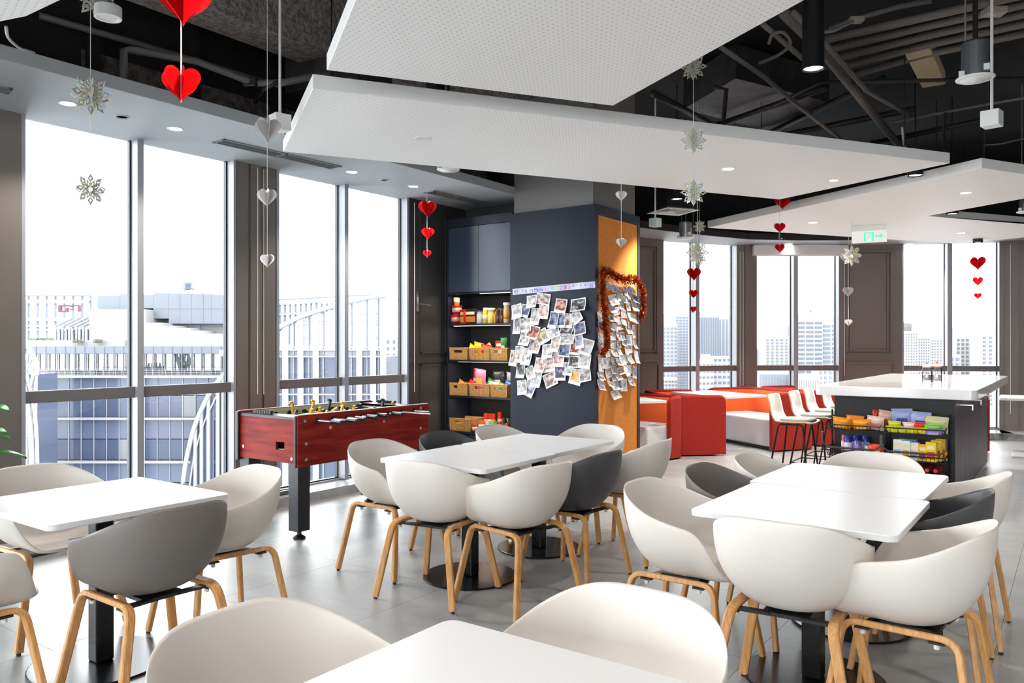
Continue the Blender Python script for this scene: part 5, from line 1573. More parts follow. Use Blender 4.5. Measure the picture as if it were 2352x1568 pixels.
def cup(x, y, z, r, h, m, label, group=None):
    t = thing('noodle_cup', label, 'cup noodles', (x, y, z), 0, group)
    MB().lathe([(r * 0.78, 0), (r, h * 0.94)], n=18).build('cup_wall', m, t, smooth=True)
    MB().lathe([(r * 1.04, h * 0.92), (r * 1.05, h * 0.97), (r, h), (0, h)], n=18).build('lid', cm('cup_lid_' + ('w' if r < 0.04 else 'r'), (236, 232, 226) if r < 0.04 else (214, 40, 48)), t)
    MB().lathe([(r * 0.87, h * 0.3), (r * 0.965, h * 0.72)], n=18).build('label_wrap', cm('cup_print', (236, 200, 176)), t, smooth=True).scale = (1.01, 1.01, 1)
    return t
z1 = ZSH[1]
W = SW_; V = SC_
GS1 = 'packets on the top snack shelf'
cup(cab_x(120), YS, z1, 0.06, 0.105, cm('noodle_red', (198, 30, 40)), 'red cup noodle at the bottom of the stack on the top shelf', GS1)
cup(cab_x(130), YS, z1 + 0.106, 0.06, 0.105, cm('noodle_red', (198, 30, 40)), 'red cup noodle in the middle of the stack on the top shelf', GS1)
cup(cab_x(130), YS, z1 + 0.212, 0.038, 0.085, cm('snack_cup_yellow', (236, 180, 30)), 'small yellow snack cup on top of the red cup noodles', GS1)
carton(cab_x(262), YS + 0.03, z1, 150 * W, 155 * V, 0.07, cm('black_carton', (34, 28, 28)), cm('crispy_orange', (220, 130, 50)), 'black snack box with fried food print on the top shelf', 0.0, GS1)
carton(cab_x(205), YS - 0.01, z1, 42 * W, 150 * V, 0.06, cm('red_carton', (206, 44, 36)), cm('print_gold', (236, 176, 60)), 'narrow red snack box beside the black one on the top shelf', 0.0, GS1)
bottle('drink_bottle', cab_x(368), YS, z1, 0.036, 140 * V, cm('bottle_white', (224, 222, 220)), cm('cap_black', (38, 38, 42)), 'white bottle with black shoulder on the top shelf', GS1, 0.9)
bottle('drink_bottle', cab_x(426), YS, z1, 0.034, 162 * V, cm('juice_yellow', (240, 206, 70)), cm('cap_white', (240, 238, 232)), 'yellow juice bottle with white cap on the top shelf', GS1, 0.55, wrap=cm('wrap_cream', (246, 236, 200)))
bottle('drink_bottle', cab_x(484), YS, z1, 0.038, 158 * V, cm('cream_yellow', (244, 224, 130)), cm('cap_white', (240, 238, 232)), 'cream coloured jar bottle with wide lid on the top shelf', GS1, 0.9)
bottle('drink_bottle', cab_x(526), YS + 0.02, z1, 0.026, 122 * V, cm('mustard', (214, 168, 40)), cm('mustard', (214, 168, 40)), 'small mustard coloured bottle on the top shelf', GS1, 0.5)
bottle('drink_bottle', cab_x(562), YS + 0.02, z1, 0.026, 156 * V, cm('green_glass', (40, 110, 70)), cm('cap_green', (40, 130, 80)), 'bottle with green cap behind the brown ones on the top shelf', GS1, 0.5)
bottle('drink_bottle', cab_x(572), YS - 0.03, z1, 0.03, 145 * V, cm('brown_glass', (84, 44, 26), 0.15), cm('brown_cap', (96, 60, 44)), 'left brown glass bottle on the top shelf', GS1, 0.6)
bottle('drink_bottle', cab_x(612), YS - 0.03, z1, 0.03, 145 * V, cm('brown_glass', (84, 44, 26), 0.15), cm('brown_cap', (96, 60, 44)), 'right brown glass bottle on the top shelf', GS1, 0.6)
bottle('drink_bottle', cab_x(664), YS - 0.03, z1, 0.038, 205 * V, cm('amber_tea', (206, 176, 140)), cm('cap_white', (240, 238, 232)), 'tall amber bottle with white cap at the end of the top shelf', GS1, 0.75, wrap=cm('wrap_amber', (216, 150, 60)))

# ---- wicker baskets
M_wick = mat('honey_rattan', S(214, 164, 96), 0.6)
add_noise(M_wick, S(196, 144, 78), S(226, 180, 112), 40, 3, (1, 1, 5))
def basket(x, y, z, w, d, h, label, group='rattan baskets in the snack cabinet'):
    t = thing('rattan_basket', label, 'basket', (x, y, z), 0, group)
    tb = 0.94
    b = MB()
    th = 0.010
    def wall(p, q, hole=False):
        # p,q bottom corners; top corners scaled out
        up = lambda v: Vector((v[0] / tb, v[1] / tb, h))
        P, Q = Vector((p[0], p[1], 0)), Vector((q[0], q[1], 0))
        A, B = up(p), up(q)
        n = Vector(((Q - P).y, -(Q - P).x, 0)).normalized() * -th
        def pt(u, v): return P.lerp(Q, u).lerp(A.lerp(B, u), v)
        rects = [(0, 0, 1, 1)] if not hole else [(0, 0, 0.28, 1), (0.72, 0, 1, 1), (0.28, 0, 0.72, 0.60), (0.28, 0.84, 0.72, 1)]
        for (u0, v0, u1, v1) in rects:
            b.slab([pt(u0, v0), pt(u1, v0), pt(u1, v1), pt(u0, v1)], n)
    w2, d2 = w / 2 * tb, d / 2 * tb
    wall((-w2, -d2), (w2, -d2), True); wall((w2, -d2), (w2, d2)); wall((w2, d2), (-w2, d2)); wall((-w2, d2), (-w2, -d2))
    b.b2((-w2, -d2, 0), (w2, d2, 0.008))
    b.build('basket_body', M_wick, t)
    wv = MB()
    n = 15
    for k in range(n):
        u = -1 + 2 * (k + 0.5) / n
        hid = -0.46 < u < 0.46
        for (v0, v1) in (((0.03, 0.58), (0.86, 0.98)) if hid else ((0.03, 0.98),)):
            wv.tube([(u * (w2 + (w / 2 - w2) * v0), -d2 - (d / 2 - d2) * v0 - 0.003, v0 * h), (u * (w2 + (w / 2 - w2) * v1), -d2 - (d / 2 - d2) * v1 - 0.003, v1 * h)], 0.0045, 5)
    wv.build('weave_stakes', M_wick, t)
    wr = [(-w / 2, -d / 2, h), (w / 2, -d / 2, h), (w / 2, d / 2, h), (-w / 2, d / 2, h)]
    MB().tube(wr, 0.007, 6, closed=True).build('rim', M_wick, t)
    MB().tube([(-w2 * 0.46, -d2 - 0.004, h * 0.57), (w2 * 0.46, -d2 - 0.004, h * 0.57), (w2 * 0.46, -d / 2 - 0.002, h * 0.86), (-w2 * 0.46, -d / 2 - 0.002, h * 0.86)], 0.005, 5, closed=True).build('handle_edge', M_wick, t)
    return t
bw_, bh = 205 * W, 122 * V
for nm, row, zz, h in (('second', 2, ZSH[2], bh), ('third', 3, ZSH[3], 125 * V)):
    for k, (xx, ww) in enumerate(((188, 208), (408, 215), (606, 172))):
        basket(cab_x(xx), CYF + 0.155, zz, ww * W, 0.27, h, ('left', 'middle', 'right')[k] + ' rattan basket on the ' + nm + ' shelf of the snack cabinet')
basket(cab_x(205), CYF + 0.165, ZSH[4], 235 * W, 0.28, 128 * V, 'single rattan basket on the lowest snack shelf beside the cans')
# basket contents
yb = CYF + 0.15
def cbag(zx, row, hh, ww, col, lab, tilt=0.0, col2=None, dy=0.0, base=0.05):
    z = ZSH[row] + base
    bag(cab_x(zx), yb + dy, z, ww * W, hh * V + 0.0, 0.06, cm('bag_%d_%d_%d' % col, col, 0.3), lab, 0, tilt, cm('patch_%d_%d_%d' % col2, col2, 0.4) if col2 else None, 'bags in the rattan baskets', lean=0.15)
cbag(255, 2, 112, 80, (240, 206, 20), 'yellow bag at the left end of the second shelf', 0.5, None, -0.02)
cbag(300, 2, 130, 100, (232, 196, 24), 'yellow bag lying across the left basket of the second shelf', 0.2, None, 0.04)
cbag(410, 2, 105, 110, (206, 30, 24), 'red bag in the middle basket of the second shelf', 0.1)
cbag(440, 2, 125, 80, (236, 190, 30), 'yellow bag behind the red one in the middle basket', -0.6, None, 0.06)
carton(cab_x(540), yb + 0.03, ZSH[2] + 0.05, 80 * W, 150 * V, 0.06, cm('crimson_box', (190, 24, 34)), cm('print_white', (236, 230, 226)), 'crimson box standing in the right basket of the second shelf', 0.1)
cbag(612, 2, 175, 64, (20, 120, 56), 'left green snack bag in the right basket of the second shelf', 0, (230, 236, 226), -0.02)
cbag(668, 2, 175, 64, (24, 124, 60), 'right green snack bag in the right basket of the second shelf', 0.1, (230, 236, 226), 0.04)
cbag(130, 3, 110, 70, (240, 140, 30), 'small orange bag in the left basket of the third shelf', 0.5, (244, 210, 80))
cbag(190, 3, 118, 90, (238, 110, 24), 'orange packet lying on the left basket of the third shelf', 0.9, (120, 200, 60), 0.04)
cbag(262, 3, 220, 95, (176, 40, 58), 'wine red snack bag leaning behind the pink one', 0.25, (210, 210, 220), 0.07)
cbag(358, 3, 225, 110, (238, 140, 160), 'pink puffy snack bag on the middle basket of the third shelf', 0.12, (250, 220, 90), -0.02)
cbag(278, 3, 115, 70, (214, 30, 30), 'red sachet below the pink bag on the third shelf', 0.4, None, -0.06)
cbag(430, 3, 135, 70, (36, 140, 40), 'green sachet beside the pink bag on the third shelf', 0.4)
cbag(512, 3, 205, 120, (44, 44, 48), 'black snack bag with pale label on the third shelf', 0, (224, 224, 216), 0.06)
cbag(515, 3, 100, 110, (232, 226, 204), 'cream packet in front of the black bag on the third shelf', 0.1, (240, 170, 40), -0.05)
cbag(640, 3, 195, 110, (150, 152, 156), 'silver and black snack bag at the right of the third shelf', 0.1, (30, 30, 34), 0.06)
cbag(640, 3, 115, 80, (62, 96, 190), 'blue packet in the right basket of the third shelf', 0.4, (230, 230, 240), -0.04)
cbag(590, 3, 95, 50, (110, 190, 70), 'small light green packet between the baskets of the third shelf', 0.3, None, -0.06)
# cans and bottles on the lowest shelf
z4 = ZSH[4]
GC4 = 'drinks on the lowest snack shelf'
CANS = [(372, 0.09, 0, 0.030, 185, (214, 60, 28), (240, 150, 60), 'orange red can at the back left'), (412, 0.09, 0, 0.030, 185, (200, 60, 40), (230, 230, 226), 'red can at the back second from the left'), (446, 0.09, 0, 0.030, 185, (212, 50, 30), (230, 120, 40), 'red can at the back third from the left'), (514, 0.09, 0, 0.030, 205, (206, 40, 26), (240, 100, 40), 'tall red can at the back right'),
 (340, -0.06, 0, 0.035, 80, (220, 70, 30), (240, 220, 200), 'short orange can at the front left'), (394, -0.03, 0, 0.035, 120, (232, 110, 30), (226, 226, 230), 'orange can with white panel'), (432, 0.02, 0, 0.028, 115, (220, 190, 50), (240, 240, 240), 'yellow can behind the lilac one'), (464, -0.03, 0, 0.034, 122, (206, 196, 222), (232, 226, 236), 'lilac can'), (520, -0.03, 0, 0.042, 125, (120, 200, 60), (230, 244, 220), 'bright green can'), (606, 0.06, 0, 0.026, 150, (120, 200, 70), (240, 60, 50), 'slim green can at the back'), (675, -0.05, 0, 0.032, 115, (190, 28, 40), (220, 60, 60), 'red can at the right end')]
for (zx, dy, dz, r, h, c1, c2, lab) in CANS:
    can(cab_x(zx), YS + dy + 0.02, z4, r, h * V, cm('can_%d_%d_%d' % c1, c1, 0.25, 0.3), cm('canp_%d_%d_%d' % c2, c2, 0.3), lab + ' on the lowest snack shelf', GC4)
for (zx, dy, h, c1, c2, lab) in ((572, 0, 135, (150, 40, 40), (240, 236, 230), 'red bottle with white cap beside the green can'), (628, -0.03, 165, (70, 20, 30), (240, 240, 240), 'dark cola bottle with white label on the lowest snack shelf'), (668, 0.06, 165, (48, 24, 30), (120, 30, 40), 'dark bottle at the back right of the lowest shelf')):
    bottle('drink_bottle', cab_x(zx), YS + dy + 0.02, z4, 0.032, h * V, cm('bt_%d_%d_%d' % c1, c1, 0.2), cm('cap_%d' % c1[0], (206, 200, 196) if h < 150 else (40, 30, 34)), lab, GC4, 0.45, wrap=cm('wr_%d_%d' % (c2[0], c2[1]), c2))

# ================================================================== SNACK RACKS AT THE ISLAND END
M_wireblk = mat('black_wire', S(26, 26, 28), 0.4, 0.4)
YR = BY0 - 0.17
def isl_x(px, Y=None): return at_Y(px, 1000, Y or YR).x
def isl_z(py, px, Y=None): return H - (py - CY) / F * dY(px, Y or YR)
def rack(pxl, pxr, tiers, label):
    xl, xr = isl_x(pxl), isl_x(pxr)
    xm = (xl + xr) / 2
    t = thing('wire_rack', label, 'rack', (xm, BY0, 0), 0, 'wire snack racks')
    w = (xr - xl)
    yF, yB = -0.30, -0.02
    for s_ in (-1, 1):
        MB().tube([(s_ * w / 2, yB, 0.0), (s_ * w / 2, yB, tiers[0] + 0.16)], 0.008, 6).build('upright', M_wireblk, t)
    for k, zt in enumerate(tiers):
        g = MB()
        dep = yF
        g.tube([(-w / 2, yB, zt + 0.075), (-w / 2, dep, zt + 0.045), (w / 2, dep, zt + 0.045), (w / 2, yB, zt + 0.075)], 0.006, 6, closed=True)
        g.tube([(-w / 2 + 0.02, yB, zt), (-w / 2 + 0.02, dep + 0.03, zt), (w / 2 - 0.02, dep + 0.03, zt), (w / 2 - 0.02, yB, zt)], 0.004, 5, closed=True)
        n = 14
        for i in range(n + 1):
            x = -w / 2 + 0.02 + (w - 0.04) * i / n
            g.tube([(x, yB, zt), (x, dep + 0.03, zt), (x, dep, zt + 0.045)], 0.002, 4)
        for q in range(1, 5):
            y = yB + (dep + 0.03 - yB) * q / 5
            g.tube([(-w / 2 + 0.02, y, zt), (w / 2 - 0.02, y, zt)], 0.002, 4)
        for i in range(6):
            y = yB + (dep + 0.03 - yB) * (i + 0.5) / 6
            for s_ in (-1, 1): g.tube([(s_ * (w / 2 - 0.02), y, zt), (s_ * w / 2, y, zt + 0.06)], 0.002, 4)
        g.build('wire_tray', M_wireblk, t)
        # swing handle of the tray below
        if k == 1:
            r = 0.04
            hz0, hz1 = zt + 0.075, zt + 0.21
            MB().tube([(-w / 2 - 0.01, dep - 0.02, hz1), (-w / 2 - 0.01, dep - 0.02, hz0 + r), (-w / 2 + r, dep - 0.02, hz0), (w / 2 - r, dep - 0.02, hz0), (w / 2 + 0.01, dep - 0.02, hz0 + r), (w / 2 + 0.01, dep - 0.02, hz1)], 0.009, 8).build('guard_bar', mat('dark_grey_bar', S(70, 66, 66), 0.4, 0.3), t)
    return t, xl, xr
RZ = [0.665, 0.435, 0.20]
r1, l1, rr1 = rack(1902, 2028, RZ, 'left black wire snack rack at the island end')
r2, l2, rr2 = rack(2036, 2176, RZ, 'right black wire snack rack at the island end')
def rbag(px, zt, w, h, d, col, lab, rz=0.0, tilt=0.0, col2=None, dy=0.0, dz=0.006, lean=0.2, rough=0.3):
    x = isl_x(px)
    bag(x, BY0 - 0.15 + dy, zt + dz, w, h, d, cm('bag_%d_%d_%d' % col, col, rough), lab, rz, tilt, cm('patch_%d_%d_%d' % col2, col2, 0.4) if col2 else None, 'bags in the island racks', lean=lean)
rbag(1936, RZ[0], 0.15, 0.11, 0.06, (240, 150, 16), 'left orange bag in the top tray of the left rack', 0, 0.1, (250, 200, 120), -0.06, lean=0.5)
rbag(1962, RZ[0], 0.15, 0.12, 0.06, (236, 140, 12), 'orange bag standing behind in the top tray of the left rack', 0, 0.05, None, 0.04, lean=0.4)
rbag(1984, RZ[0], 0.15, 0.10, 0.06, (242, 152, 18), 'right orange bag in the top tray of the left rack', 0, -0.05, (250, 200, 120), -0.06, lean=0.5)
rbag(2012, RZ[0], 0.14, 0.13, 0.05, (226, 200, 186), 'clear bag with pale crackers in the top tray of the left rack', 0, 0.1, (214, 120, 100), -0.04, lean=0.4)
rbag(2026, RZ[0], 0.12, 0.17, 0.05, (216, 170, 160), 'pinkish clear bag at the back of the left rack', 0, 0.15, (200, 40, 40), 0.06, lean=0.2)
rbag(2006, RZ[0], 0.05, 0.165, 0.03, (204, 30, 30), 'small red packet at the back of the left rack', 0, 0, None, 0.08, lean=0.1)
z2 = RZ[1] + 0.006
GR = 'drinks in the middle tray of the left rack'
for (px, r, h, c1, c2, dy, lab) in ((1938, 0.030, 0.165, (206, 70, 84), (236, 200, 206), 0.02, 'pink can in the middle tray of the left rack'), (1950, 0.034, 0.165, (36, 50, 170), (220, 222, 236), -0.06, 'tall blue can in the middle tray of the left rack'), (1972, 0.034, 0.13, (120, 104, 170), (150, 130, 190), -0.06, 'violet can in the middle tray of the left rack'), (1984, 0.033, 0.165, (30, 46, 150), (200, 206, 230), 0.05, 'blue can at the back of the middle tray of the left rack'), (1962, 0.033, 0.16, (34, 50, 160), (190, 200, 230), 0.06, 'second blue can at the back of the left rack')):
    can(isl_x(px), BY0 - 0.15 + dy, z2, r, h, cm('can_%d_%d_%d' % c1, c1, 0.25, 0.3), cm('canp_%d_%d_%d' % c2, c2, 0.3), lab, GR)
carton(isl_x(1997), BY0 - 0.19, z2, 0.085, 0.105, 0.05, cm('sky_box', (70, 140, 200)), cm('print_blue', (160, 200, 230)), 'sky blue box in the middle tray of the left rack')
rbag(2017, RZ[1], 0.13, 0.115, 0.06, (222, 60, 34), 'red and white noodle bag in the middle tray of the left rack', 0, -0.05, (240, 226, 206), -0.07, lean=0.3)
# right rack, top tray
rbag(2072, RZ[0], 0.17, 0.19, 0.05, (150, 164, 214), 'tall pale blue bag at the left of the top tray of the right rack', 0, -0.05, (60, 70, 150), 0.04, lean=0.15)
rbag(2112, RZ[0], 0.16, 0.17, 0.05, (160, 172, 220), 'pale blue bag in the middle of the top tray of the right rack', 0, 0.05, (64, 72, 152), 0.03, lean=0.15)
rbag(2150, RZ[0], 0.18, 0.14, 0.05, (206, 200, 150), 'clear bag with yellow crackers at the right of the top tray', 0, 0.05, (220, 206, 100), 0.0, lean=0.2)
for k, (px, c, dz) in enumerate(((2056, (214, 216, 30), 0.006), (2060, (206, 212, 40), 0.05), (2080, (220, 214, 60), 0.006), (2094, (236, 200, 190), 0.045), (2100, (222, 216, 40), 0.006), (2114, (226, 60, 36), 0.05), (2122, (228, 206, 50), 0.006))):
    rbag(px, RZ[0], 0.10, 0.055, 0.04, c, ('lime sachet at the left end of the top tray of the right rack', 'lime sachet lying on another at the left end of the right rack', 'yellow green sachet in the front of the right rack', 'pale pink sachet lying on the yellow ones in the right rack', 'yellow sachet in the front centre of the right rack', 'red sachet lying on the yellow ones in the right rack', 'golden sachet right of centre in the right rack')[k], 0.2 * (k % 3 - 1), 0, None, -0.10, dz, lean=0.6)
rbag(2148, RZ[0], 0.15, 0.05, 0.05, (150, 120, 190), 'violet sachet at the right front of the right rack', 0, 0, (200, 190, 220), -0.11, lean=0.5)
rbag(2146, RZ[0], 0.15, 0.04, 0.05, (110, 190, 70), 'green sachet lying on the violet one in the right rack', 0, 0, None, -0.10, 0.05, lean=0.6)
# right rack, middle tray: cartons
z2 = RZ[1] + 0.006
BXS = [(2066, 0.07, 0.165, (236, 240, 240), (150, 204, 220), -0.07, 'left white and blue carton'), (2085, 0.07, 0.16, (226, 238, 244), (236, 160, 40), -0.08, 'second white and blue carton'), (2104, 0.068, 0.15, (226, 222, 222), (150, 150, 156), -0.08, 'white carton with grey print'), (2125, 0.075, 0.14, (236, 170, 30), (110, 60, 100), -0.09, 'amber carton'), (2143, 0.08, 0.165, (240, 200, 20), (214, 60, 40), -0.10, 'front yellow and red carton'), (2152, 0.08, 0.175, (232, 196, 24), (214, 60, 40), -0.03, 'middle yellow carton'), (2160, 0.08, 0.18, (226, 190, 24), (200, 70, 40), 0.04, 'rear yellow carton'), (2076, 0.07, 0.165, (110, 180, 214), (220, 236, 240), 0.0, 'blue carton behind the white ones'), (2096, 0.07, 0.165, (70, 150, 200), (220, 236, 240), 0.0, 'deep blue carton behind the white ones')]
for (px, w, h, c1, c2, dy, lab) in BXS:
    carton(isl_x(px), BY0 - 0.15 + dy, z2, w, h, 0.045, cm('bx_%d_%d_%d' % c1, c1), cm('bp_%d_%d_%d' % c2, c2), lab + ' in the middle tray of the right rack', -0.15, 'cartons in the right rack')
# bottles lying in the lowest trays, red caps to the front
M_pet = glass_mat('clear_pet', (0.86, 0.86, 0.88), 0.10, 0.05)
M_redcap = cm('red_cap', (206, 30, 36))
PETB = MB().lathe([(0.0, 0.0), (0.030, 0.0), (0.033, 0.012), (0.033, 0.14), (0.028, 0.17), (0.014, 0.195), (0.013, 0.205)], n=16, M=Matrix.Rotation(PI / 2, 3, 'X')).mesh('body'); PETB.materials.append(M_pet); PETB.shade_smooth()
PETC = MB().lathe([(0.0155, 0.2), (0.0155, 0.222), (0.0, 0.222)], n=14, M=Matrix.Rotation(PI / 2, 3, 'X')).mesh('cap'); PETC.materials.append(M_redcap)
PETL = MB().lathe([(0.0335, 0.05), (0.0335, 0.11)], n=16, M=Matrix.Rotation(PI / 2, 3, 'X')).mesh('label_wrap'); PETL.materials.append(cm('pet_label', (150, 40, 50)))
for rk, (xl, xr, nm) in enumerate(((l1, rr1, 'left'), (l2, rr2, 'right'))):
    nrow = 3
    for j in range(nrow):
        nb = 6
        for i in range(nb):
            x = xl + 0.075 + (xr - xl - 0.15) * i / (nb - 1) + (0.0 if j % 2 == 0 else 0.025)
            if x > xr - 0.05: continue
            z = RZ[2] + 0.04 + j * 0.064
            t = thing('water_bottle', ('top', 'middle', 'bottom')[2 - j] + ' layer water bottle with red cap lying in the ' + nm + ' rack', 'bottle', (x, BY0 - 0.06, z), 0, 'red capped water bottles')
            mobj('body', PETB, None, t); mobj('cap', PETC, None, t); mobj('label_wrap', PETL, None, t)
# jars on the island top
def jar(px, py, zz, r, h, lab, colr, cap):
    p = at_z(px, py, 1.05)
    t = thing('candy_jar', lab, 'jar', (p.x, p.y, 1.05), 0.4, 'glass jars on the island')
    MB().lathe([(0.0, 0.004), (r * 0.95, 0.0), (r, 0.008), (r, h * 0.62), (r * 0.8, h * 0.72), (r * 0.8, h * 0.76)], n=20).build('glass', glass_mat('jar_glass', (0.93, 0.93, 0.95), 0.12), t, smooth=True)
    MB().lathe([(r * 0.86, h * 0.74), (r * 0.9, h * 0.82), (r * 0.5, h * 0.90), (0.0, h * 0.92)], n=18).build('lid', cm('jar_lid', (226, 220, 214)), t, smooth=True)
    MB().lathe([(0.010, h * 0.91), (0.014, h * 0.96), (0.0, h * 1.06)], n=10).build('knob', cap, t, smooth=True)
    MB().lathe([(r * 0.89, h * 0.755), (r * 0.91, h * 0.775)], n=18).build('ribbon', M_redcap, t)
    MB().lathe([(0.0, 0.01), (r * 0.8, 0.012), (r * 0.82, h * 0.35), (0.0, h * 0.4)], n=14).build('contents', cm('jar_contents' + lab[:4], colr, 0.7), t, smooth=True)
jar(2129, 876, 0, 0.046, 0.19, 'left glass jar with grey knob on the island', (196, 186, 186), cm('knob_grey', (150, 140, 136)))
jar(2152, 877, 0, 0.046, 0.20, 'right glass jar with orange knob on the island', (206, 202, 200), cm('knob_orange', (226, 110, 40)))

# ================================================================== BLINDS, CORDS, PLANT
P0, P1_ = FAR[3], FAR[4]
O, a, L = seg_frame(P1_, P0)
rb = thing('roller_blind', 'white rolled up blind box above the far middle window', 'blind', O, a)
MB().b2((-0.06, 0.17, 2.83), (L + 0.06, 0.29, 2.985)).build('cassette', M_white, rb, bevel=0.004)
MB().b2((0.0, 0.225, 2.815), (L, 0.24, 2.835)).build('bottom_bar', M_white, rb)
def cord(px, py0, py1, X=None, d=None, label=''):
    p0 = at_X(px, py0, X) if X is not None else at_d(px, py0, d)
    p1 = at_X(px, py1, X) if X is not None else at_d(px, py1, d)
    t = MB().tube([(0, 0, p1.z - p0.z), (0, 0, 0)], 0.0035, 5).build('blind_cord', M_string, None, p0)
    tag(t, label, 'cord', 'blind cords')
cord(592, 385, 905, XI + 0.03, label='left blind cord on the pier between the left windows')
cord(606, 388, 905, XI + 0.03, label='right blind cord on the pier between the left windows')
cord(952, 465, 900, XI + 0.06, label='blind cord beside the dark panel left of the cabinet')
cord(1700, 578, 885, d=12.2, label='left blind cord between the two far windows')
cord(1707, 578, 885, d=12.2, label='right blind cord between the two far windows')
cord(1940, 578, 862, d=12.2, label='blind cord left of the far wall panel')
cord(2321, 562, 950, d=11.7, label='blind cord on the wall right of the far window')
# plant leaves at the left edge
M_leaf = mat('glossy_leaf', S(46, 136, 46), 0.3)
add_noise(M_leaf, S(30, 110, 36), S(70, 160, 60), 8, 3)
M_pot = mat('white_plant_pot', S(222, 220, 216), 0.4)
pc = at_d(-95, 1000, 4.6)
pt = thing('potted_plant', 'broad leaved green plant poking in at the left edge', 'plant', (pc.x, pc.y, 0))
MB().lathe([(0.11, 0), (0.15, 0.02), (0.17, 0.34), (0.155, 0.34), (0.15, 0.30), (0.0, 0.30)], n=24).build('pot', M_pot, pt, smooth=True)
def leaf(base, tip, w, nm='leaf'):
    base, tip = Vector(base), Vector(tip)
    d = tip - base; side = d.cross(Vector((0, 0, 1))).normalized(); up = side.cross(d).normalized()
    vs_, fs = [], []
    n = 10
    for i in range(n + 1):
        t_ = i / n
        ww = w * math.sin(PI * min(1, t_ * 0.97 + 0.03)) ** 0.75
        c = base + d * t_ + up * (0.12 * d.length * math.sin(PI * t_)) - Vector((0, 0, 0.10 * d.length * t_ * t_))
        vs_ += [c - side * ww + up * 0.012, c, c + side * ww + up * 0.012]
    for i in range(n):
        for k in range(2):
            fs.append((i * 3 + k, i * 3 + k + 1, i * 3 + 4 + k, i * 3 + 3 + k))
    MB().add(vs_, fs).build(nm, M_leaf, pt, smooth=True, solid=0.002)
tips = [at_d(22, 938, 4.55), at_d(16, 990, 4.6)]
for tp in tips:
    q = tp - Vector((pc.x, pc.y, 0))
    st_ = Vector((0, 0, 0.3)); mid = Vector((q.x * 0.35, q.y * 0.35, q.z - 0.02))
    MB().tube([st_, Vector((q.x * 0.1, q.y * 0.1, q.z * 0.7)), mid], 0.006, 6).build('stem', M_leaf, pt, smooth=True)
    leaf(mid, q, 0.055)
for k in range(7):
    a_ = 1.2 + k * 0.72
    q = Vector((0.34 * math.cos(a_), 0.34 * math.sin(a_), 0.75 + 0.09 * (k % 3)))
    mid = Vector((q.x * 0.35, q.y * 0.35, q.z))
    MB().tube([(0, 0, 0.3), (q.x * 0.1, q.y * 0.1, q.z * 0.7), mid], 0.006, 6).build('stem', M_leaf, pt, smooth=True)
    leaf(mid, q, 0.06)
# ================================================================== OUTSIDE: THE CITY
def xp(px, d): return (px - CX) / F * d
def zp(py, d): return H - (py - CY) / F * d
def cobj(d):                                   # empty at camera-plan origin, local x = right, local y = depth
    return None
def city_thing(name, label, cat, px, d, zbase, group=None):
    p = c2r(xp(px, d), d)
    return thing(name, label, cat, (p.x, p.y, zbase), YAW, group)
M_cglass = mat('dark_curtain_glass', S(46, 54, 70), 0.08, 0.0, 0.3)
M_cglass2 = mat('blue_grey_spandrel_glass', S(60, 67, 82), 0.12, 0.0, 0.35)
M_cwhite = mat('white_facade_metal', S(104, 106, 110), 0.5)
M_cledge = mat('pale_metal_ledge', S(92, 96, 104), 0.5)
M_cgrey = mat('grey_cladding_panel', S(80, 84, 92), 0.6)
M_curtain = mat('white_curtain', S(84, 86, 88), 0.8)
M_cstone = mat('bright_render', S(116, 116, 117), 0.7)
M_ground = mat('city_ground', S(190, 192, 194), 0.9)
gnd = MB().b2((-900, -900, -81), (900, 1200, -80)).build('ground', M_ground); struct(gnd, 'city ground far below')
# ---- curtain wall building opposite
D0 = 60.0
cw = city_thing('curtain_wall_building', 'dark glass curtain wall office building with pale floor ledges opposite', 'building', 300, D0, -80)
ox = xp(300, D0)
def L(px, d=D0): return xp(px, d) - ox
def Z(py, d=D0): return zp(py, d) + 80
# body behind the glass
MB().b2((L(120), 0.5, 0), (L(525), 16, Z(866))).build('core', mat('office_dark_interior', S(36, 40, 52), 0.8), cw)
colw = 0.97
x0, x1 = L(100), L(520)
nc = int((x1 - x0) / colw)
rows = [(866, 908, 2), (908, 958, 1), (964, 1008, 2), (1008, 1056, 1), (1062, 1108, 2), (1108, 1156, 1), (1162, 1208, 2), (1208, 1256, 1)]
pmesh = {}
rc = random.Random(11)
for (ya, yb_, kind) in rows:
    za, zb = Z(yb_), Z(ya)
    for c in range(nc):
        key = (ya)
        if key not in pmesh:
            me = MB().b2((0.03, 0, za + 0.03), (colw - 0.03, 0.06, zb - 0.03)).mesh('pane'); pmesh[key] = me
        me = pmesh[key]
        r_ = rc.random()
        mm = M_curtain if (kind == 1 and ((908 < ya < 970 and 10 <= c <= 12) or r_ < 0.10)) else (M_cglass if kind == 1 else M_cglass2)
        k2 = (key, mm.name)
        if k2 not in pmesh:
            m2 = me.copy(); m2.materials.append(mm); pmesh[k2] = m2
        mobj('pane', pmesh[k2], None, cw, (x0 + c * colw, rc.uniform(-0.01, 0.01), 0))
mul = MB()
for c in range(nc + 1):
    mul.b2((x0 + c * colw - 0.03, -0.07, Z(1256)), (x0 + c * colw + 0.03, 0.04, Z(866)))
mul.build('mullion_grid', M_cledge, cw)
for yy in (864, 960, 1059, 1159):
    MB().b2((x0 - 0.3, -0.45, Z(yy + 3)), (x1, 0.2, Z(yy - 2))).build('floor_ledge', M_cwhite, cw)
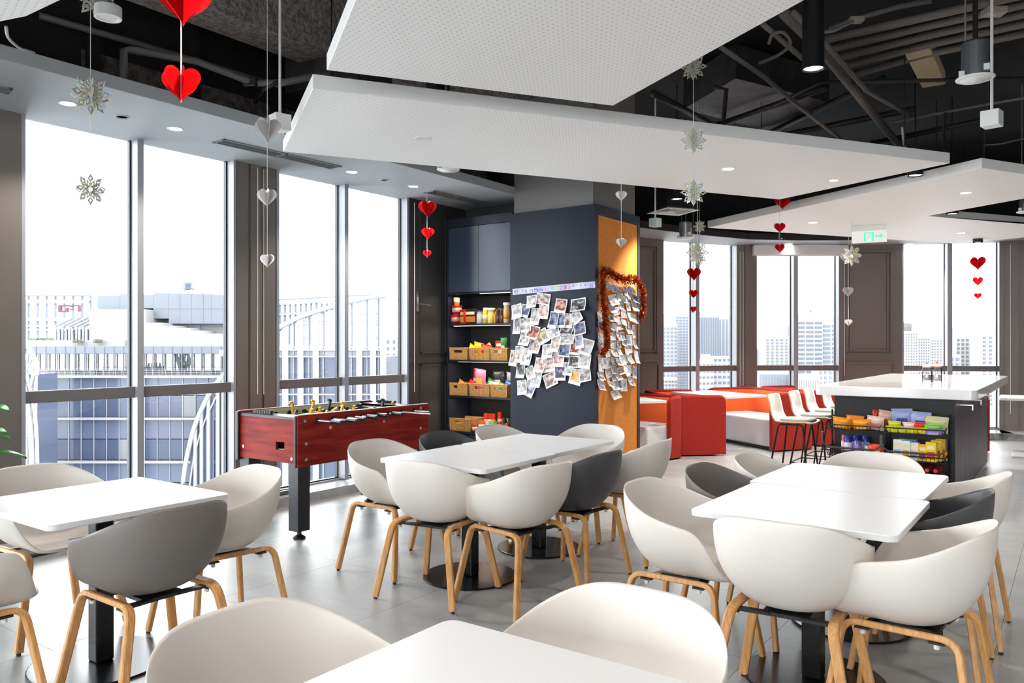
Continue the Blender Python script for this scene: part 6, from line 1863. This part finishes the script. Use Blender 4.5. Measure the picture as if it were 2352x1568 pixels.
# left folded bay
for (ya, yb_) in ((866, 958), (964, 1056), (1062, 1156)):
    for c in range(3):
        m = MB().slab([(x0 - 0.9 * c, 0.35 * c, Z(yb_)), (x0 - 0.9 * (c + 1) + 0.06, 0.35 * (c + 1), Z(yb_)), (x0 - 0.9 * (c + 1) + 0.06, 0.35 * (c + 1), Z(ya)), (x0 - 0.9 * c, 0.35 * c, Z(ya))], (0, 0.05, 0))
        m.build('pane', M_cglass, cw)
# terrace rail
rl = MB()
for k in range(4): rl.b2((L(90), 0.1, Z(863) + 0.12 + 0.13 * k), (L(515), 0.13, Z(863) + 0.15 + 0.13 * k))
for k in range(30): rl.b2((L(90) + k * 0.48, 0.1, Z(863)), (L(90) + k * 0.48 + 0.03, 0.13, Z(863) + 0.55))
rl.build('terrace_railing', M_cwhite, cw)
# penthouse strip
D1 = 64.0
def L1(px): return xp(px, D1) - ox
def Z1(py): return zp(py, D1) + 80
dp = D1 - D0
MB().b2((L1(40), dp, Z1(812)), (L1(590), dp + 8, Z1(795))).build('penthouse_fascia', M_cgrey, cw)
MB().b2((L1(40), dp + 1.2, Z1(866)), (L1(590), dp + 8, Z1(812))).build('penthouse_core', mat('pale_penthouse_interior', S(96, 96, 95), 0.8), cw)
npn = 22
for k in range(npn):
    a, b_ = L1(60) + k * 0.75 * 1.06, L1(60) + (k + 1) * 0.75 * 1.06
    MB().b2((b_ - 0.03, dp - 0.05, Z1(864)), (b_ + 0.03, dp + 0.1, Z1(795))).build('penthouse_post', M_cgrey, cw)
    MB().b2((a + 0.04, dp + 0.3, Z1(850)), (b_ - 0.04, dp + 0.34, Z1(813))).build('penthouse_pane', glass_mat('pale_window', (0.82, 0.84, 0.86), 0.2), cw)
    if k in (4, 6, 10, 15, 18):
        MB().b2((a + 0.1, dp + 0.5, Z1(862)), (a + 0.45, dp + 0.9, Z1(812))).build('penthouse_column', M_cgrey, cw)
# ---- white roof masses and grey cladding
rt = city_thing('roof_block', 'stepped white roof blocks with grey clad plant rooms above the glass building', 'building', 330, 68, -80)
D2 = 68.0; ox2 = xp(330, D2)
def L2(px): return xp(px, D2) - ox2
def Z2(py): return zp(py, D2) + 80
def rb2(name, pa, pb, ya, yb_, m, dy=0.0, dep=4.0):
    return MB().b2((L2(pa), dy, Z2(yb_)), (L2(pb), dy + dep, Z2(ya))).build(name, m, rt)
rb2('terrace_parapet', 60, 300, 781, 800, M_cstone, -1.0, 12)
rb2('white_block', 205, 335, 710, 800, M_cstone, 0, 8)
steps = [(330, 378, 741), (378, 408, 748), (408, 440, 753), (440, 470, 759), (470, 503, 766), (503, 530, 772)]
for (a, b_, yy) in steps: rb2('white_step', a, b_, yy, 800, M_cstone, -0.4, 8)
for (a, b_, ya, yb_) in ((203, 256, 676, 712), (256, 300, 672, 710), (300, 336, 674, 706), (334, 370, 670, 730), (370, 424, 671, 742), (424, 470, 672, 742), (470, 545, 674, 742)):
    o = rb2('clad_panel', a + 0.2, b_ - 0.2, ya, yb_, M_cgrey, 1.5, 6)
rb2('panel_joint', 335, 545, 705, 706.5, M_cledge, 1.45, 0.1)
for a in (395, 450, 500): rb2('panel_joint', a, a + 1, 672, 742, M_cledge, 1.45, 0.1)
rb2('plant_room', 380, 520, 742, 775, mat('pale_concrete', S(94, 94, 96), 0.8), 2.2, 4)
rb2('roof_opening', 422, 438, 745, 758, M_cgrey, 2.1, 0.2)
# roof floodlight
fl = city_thing('roof_floodlight', 'grey box floodlight standing on the roof edge', 'floodlight', 431, 66, zp(672, 66))
s6 = 66 / F
MB().b2((-10 * s6, -0.3, 6 * s6), (2 * s6, 0.4, 26 * s6)).build('lamp_box', M_cledge, fl, bevel=0.03)
MB().b2((-2 * s6, -0.5, 8 * s6), (15 * s6, 0.3, 24 * s6)).build('lamp_head', M_cgrey, fl, bevel=0.03)
MB().b2((1 * s6, -0.52, 10 * s6), (12 * s6, -0.48, 20 * s6)).build('lamp_lens', M_cglass, fl)
for dx_ in (-8, 10): MB().b2((dx_ * s6, 0, -2 * s6), (dx_ * s6 + 0.06, 0.06, 8 * s6)).build('leg', M_cgrey, fl)
# ---- lattice frame with the maroon sign
lt = city_thing('roof_lattice', 'open white steel lattice on the roof at the far left', 'lattice', 120, 84, zp(790, 84))
D3 = 84.0; ox3 = xp(120, D3); zb3 = zp(790, D3)
def L3(px): return xp(px, D3) - ox3
def Z3(py): return zp(py, D3) - zb3
for k in range(10):
    px = 22 + k * 20.5
    MB().b2((L3(px), 0, 0), (L3(px) + 0.16, 0.2, Z3(680))).build('lattice_post', M_cgrey, lt)
for (yy, t_) in ((679, 0.18), (693, 0.36), (733, 0.4), (748, 0.22), (757, 0.22)):
    MB().b2((L3(15), -0.2, Z3(yy) - t_ / 2), (L3(206), 0.3, Z3(yy) + t_ / 2)).build('lattice_beam', M_cwhite if t_ > 0.2 else M_cgrey, lt)
MB().bar((L3(42), -0.3, Z3(720)), (L3(56), -0.3, Z3(690)), 0.3, 0.2).build('lattice_brace', M_cwhite, lt)
MB().b2((L3(50), -0.4, Z3(790)), (L3(57), 0.2, Z3(688))).build('lattice_column', M_cwhite, lt)
sg = city_thing('roof_sign', 'maroon angular rooftop sign letters seen from behind', 'sign', 160, 82, zp(722, 82))
s8 = 82 / F
M_maroon = mat('maroon_sign', S(72, 20, 34), 0.6)
def sgb(xa, ya, xb, yb_): MB().b2(((xa - 160) * s8, 0, (722 - yb_) * s8), ((xb - 160) * s8, 0.3, (722 - ya) * s8)).build('sign_stroke', M_maroon, sg)
for q in ((133, 700, 140, 717), (140, 700, 162, 704), (140, 713, 150, 717), (150, 706, 155, 717), (162, 700, 166, 706), (166, 700, 184, 703), (178, 703, 184, 716), (160, 708, 166, 712)): sgb(*q)
# conservatory
cs_ = city_thing('roof_conservatory', 'small glass roof conservatory on the terrace', 'conservatory', 165, 72, zp(782, 72))
s7 = 72 / F
for k, px in enumerate((128, 144, 160, 176, 192)):
    MB().bar(((px - 165) * s7, 0, 0), ((px - 165) * s7, 0, 32 * s7), 0.18, 0.18).build('post', M_cwhite, cs_)
    MB().bar(((px - 165) * s7, 0, 32 * s7), ((px + 22 - 165) * s7, 1.5, 54 * s7), 0.18, 0.18).build('rafter', M_cwhite, cs_)
    MB().b2(((px + 3 - 165) * s7, 0.4, 1 * s7), ((px + 12 - 165) * s7, 0.5, 26 * s7)).build('pane', M_cglass2, cs_)
for (px, py, w) in ((178, 784, 12), (225, 784, 8)):
    sh = city_thing('roof_shrub', 'small brownish shrub on the terrace parapet, %s' % ('left one' if px < 200 else 'right one'), 'shrub', px, 66.5, zp(788, 66.5))
    m = MB()
    for k in range(90):
        a_, b_ = rc.uniform(-1, 1), rc.uniform(0, 1)
        m.box((a_ * w * 0.037, rc.uniform(-0.3, 0.3), b_ * 0.32 + 0.02), (0.09, 0.09, 0.05), rc.uniform(0, 3))
    m.build('foliage', mat('dry_shrub', S(92, 88, 72), 0.9), sh)
hd = city_thing('roof_hedge', 'low green hedge on the roof terrace', 'hedge', 110, 74, zp(783, 74))
m = MB()
for k in range(260):
    m.box((rc.uniform(-3.2, 0.8), rc.uniform(-0.3, 0.3), rc.uniform(0.02, 0.28)), (0.14, 0.14, 0.08), rc.uniform(0, 3))
m.build('foliage', mat('hedge_green', S(80, 100, 74), 0.9), hd)['kind'] = 'stuff'
# ---- white lattice arch at the left
def arch_pts(P, d, dd=0.0):
    return [Vector((xp(px, d) , dd, zp(py, d))) for px, py in P]
def smoothp(P, n=5):
    out = []
    for i in range(len(P) - 1):
        p0, p1, p2, p3 = P[max(i - 1, 0)], P[i], P[i + 1], P[min(i + 2, len(P) - 1)]
        for q in range(n):
            t_ = q / n
            out.append(0.5 * ((2 * p1) + (-p0 + p2) * t_ + (2 * p0 - 5 * p1 + 4 * p2 - p3) * t_ ** 2 + (-p0 + 3 * p1 - 3 * p2 + p3) * t_ ** 3))
    out.append(P[-1]); return out
def arch_thing(name, label, cat, d):
    return thing(name, label, cat, tuple(c2r(0, d, 0)), YAW)
DA = 52.0
ar = arch_thing('lattice_arch', 'white curved lattice truss rising at the left edge outside', 'truss', DA)
A1 = smoothp(arch_pts([(18, 720), (40, 745), (62, 790), (83, 835), (84, 862)], DA))
A2 = smoothp(arch_pts([(20, 765), (44, 800), (56, 840), (72, 905), (82, 970), (86, 1060), (88, 1250)], DA))
A3 = smoothp(arch_pts([(20, 790), (40, 830), (56, 885), (68, 960), (74, 1040), (78, 1250)], DA))
for A, r in ((A1, 0.16), (A2, 0.12), (A3, 0.2)): MB().tube(A, r, 8).build('arch_chord', M_cwhite, ar, smooth=True)
for k in range(2, min(len(A1), len(A2)), 3):
    MB().tube([A1[k], A2[k]], 0.08, 6).build('lattice_web', M_cwhite, ar)
    if k + 3 < min(len(A1), len(A2)): MB().tube([A2[k], A1[k + 2]], 0.08, 6).build('lattice_web', M_cwhite, ar)
for k in range(0, min(len(A2), len(A3)), 2): MB().tube([A2[k], A3[k]], 0.05, 5).build('lattice_web', M_cwhite, ar)
MB().tube([A1[-1], A2[10]], 0.1, 6).build('lattice_web', M_cwhite, ar)
sl = arch_thing('glass_tower', 'narrow glass tower with white posts at the left edge outside', 'building', DA + 2)
dA = DA + 2
for px in (22, 33, 46, 58): MB().b2((xp(px, dA), 0, -80), (xp(px, dA) + 0.14, 0.2, zp(850, dA))).build('post', M_cwhite, sl)
MB().b2((xp(0, dA), 0.2, -80), (xp(74, dA), 3.0, zp(860, dA))).build('glass_body', M_cglass2, sl)
for yy in (980, 1000): MB().b2((xp(0, dA), -0.05, zp(yy + 4, dA)), (xp(74, dA), 0.25, zp(yy, dA))).build('floor_ledge', M_cwhite, sl)
# ---- gabled glass hall seen through the second window
gh = arch_thing('gabled_glass_hall', 'white framed glass hall with a rising curved roofline behind the football table', 'building', 58.0)
DG = 58.0
RL = [(420, 1110), (428, 1055), (445, 985), (470, 925), (497, 880), (560, 812), (620, 765), (655, 745), (690, 728), (727, 715), (790, 697), (825, 688), (857, 682), (884, 679)]
RLs = smoothp(arch_pts(RL, DG))
MB().tube(RLs, 0.17, 8).build('roof_arch', M_cwhite, gh, smooth=True)
MB().tube([p + Vector((0.45, 0.1, -0.3)) for p in RLs[:28]], 0.07, 6).build('roof_arch', M_cwhite, gh, smooth=True)
def roof_y(px):
    for i in range(len(RL) - 1):
        if RL[i][0] <= px <= RL[i + 1][0]:
            t_ = (px - RL[i][0]) / (RL[i + 1][0] - RL[i][0]); return RL[i][1] + (RL[i + 1][1] - RL[i][1]) * t_
    return RL[-1][1]
def vb(px, w, ytop, ybot=1700, m=M_cwhite, dy=0.0, name='post'):
    MB().b2((xp(px, DG) - w / 2, dy, zp(ybot, DG)), (xp(px, DG) + w / 2, dy + 0.25, zp(ytop, DG))).build(name, m, gh)
for px in (448, 462, 478, 500, 512, 655, 690, 725, 825, 857, 879): vb(px, 0.42 if px > 600 else 0.22, roof_y(px))
for px in (560, 605): vb(px, 0.4, roof_y(px))
for px in (637, 673, 708, 741, 772, 806, 842, 868): vb(px, 0.10, roof_y(px) + 3, m=M_cgrey, dy=0.15, name='glazing_bar')
for yy in (797, 803, 818, 905): MB().b2((xp(590, DG), 0.02, zp(yy + 2.2, DG)), (xp(884, DG), 0.22, zp(yy - 1, DG))).build('transom', M_cwhite, gh)
for yy, xa in ((737, 690), (745, 660), (776, 605), (720, 730)): MB().b2((xp(xa, DG), 0.12, zp(yy + 0.8, DG)), (xp(884, DG), 0.2, zp(yy - 0.8, DG))).build('transom', M_cgrey, gh)
MB().b2((xp(500, DG), 0.24, zp(818, DG)), (xp(884, DG), 0.3, zp(803, DG))).build('spandrel_panel', M_cledge, gh)
bars = (605, 637, 655, 673, 690, 708, 725, 741, 772, 806, 825, 842, 857, 868, 884)
for k in range(len(bars) - 1):
    a, b_ = bars[k], bars[k + 1]
    for (ya, yb_) in ((820, 905), (908, 1000), (1003, 1180)):
        MB().b2((xp(a, DG) + 0.05, 0.3, zp(yb_, DG)), (xp(b_, DG) - 0.05, 0.36, zp(ya, DG))).build('pane', M_cglass if (k + ya) % 3 else M_cglass2, gh)
    if a >= 600:
        ya_, yb2 = roof_y(a) + 2, roof_y(b_) + 2
        MB().slab([(xp(a, DG) + 0.04, 0.3, zp(797, DG)), (xp(b_, DG) - 0.04, 0.3, zp(797, DG)), (xp(b_, DG) - 0.04, 0.3, zp(yb2, DG)), (xp(a, DG) + 0.04, 0.3, zp(ya_, DG))], (0, 0.05, 0)).build('roof_pane', glass_mat('frosted_roof_glass', (0.72, 0.74, 0.76), 0.2), gh)
MB().b2((xp(600, DG), 0.5, -80), (xp(884, DG), 9, zp(820, DG))).build('core', MATS['office_dark_interior'], gh)
for (ya, yb_) in ((866, 955), (962, 1050), (1056, 1140)):
    pass
ab = (432, 448, 462, 478, 489, 500, 512, 536, 560, 582, 605)
for k in range(len(ab) - 1):
    a, b_ = ab[k], ab[k + 1]
    MB().slab([(xp(a, DG) + 0.05, 0.3, -80), (xp(b_, DG) - 0.05, 0.3, -80), (xp(b_, DG) - 0.05, 0.3, zp(roof_y(b_) + 4, DG)), (xp(a, DG) + 0.05, 0.3, zp(roof_y(a) + 4, DG))], (0, 0.08, 0)).build('pane', M_cglass2, gh)
# lattice beams behind the hall
lh = arch_thing('roof_pergola', 'long pale roof pergola behind the glass hall', 'pergola', 82.0)
DH = 82.0
for px in range(640, 770, 12): MB().b2((xp(px, DH), 0, zp(790, DH)), (xp(px, DH) + 0.22, 0.2, zp(696, DH))).build('post', M_cgrey if px % 24 else M_cwhite, lh)
for (ya, yb_, m, xa, xb) in ((690, 693, M_cgrey, 618, 860), (699, 704, M_cwhite, 630, 800), (722, 728, M_cwhite, 636, 720)):
    A, B = (xa, ya), (xb, ya - (xb - xa) * 0.055)
    MB().bar((xp(A[0], DH), 0, zp(A[1], DH)), (xp(B[0], DH), 0, zp(B[1], DH)), 0.3, (yb_ - ya) * DH / F).build('beam', m, lh)
MB().b2((xp(618, DH), 0.6, zp(800, DH)), (xp(637, DH), 3, zp(697, DH))).build('end_wall', M_cgrey, lh)
# ---- towers, distance haze painted into their pale base colours
M_tw = mat('tower_hazed_concrete', S(112, 113, 116), 0.8)
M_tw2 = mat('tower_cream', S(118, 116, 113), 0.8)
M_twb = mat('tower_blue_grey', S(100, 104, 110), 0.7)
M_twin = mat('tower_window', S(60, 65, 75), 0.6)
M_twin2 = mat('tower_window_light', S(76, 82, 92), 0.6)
def tower(px0, px1, ytop, d, m, label, rows=None, cols=None, win=M_twin, strips=None, top=None, taper=0.0, wf=(0.5, 0.5), dep=None, wy0=None):
    w = xp(px1, d) - xp(px0, d); xm = (px0 + px1) / 2
    zb = -80; h = zp(ytop, d) - zb
    t = city_thing('tower_block', label, 'building', xm, d, zb, 'distant city towers')
    D_ = dep or w * 0.8
    if taper:
        hk = h - taper[0] * d / F; tw = taper[1] * w / 2
        MB().b2((-w / 2, 0, 0), (w / 2, D_, hk)).build('wall', m, t)
        vs_ = [(-w / 2, 0, hk), (w / 2, 0, hk), (w / 2, D_, hk), (-w / 2, D_, hk), (-tw, 0.5, h), (tw, 0.5, h), (tw, D_ - 0.5, h), (-tw, D_ - 0.5, h)]
        MB().add(vs_, [(0, 1, 5, 4), (1, 2, 6, 5), (2, 3, 7, 6), (3, 0, 4, 7), (4, 5, 6, 7), (0, 3, 2, 1)]).build('crown', m, t)
        htop = hk
    else:
        MB().b2((-w / 2, 0, 0), (w / 2, D_, h)).build('wall', m, t); htop = h
    g = MB()
    sp = F / d
    vis = (930 - ytop) * d / F
    if rows:
        fh = rows * d / F; cwid = w / cols
        z = htop - (wy0 or 6) * d / F
        while z > htop - vis and z > 3:
            for c in range(cols):
                xx = -w / 2 + cwid * (c + 0.5)
                g.b2((xx - cwid * wf[0] / 2, -0.12, z - fh * wf[1]), (xx + cwid * wf[0] / 2, 0.05, z))
            z -= fh
    if strips:
        for c in range(strips):
            xx = -w / 2 + w * (c + 0.5) / strips
            g.b2((xx - w / strips * 0.25, -0.12, htop - vis), (xx + w / strips * 0.25, 0.05, htop - 10 * d / F))
    if g.v:
        o = g.build('window_grid', win, t); o['kind'] = 'stuff'
    if top:
        for (a, b_, hh) in top:
            MB().b2((xp(a, d) - xp(xm, d), D_ * 0.2, h), (xp(b_, d) - xp(xm, d), D_ * 0.8, h + hh * d / F)).build('roof_block', m, t)
    return t
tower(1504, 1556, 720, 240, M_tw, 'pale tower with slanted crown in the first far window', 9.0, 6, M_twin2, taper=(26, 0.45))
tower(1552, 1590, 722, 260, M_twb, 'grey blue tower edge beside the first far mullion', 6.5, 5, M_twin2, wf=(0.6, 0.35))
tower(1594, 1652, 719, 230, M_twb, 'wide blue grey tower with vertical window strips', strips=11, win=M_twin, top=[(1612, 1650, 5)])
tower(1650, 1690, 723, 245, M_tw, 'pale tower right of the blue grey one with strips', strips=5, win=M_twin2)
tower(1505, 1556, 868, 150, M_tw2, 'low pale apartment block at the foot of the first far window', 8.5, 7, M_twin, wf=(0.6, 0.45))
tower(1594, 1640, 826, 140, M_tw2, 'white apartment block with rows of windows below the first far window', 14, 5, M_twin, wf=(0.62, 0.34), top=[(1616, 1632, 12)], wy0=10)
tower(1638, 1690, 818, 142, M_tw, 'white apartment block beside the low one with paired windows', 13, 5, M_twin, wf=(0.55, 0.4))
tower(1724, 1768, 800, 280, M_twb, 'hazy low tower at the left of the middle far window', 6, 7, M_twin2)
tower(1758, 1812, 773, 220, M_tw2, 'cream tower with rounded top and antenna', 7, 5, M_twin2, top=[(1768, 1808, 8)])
an = city_thing('antenna_mast', 'thin antenna mast on the cream tower', 'antenna', 1786, 226, zp(766, 226))
MB().tube([(0, 0, 0), (0, 0, 46 * 226 / F)], [0.35, 0.12], 6).build('mast', M_twb, an)
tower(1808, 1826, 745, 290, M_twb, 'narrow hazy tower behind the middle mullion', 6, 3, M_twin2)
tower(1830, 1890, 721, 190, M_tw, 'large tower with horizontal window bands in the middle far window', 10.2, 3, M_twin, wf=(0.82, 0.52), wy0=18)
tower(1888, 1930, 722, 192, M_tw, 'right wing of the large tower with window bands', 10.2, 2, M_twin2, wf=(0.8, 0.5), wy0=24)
cr_ = city_thing('tower_crane', 'pale tower crane on the roof of the large tower', 'crane', 1862, 195, zp(724, 195))
q = 195 / F
for (a, b_) in (((0, 0), (0, 14)), ((-8, 10), (14, 7)), ((-6, 14), (0, 10)), ((2, 3), (12, 2))): MB().bar((a[0] * q, 0, a[1] * q), (b_[0] * q, 0, b_[1] * q), 0.4, 0.4).build('jib', M_tw2, cr_)
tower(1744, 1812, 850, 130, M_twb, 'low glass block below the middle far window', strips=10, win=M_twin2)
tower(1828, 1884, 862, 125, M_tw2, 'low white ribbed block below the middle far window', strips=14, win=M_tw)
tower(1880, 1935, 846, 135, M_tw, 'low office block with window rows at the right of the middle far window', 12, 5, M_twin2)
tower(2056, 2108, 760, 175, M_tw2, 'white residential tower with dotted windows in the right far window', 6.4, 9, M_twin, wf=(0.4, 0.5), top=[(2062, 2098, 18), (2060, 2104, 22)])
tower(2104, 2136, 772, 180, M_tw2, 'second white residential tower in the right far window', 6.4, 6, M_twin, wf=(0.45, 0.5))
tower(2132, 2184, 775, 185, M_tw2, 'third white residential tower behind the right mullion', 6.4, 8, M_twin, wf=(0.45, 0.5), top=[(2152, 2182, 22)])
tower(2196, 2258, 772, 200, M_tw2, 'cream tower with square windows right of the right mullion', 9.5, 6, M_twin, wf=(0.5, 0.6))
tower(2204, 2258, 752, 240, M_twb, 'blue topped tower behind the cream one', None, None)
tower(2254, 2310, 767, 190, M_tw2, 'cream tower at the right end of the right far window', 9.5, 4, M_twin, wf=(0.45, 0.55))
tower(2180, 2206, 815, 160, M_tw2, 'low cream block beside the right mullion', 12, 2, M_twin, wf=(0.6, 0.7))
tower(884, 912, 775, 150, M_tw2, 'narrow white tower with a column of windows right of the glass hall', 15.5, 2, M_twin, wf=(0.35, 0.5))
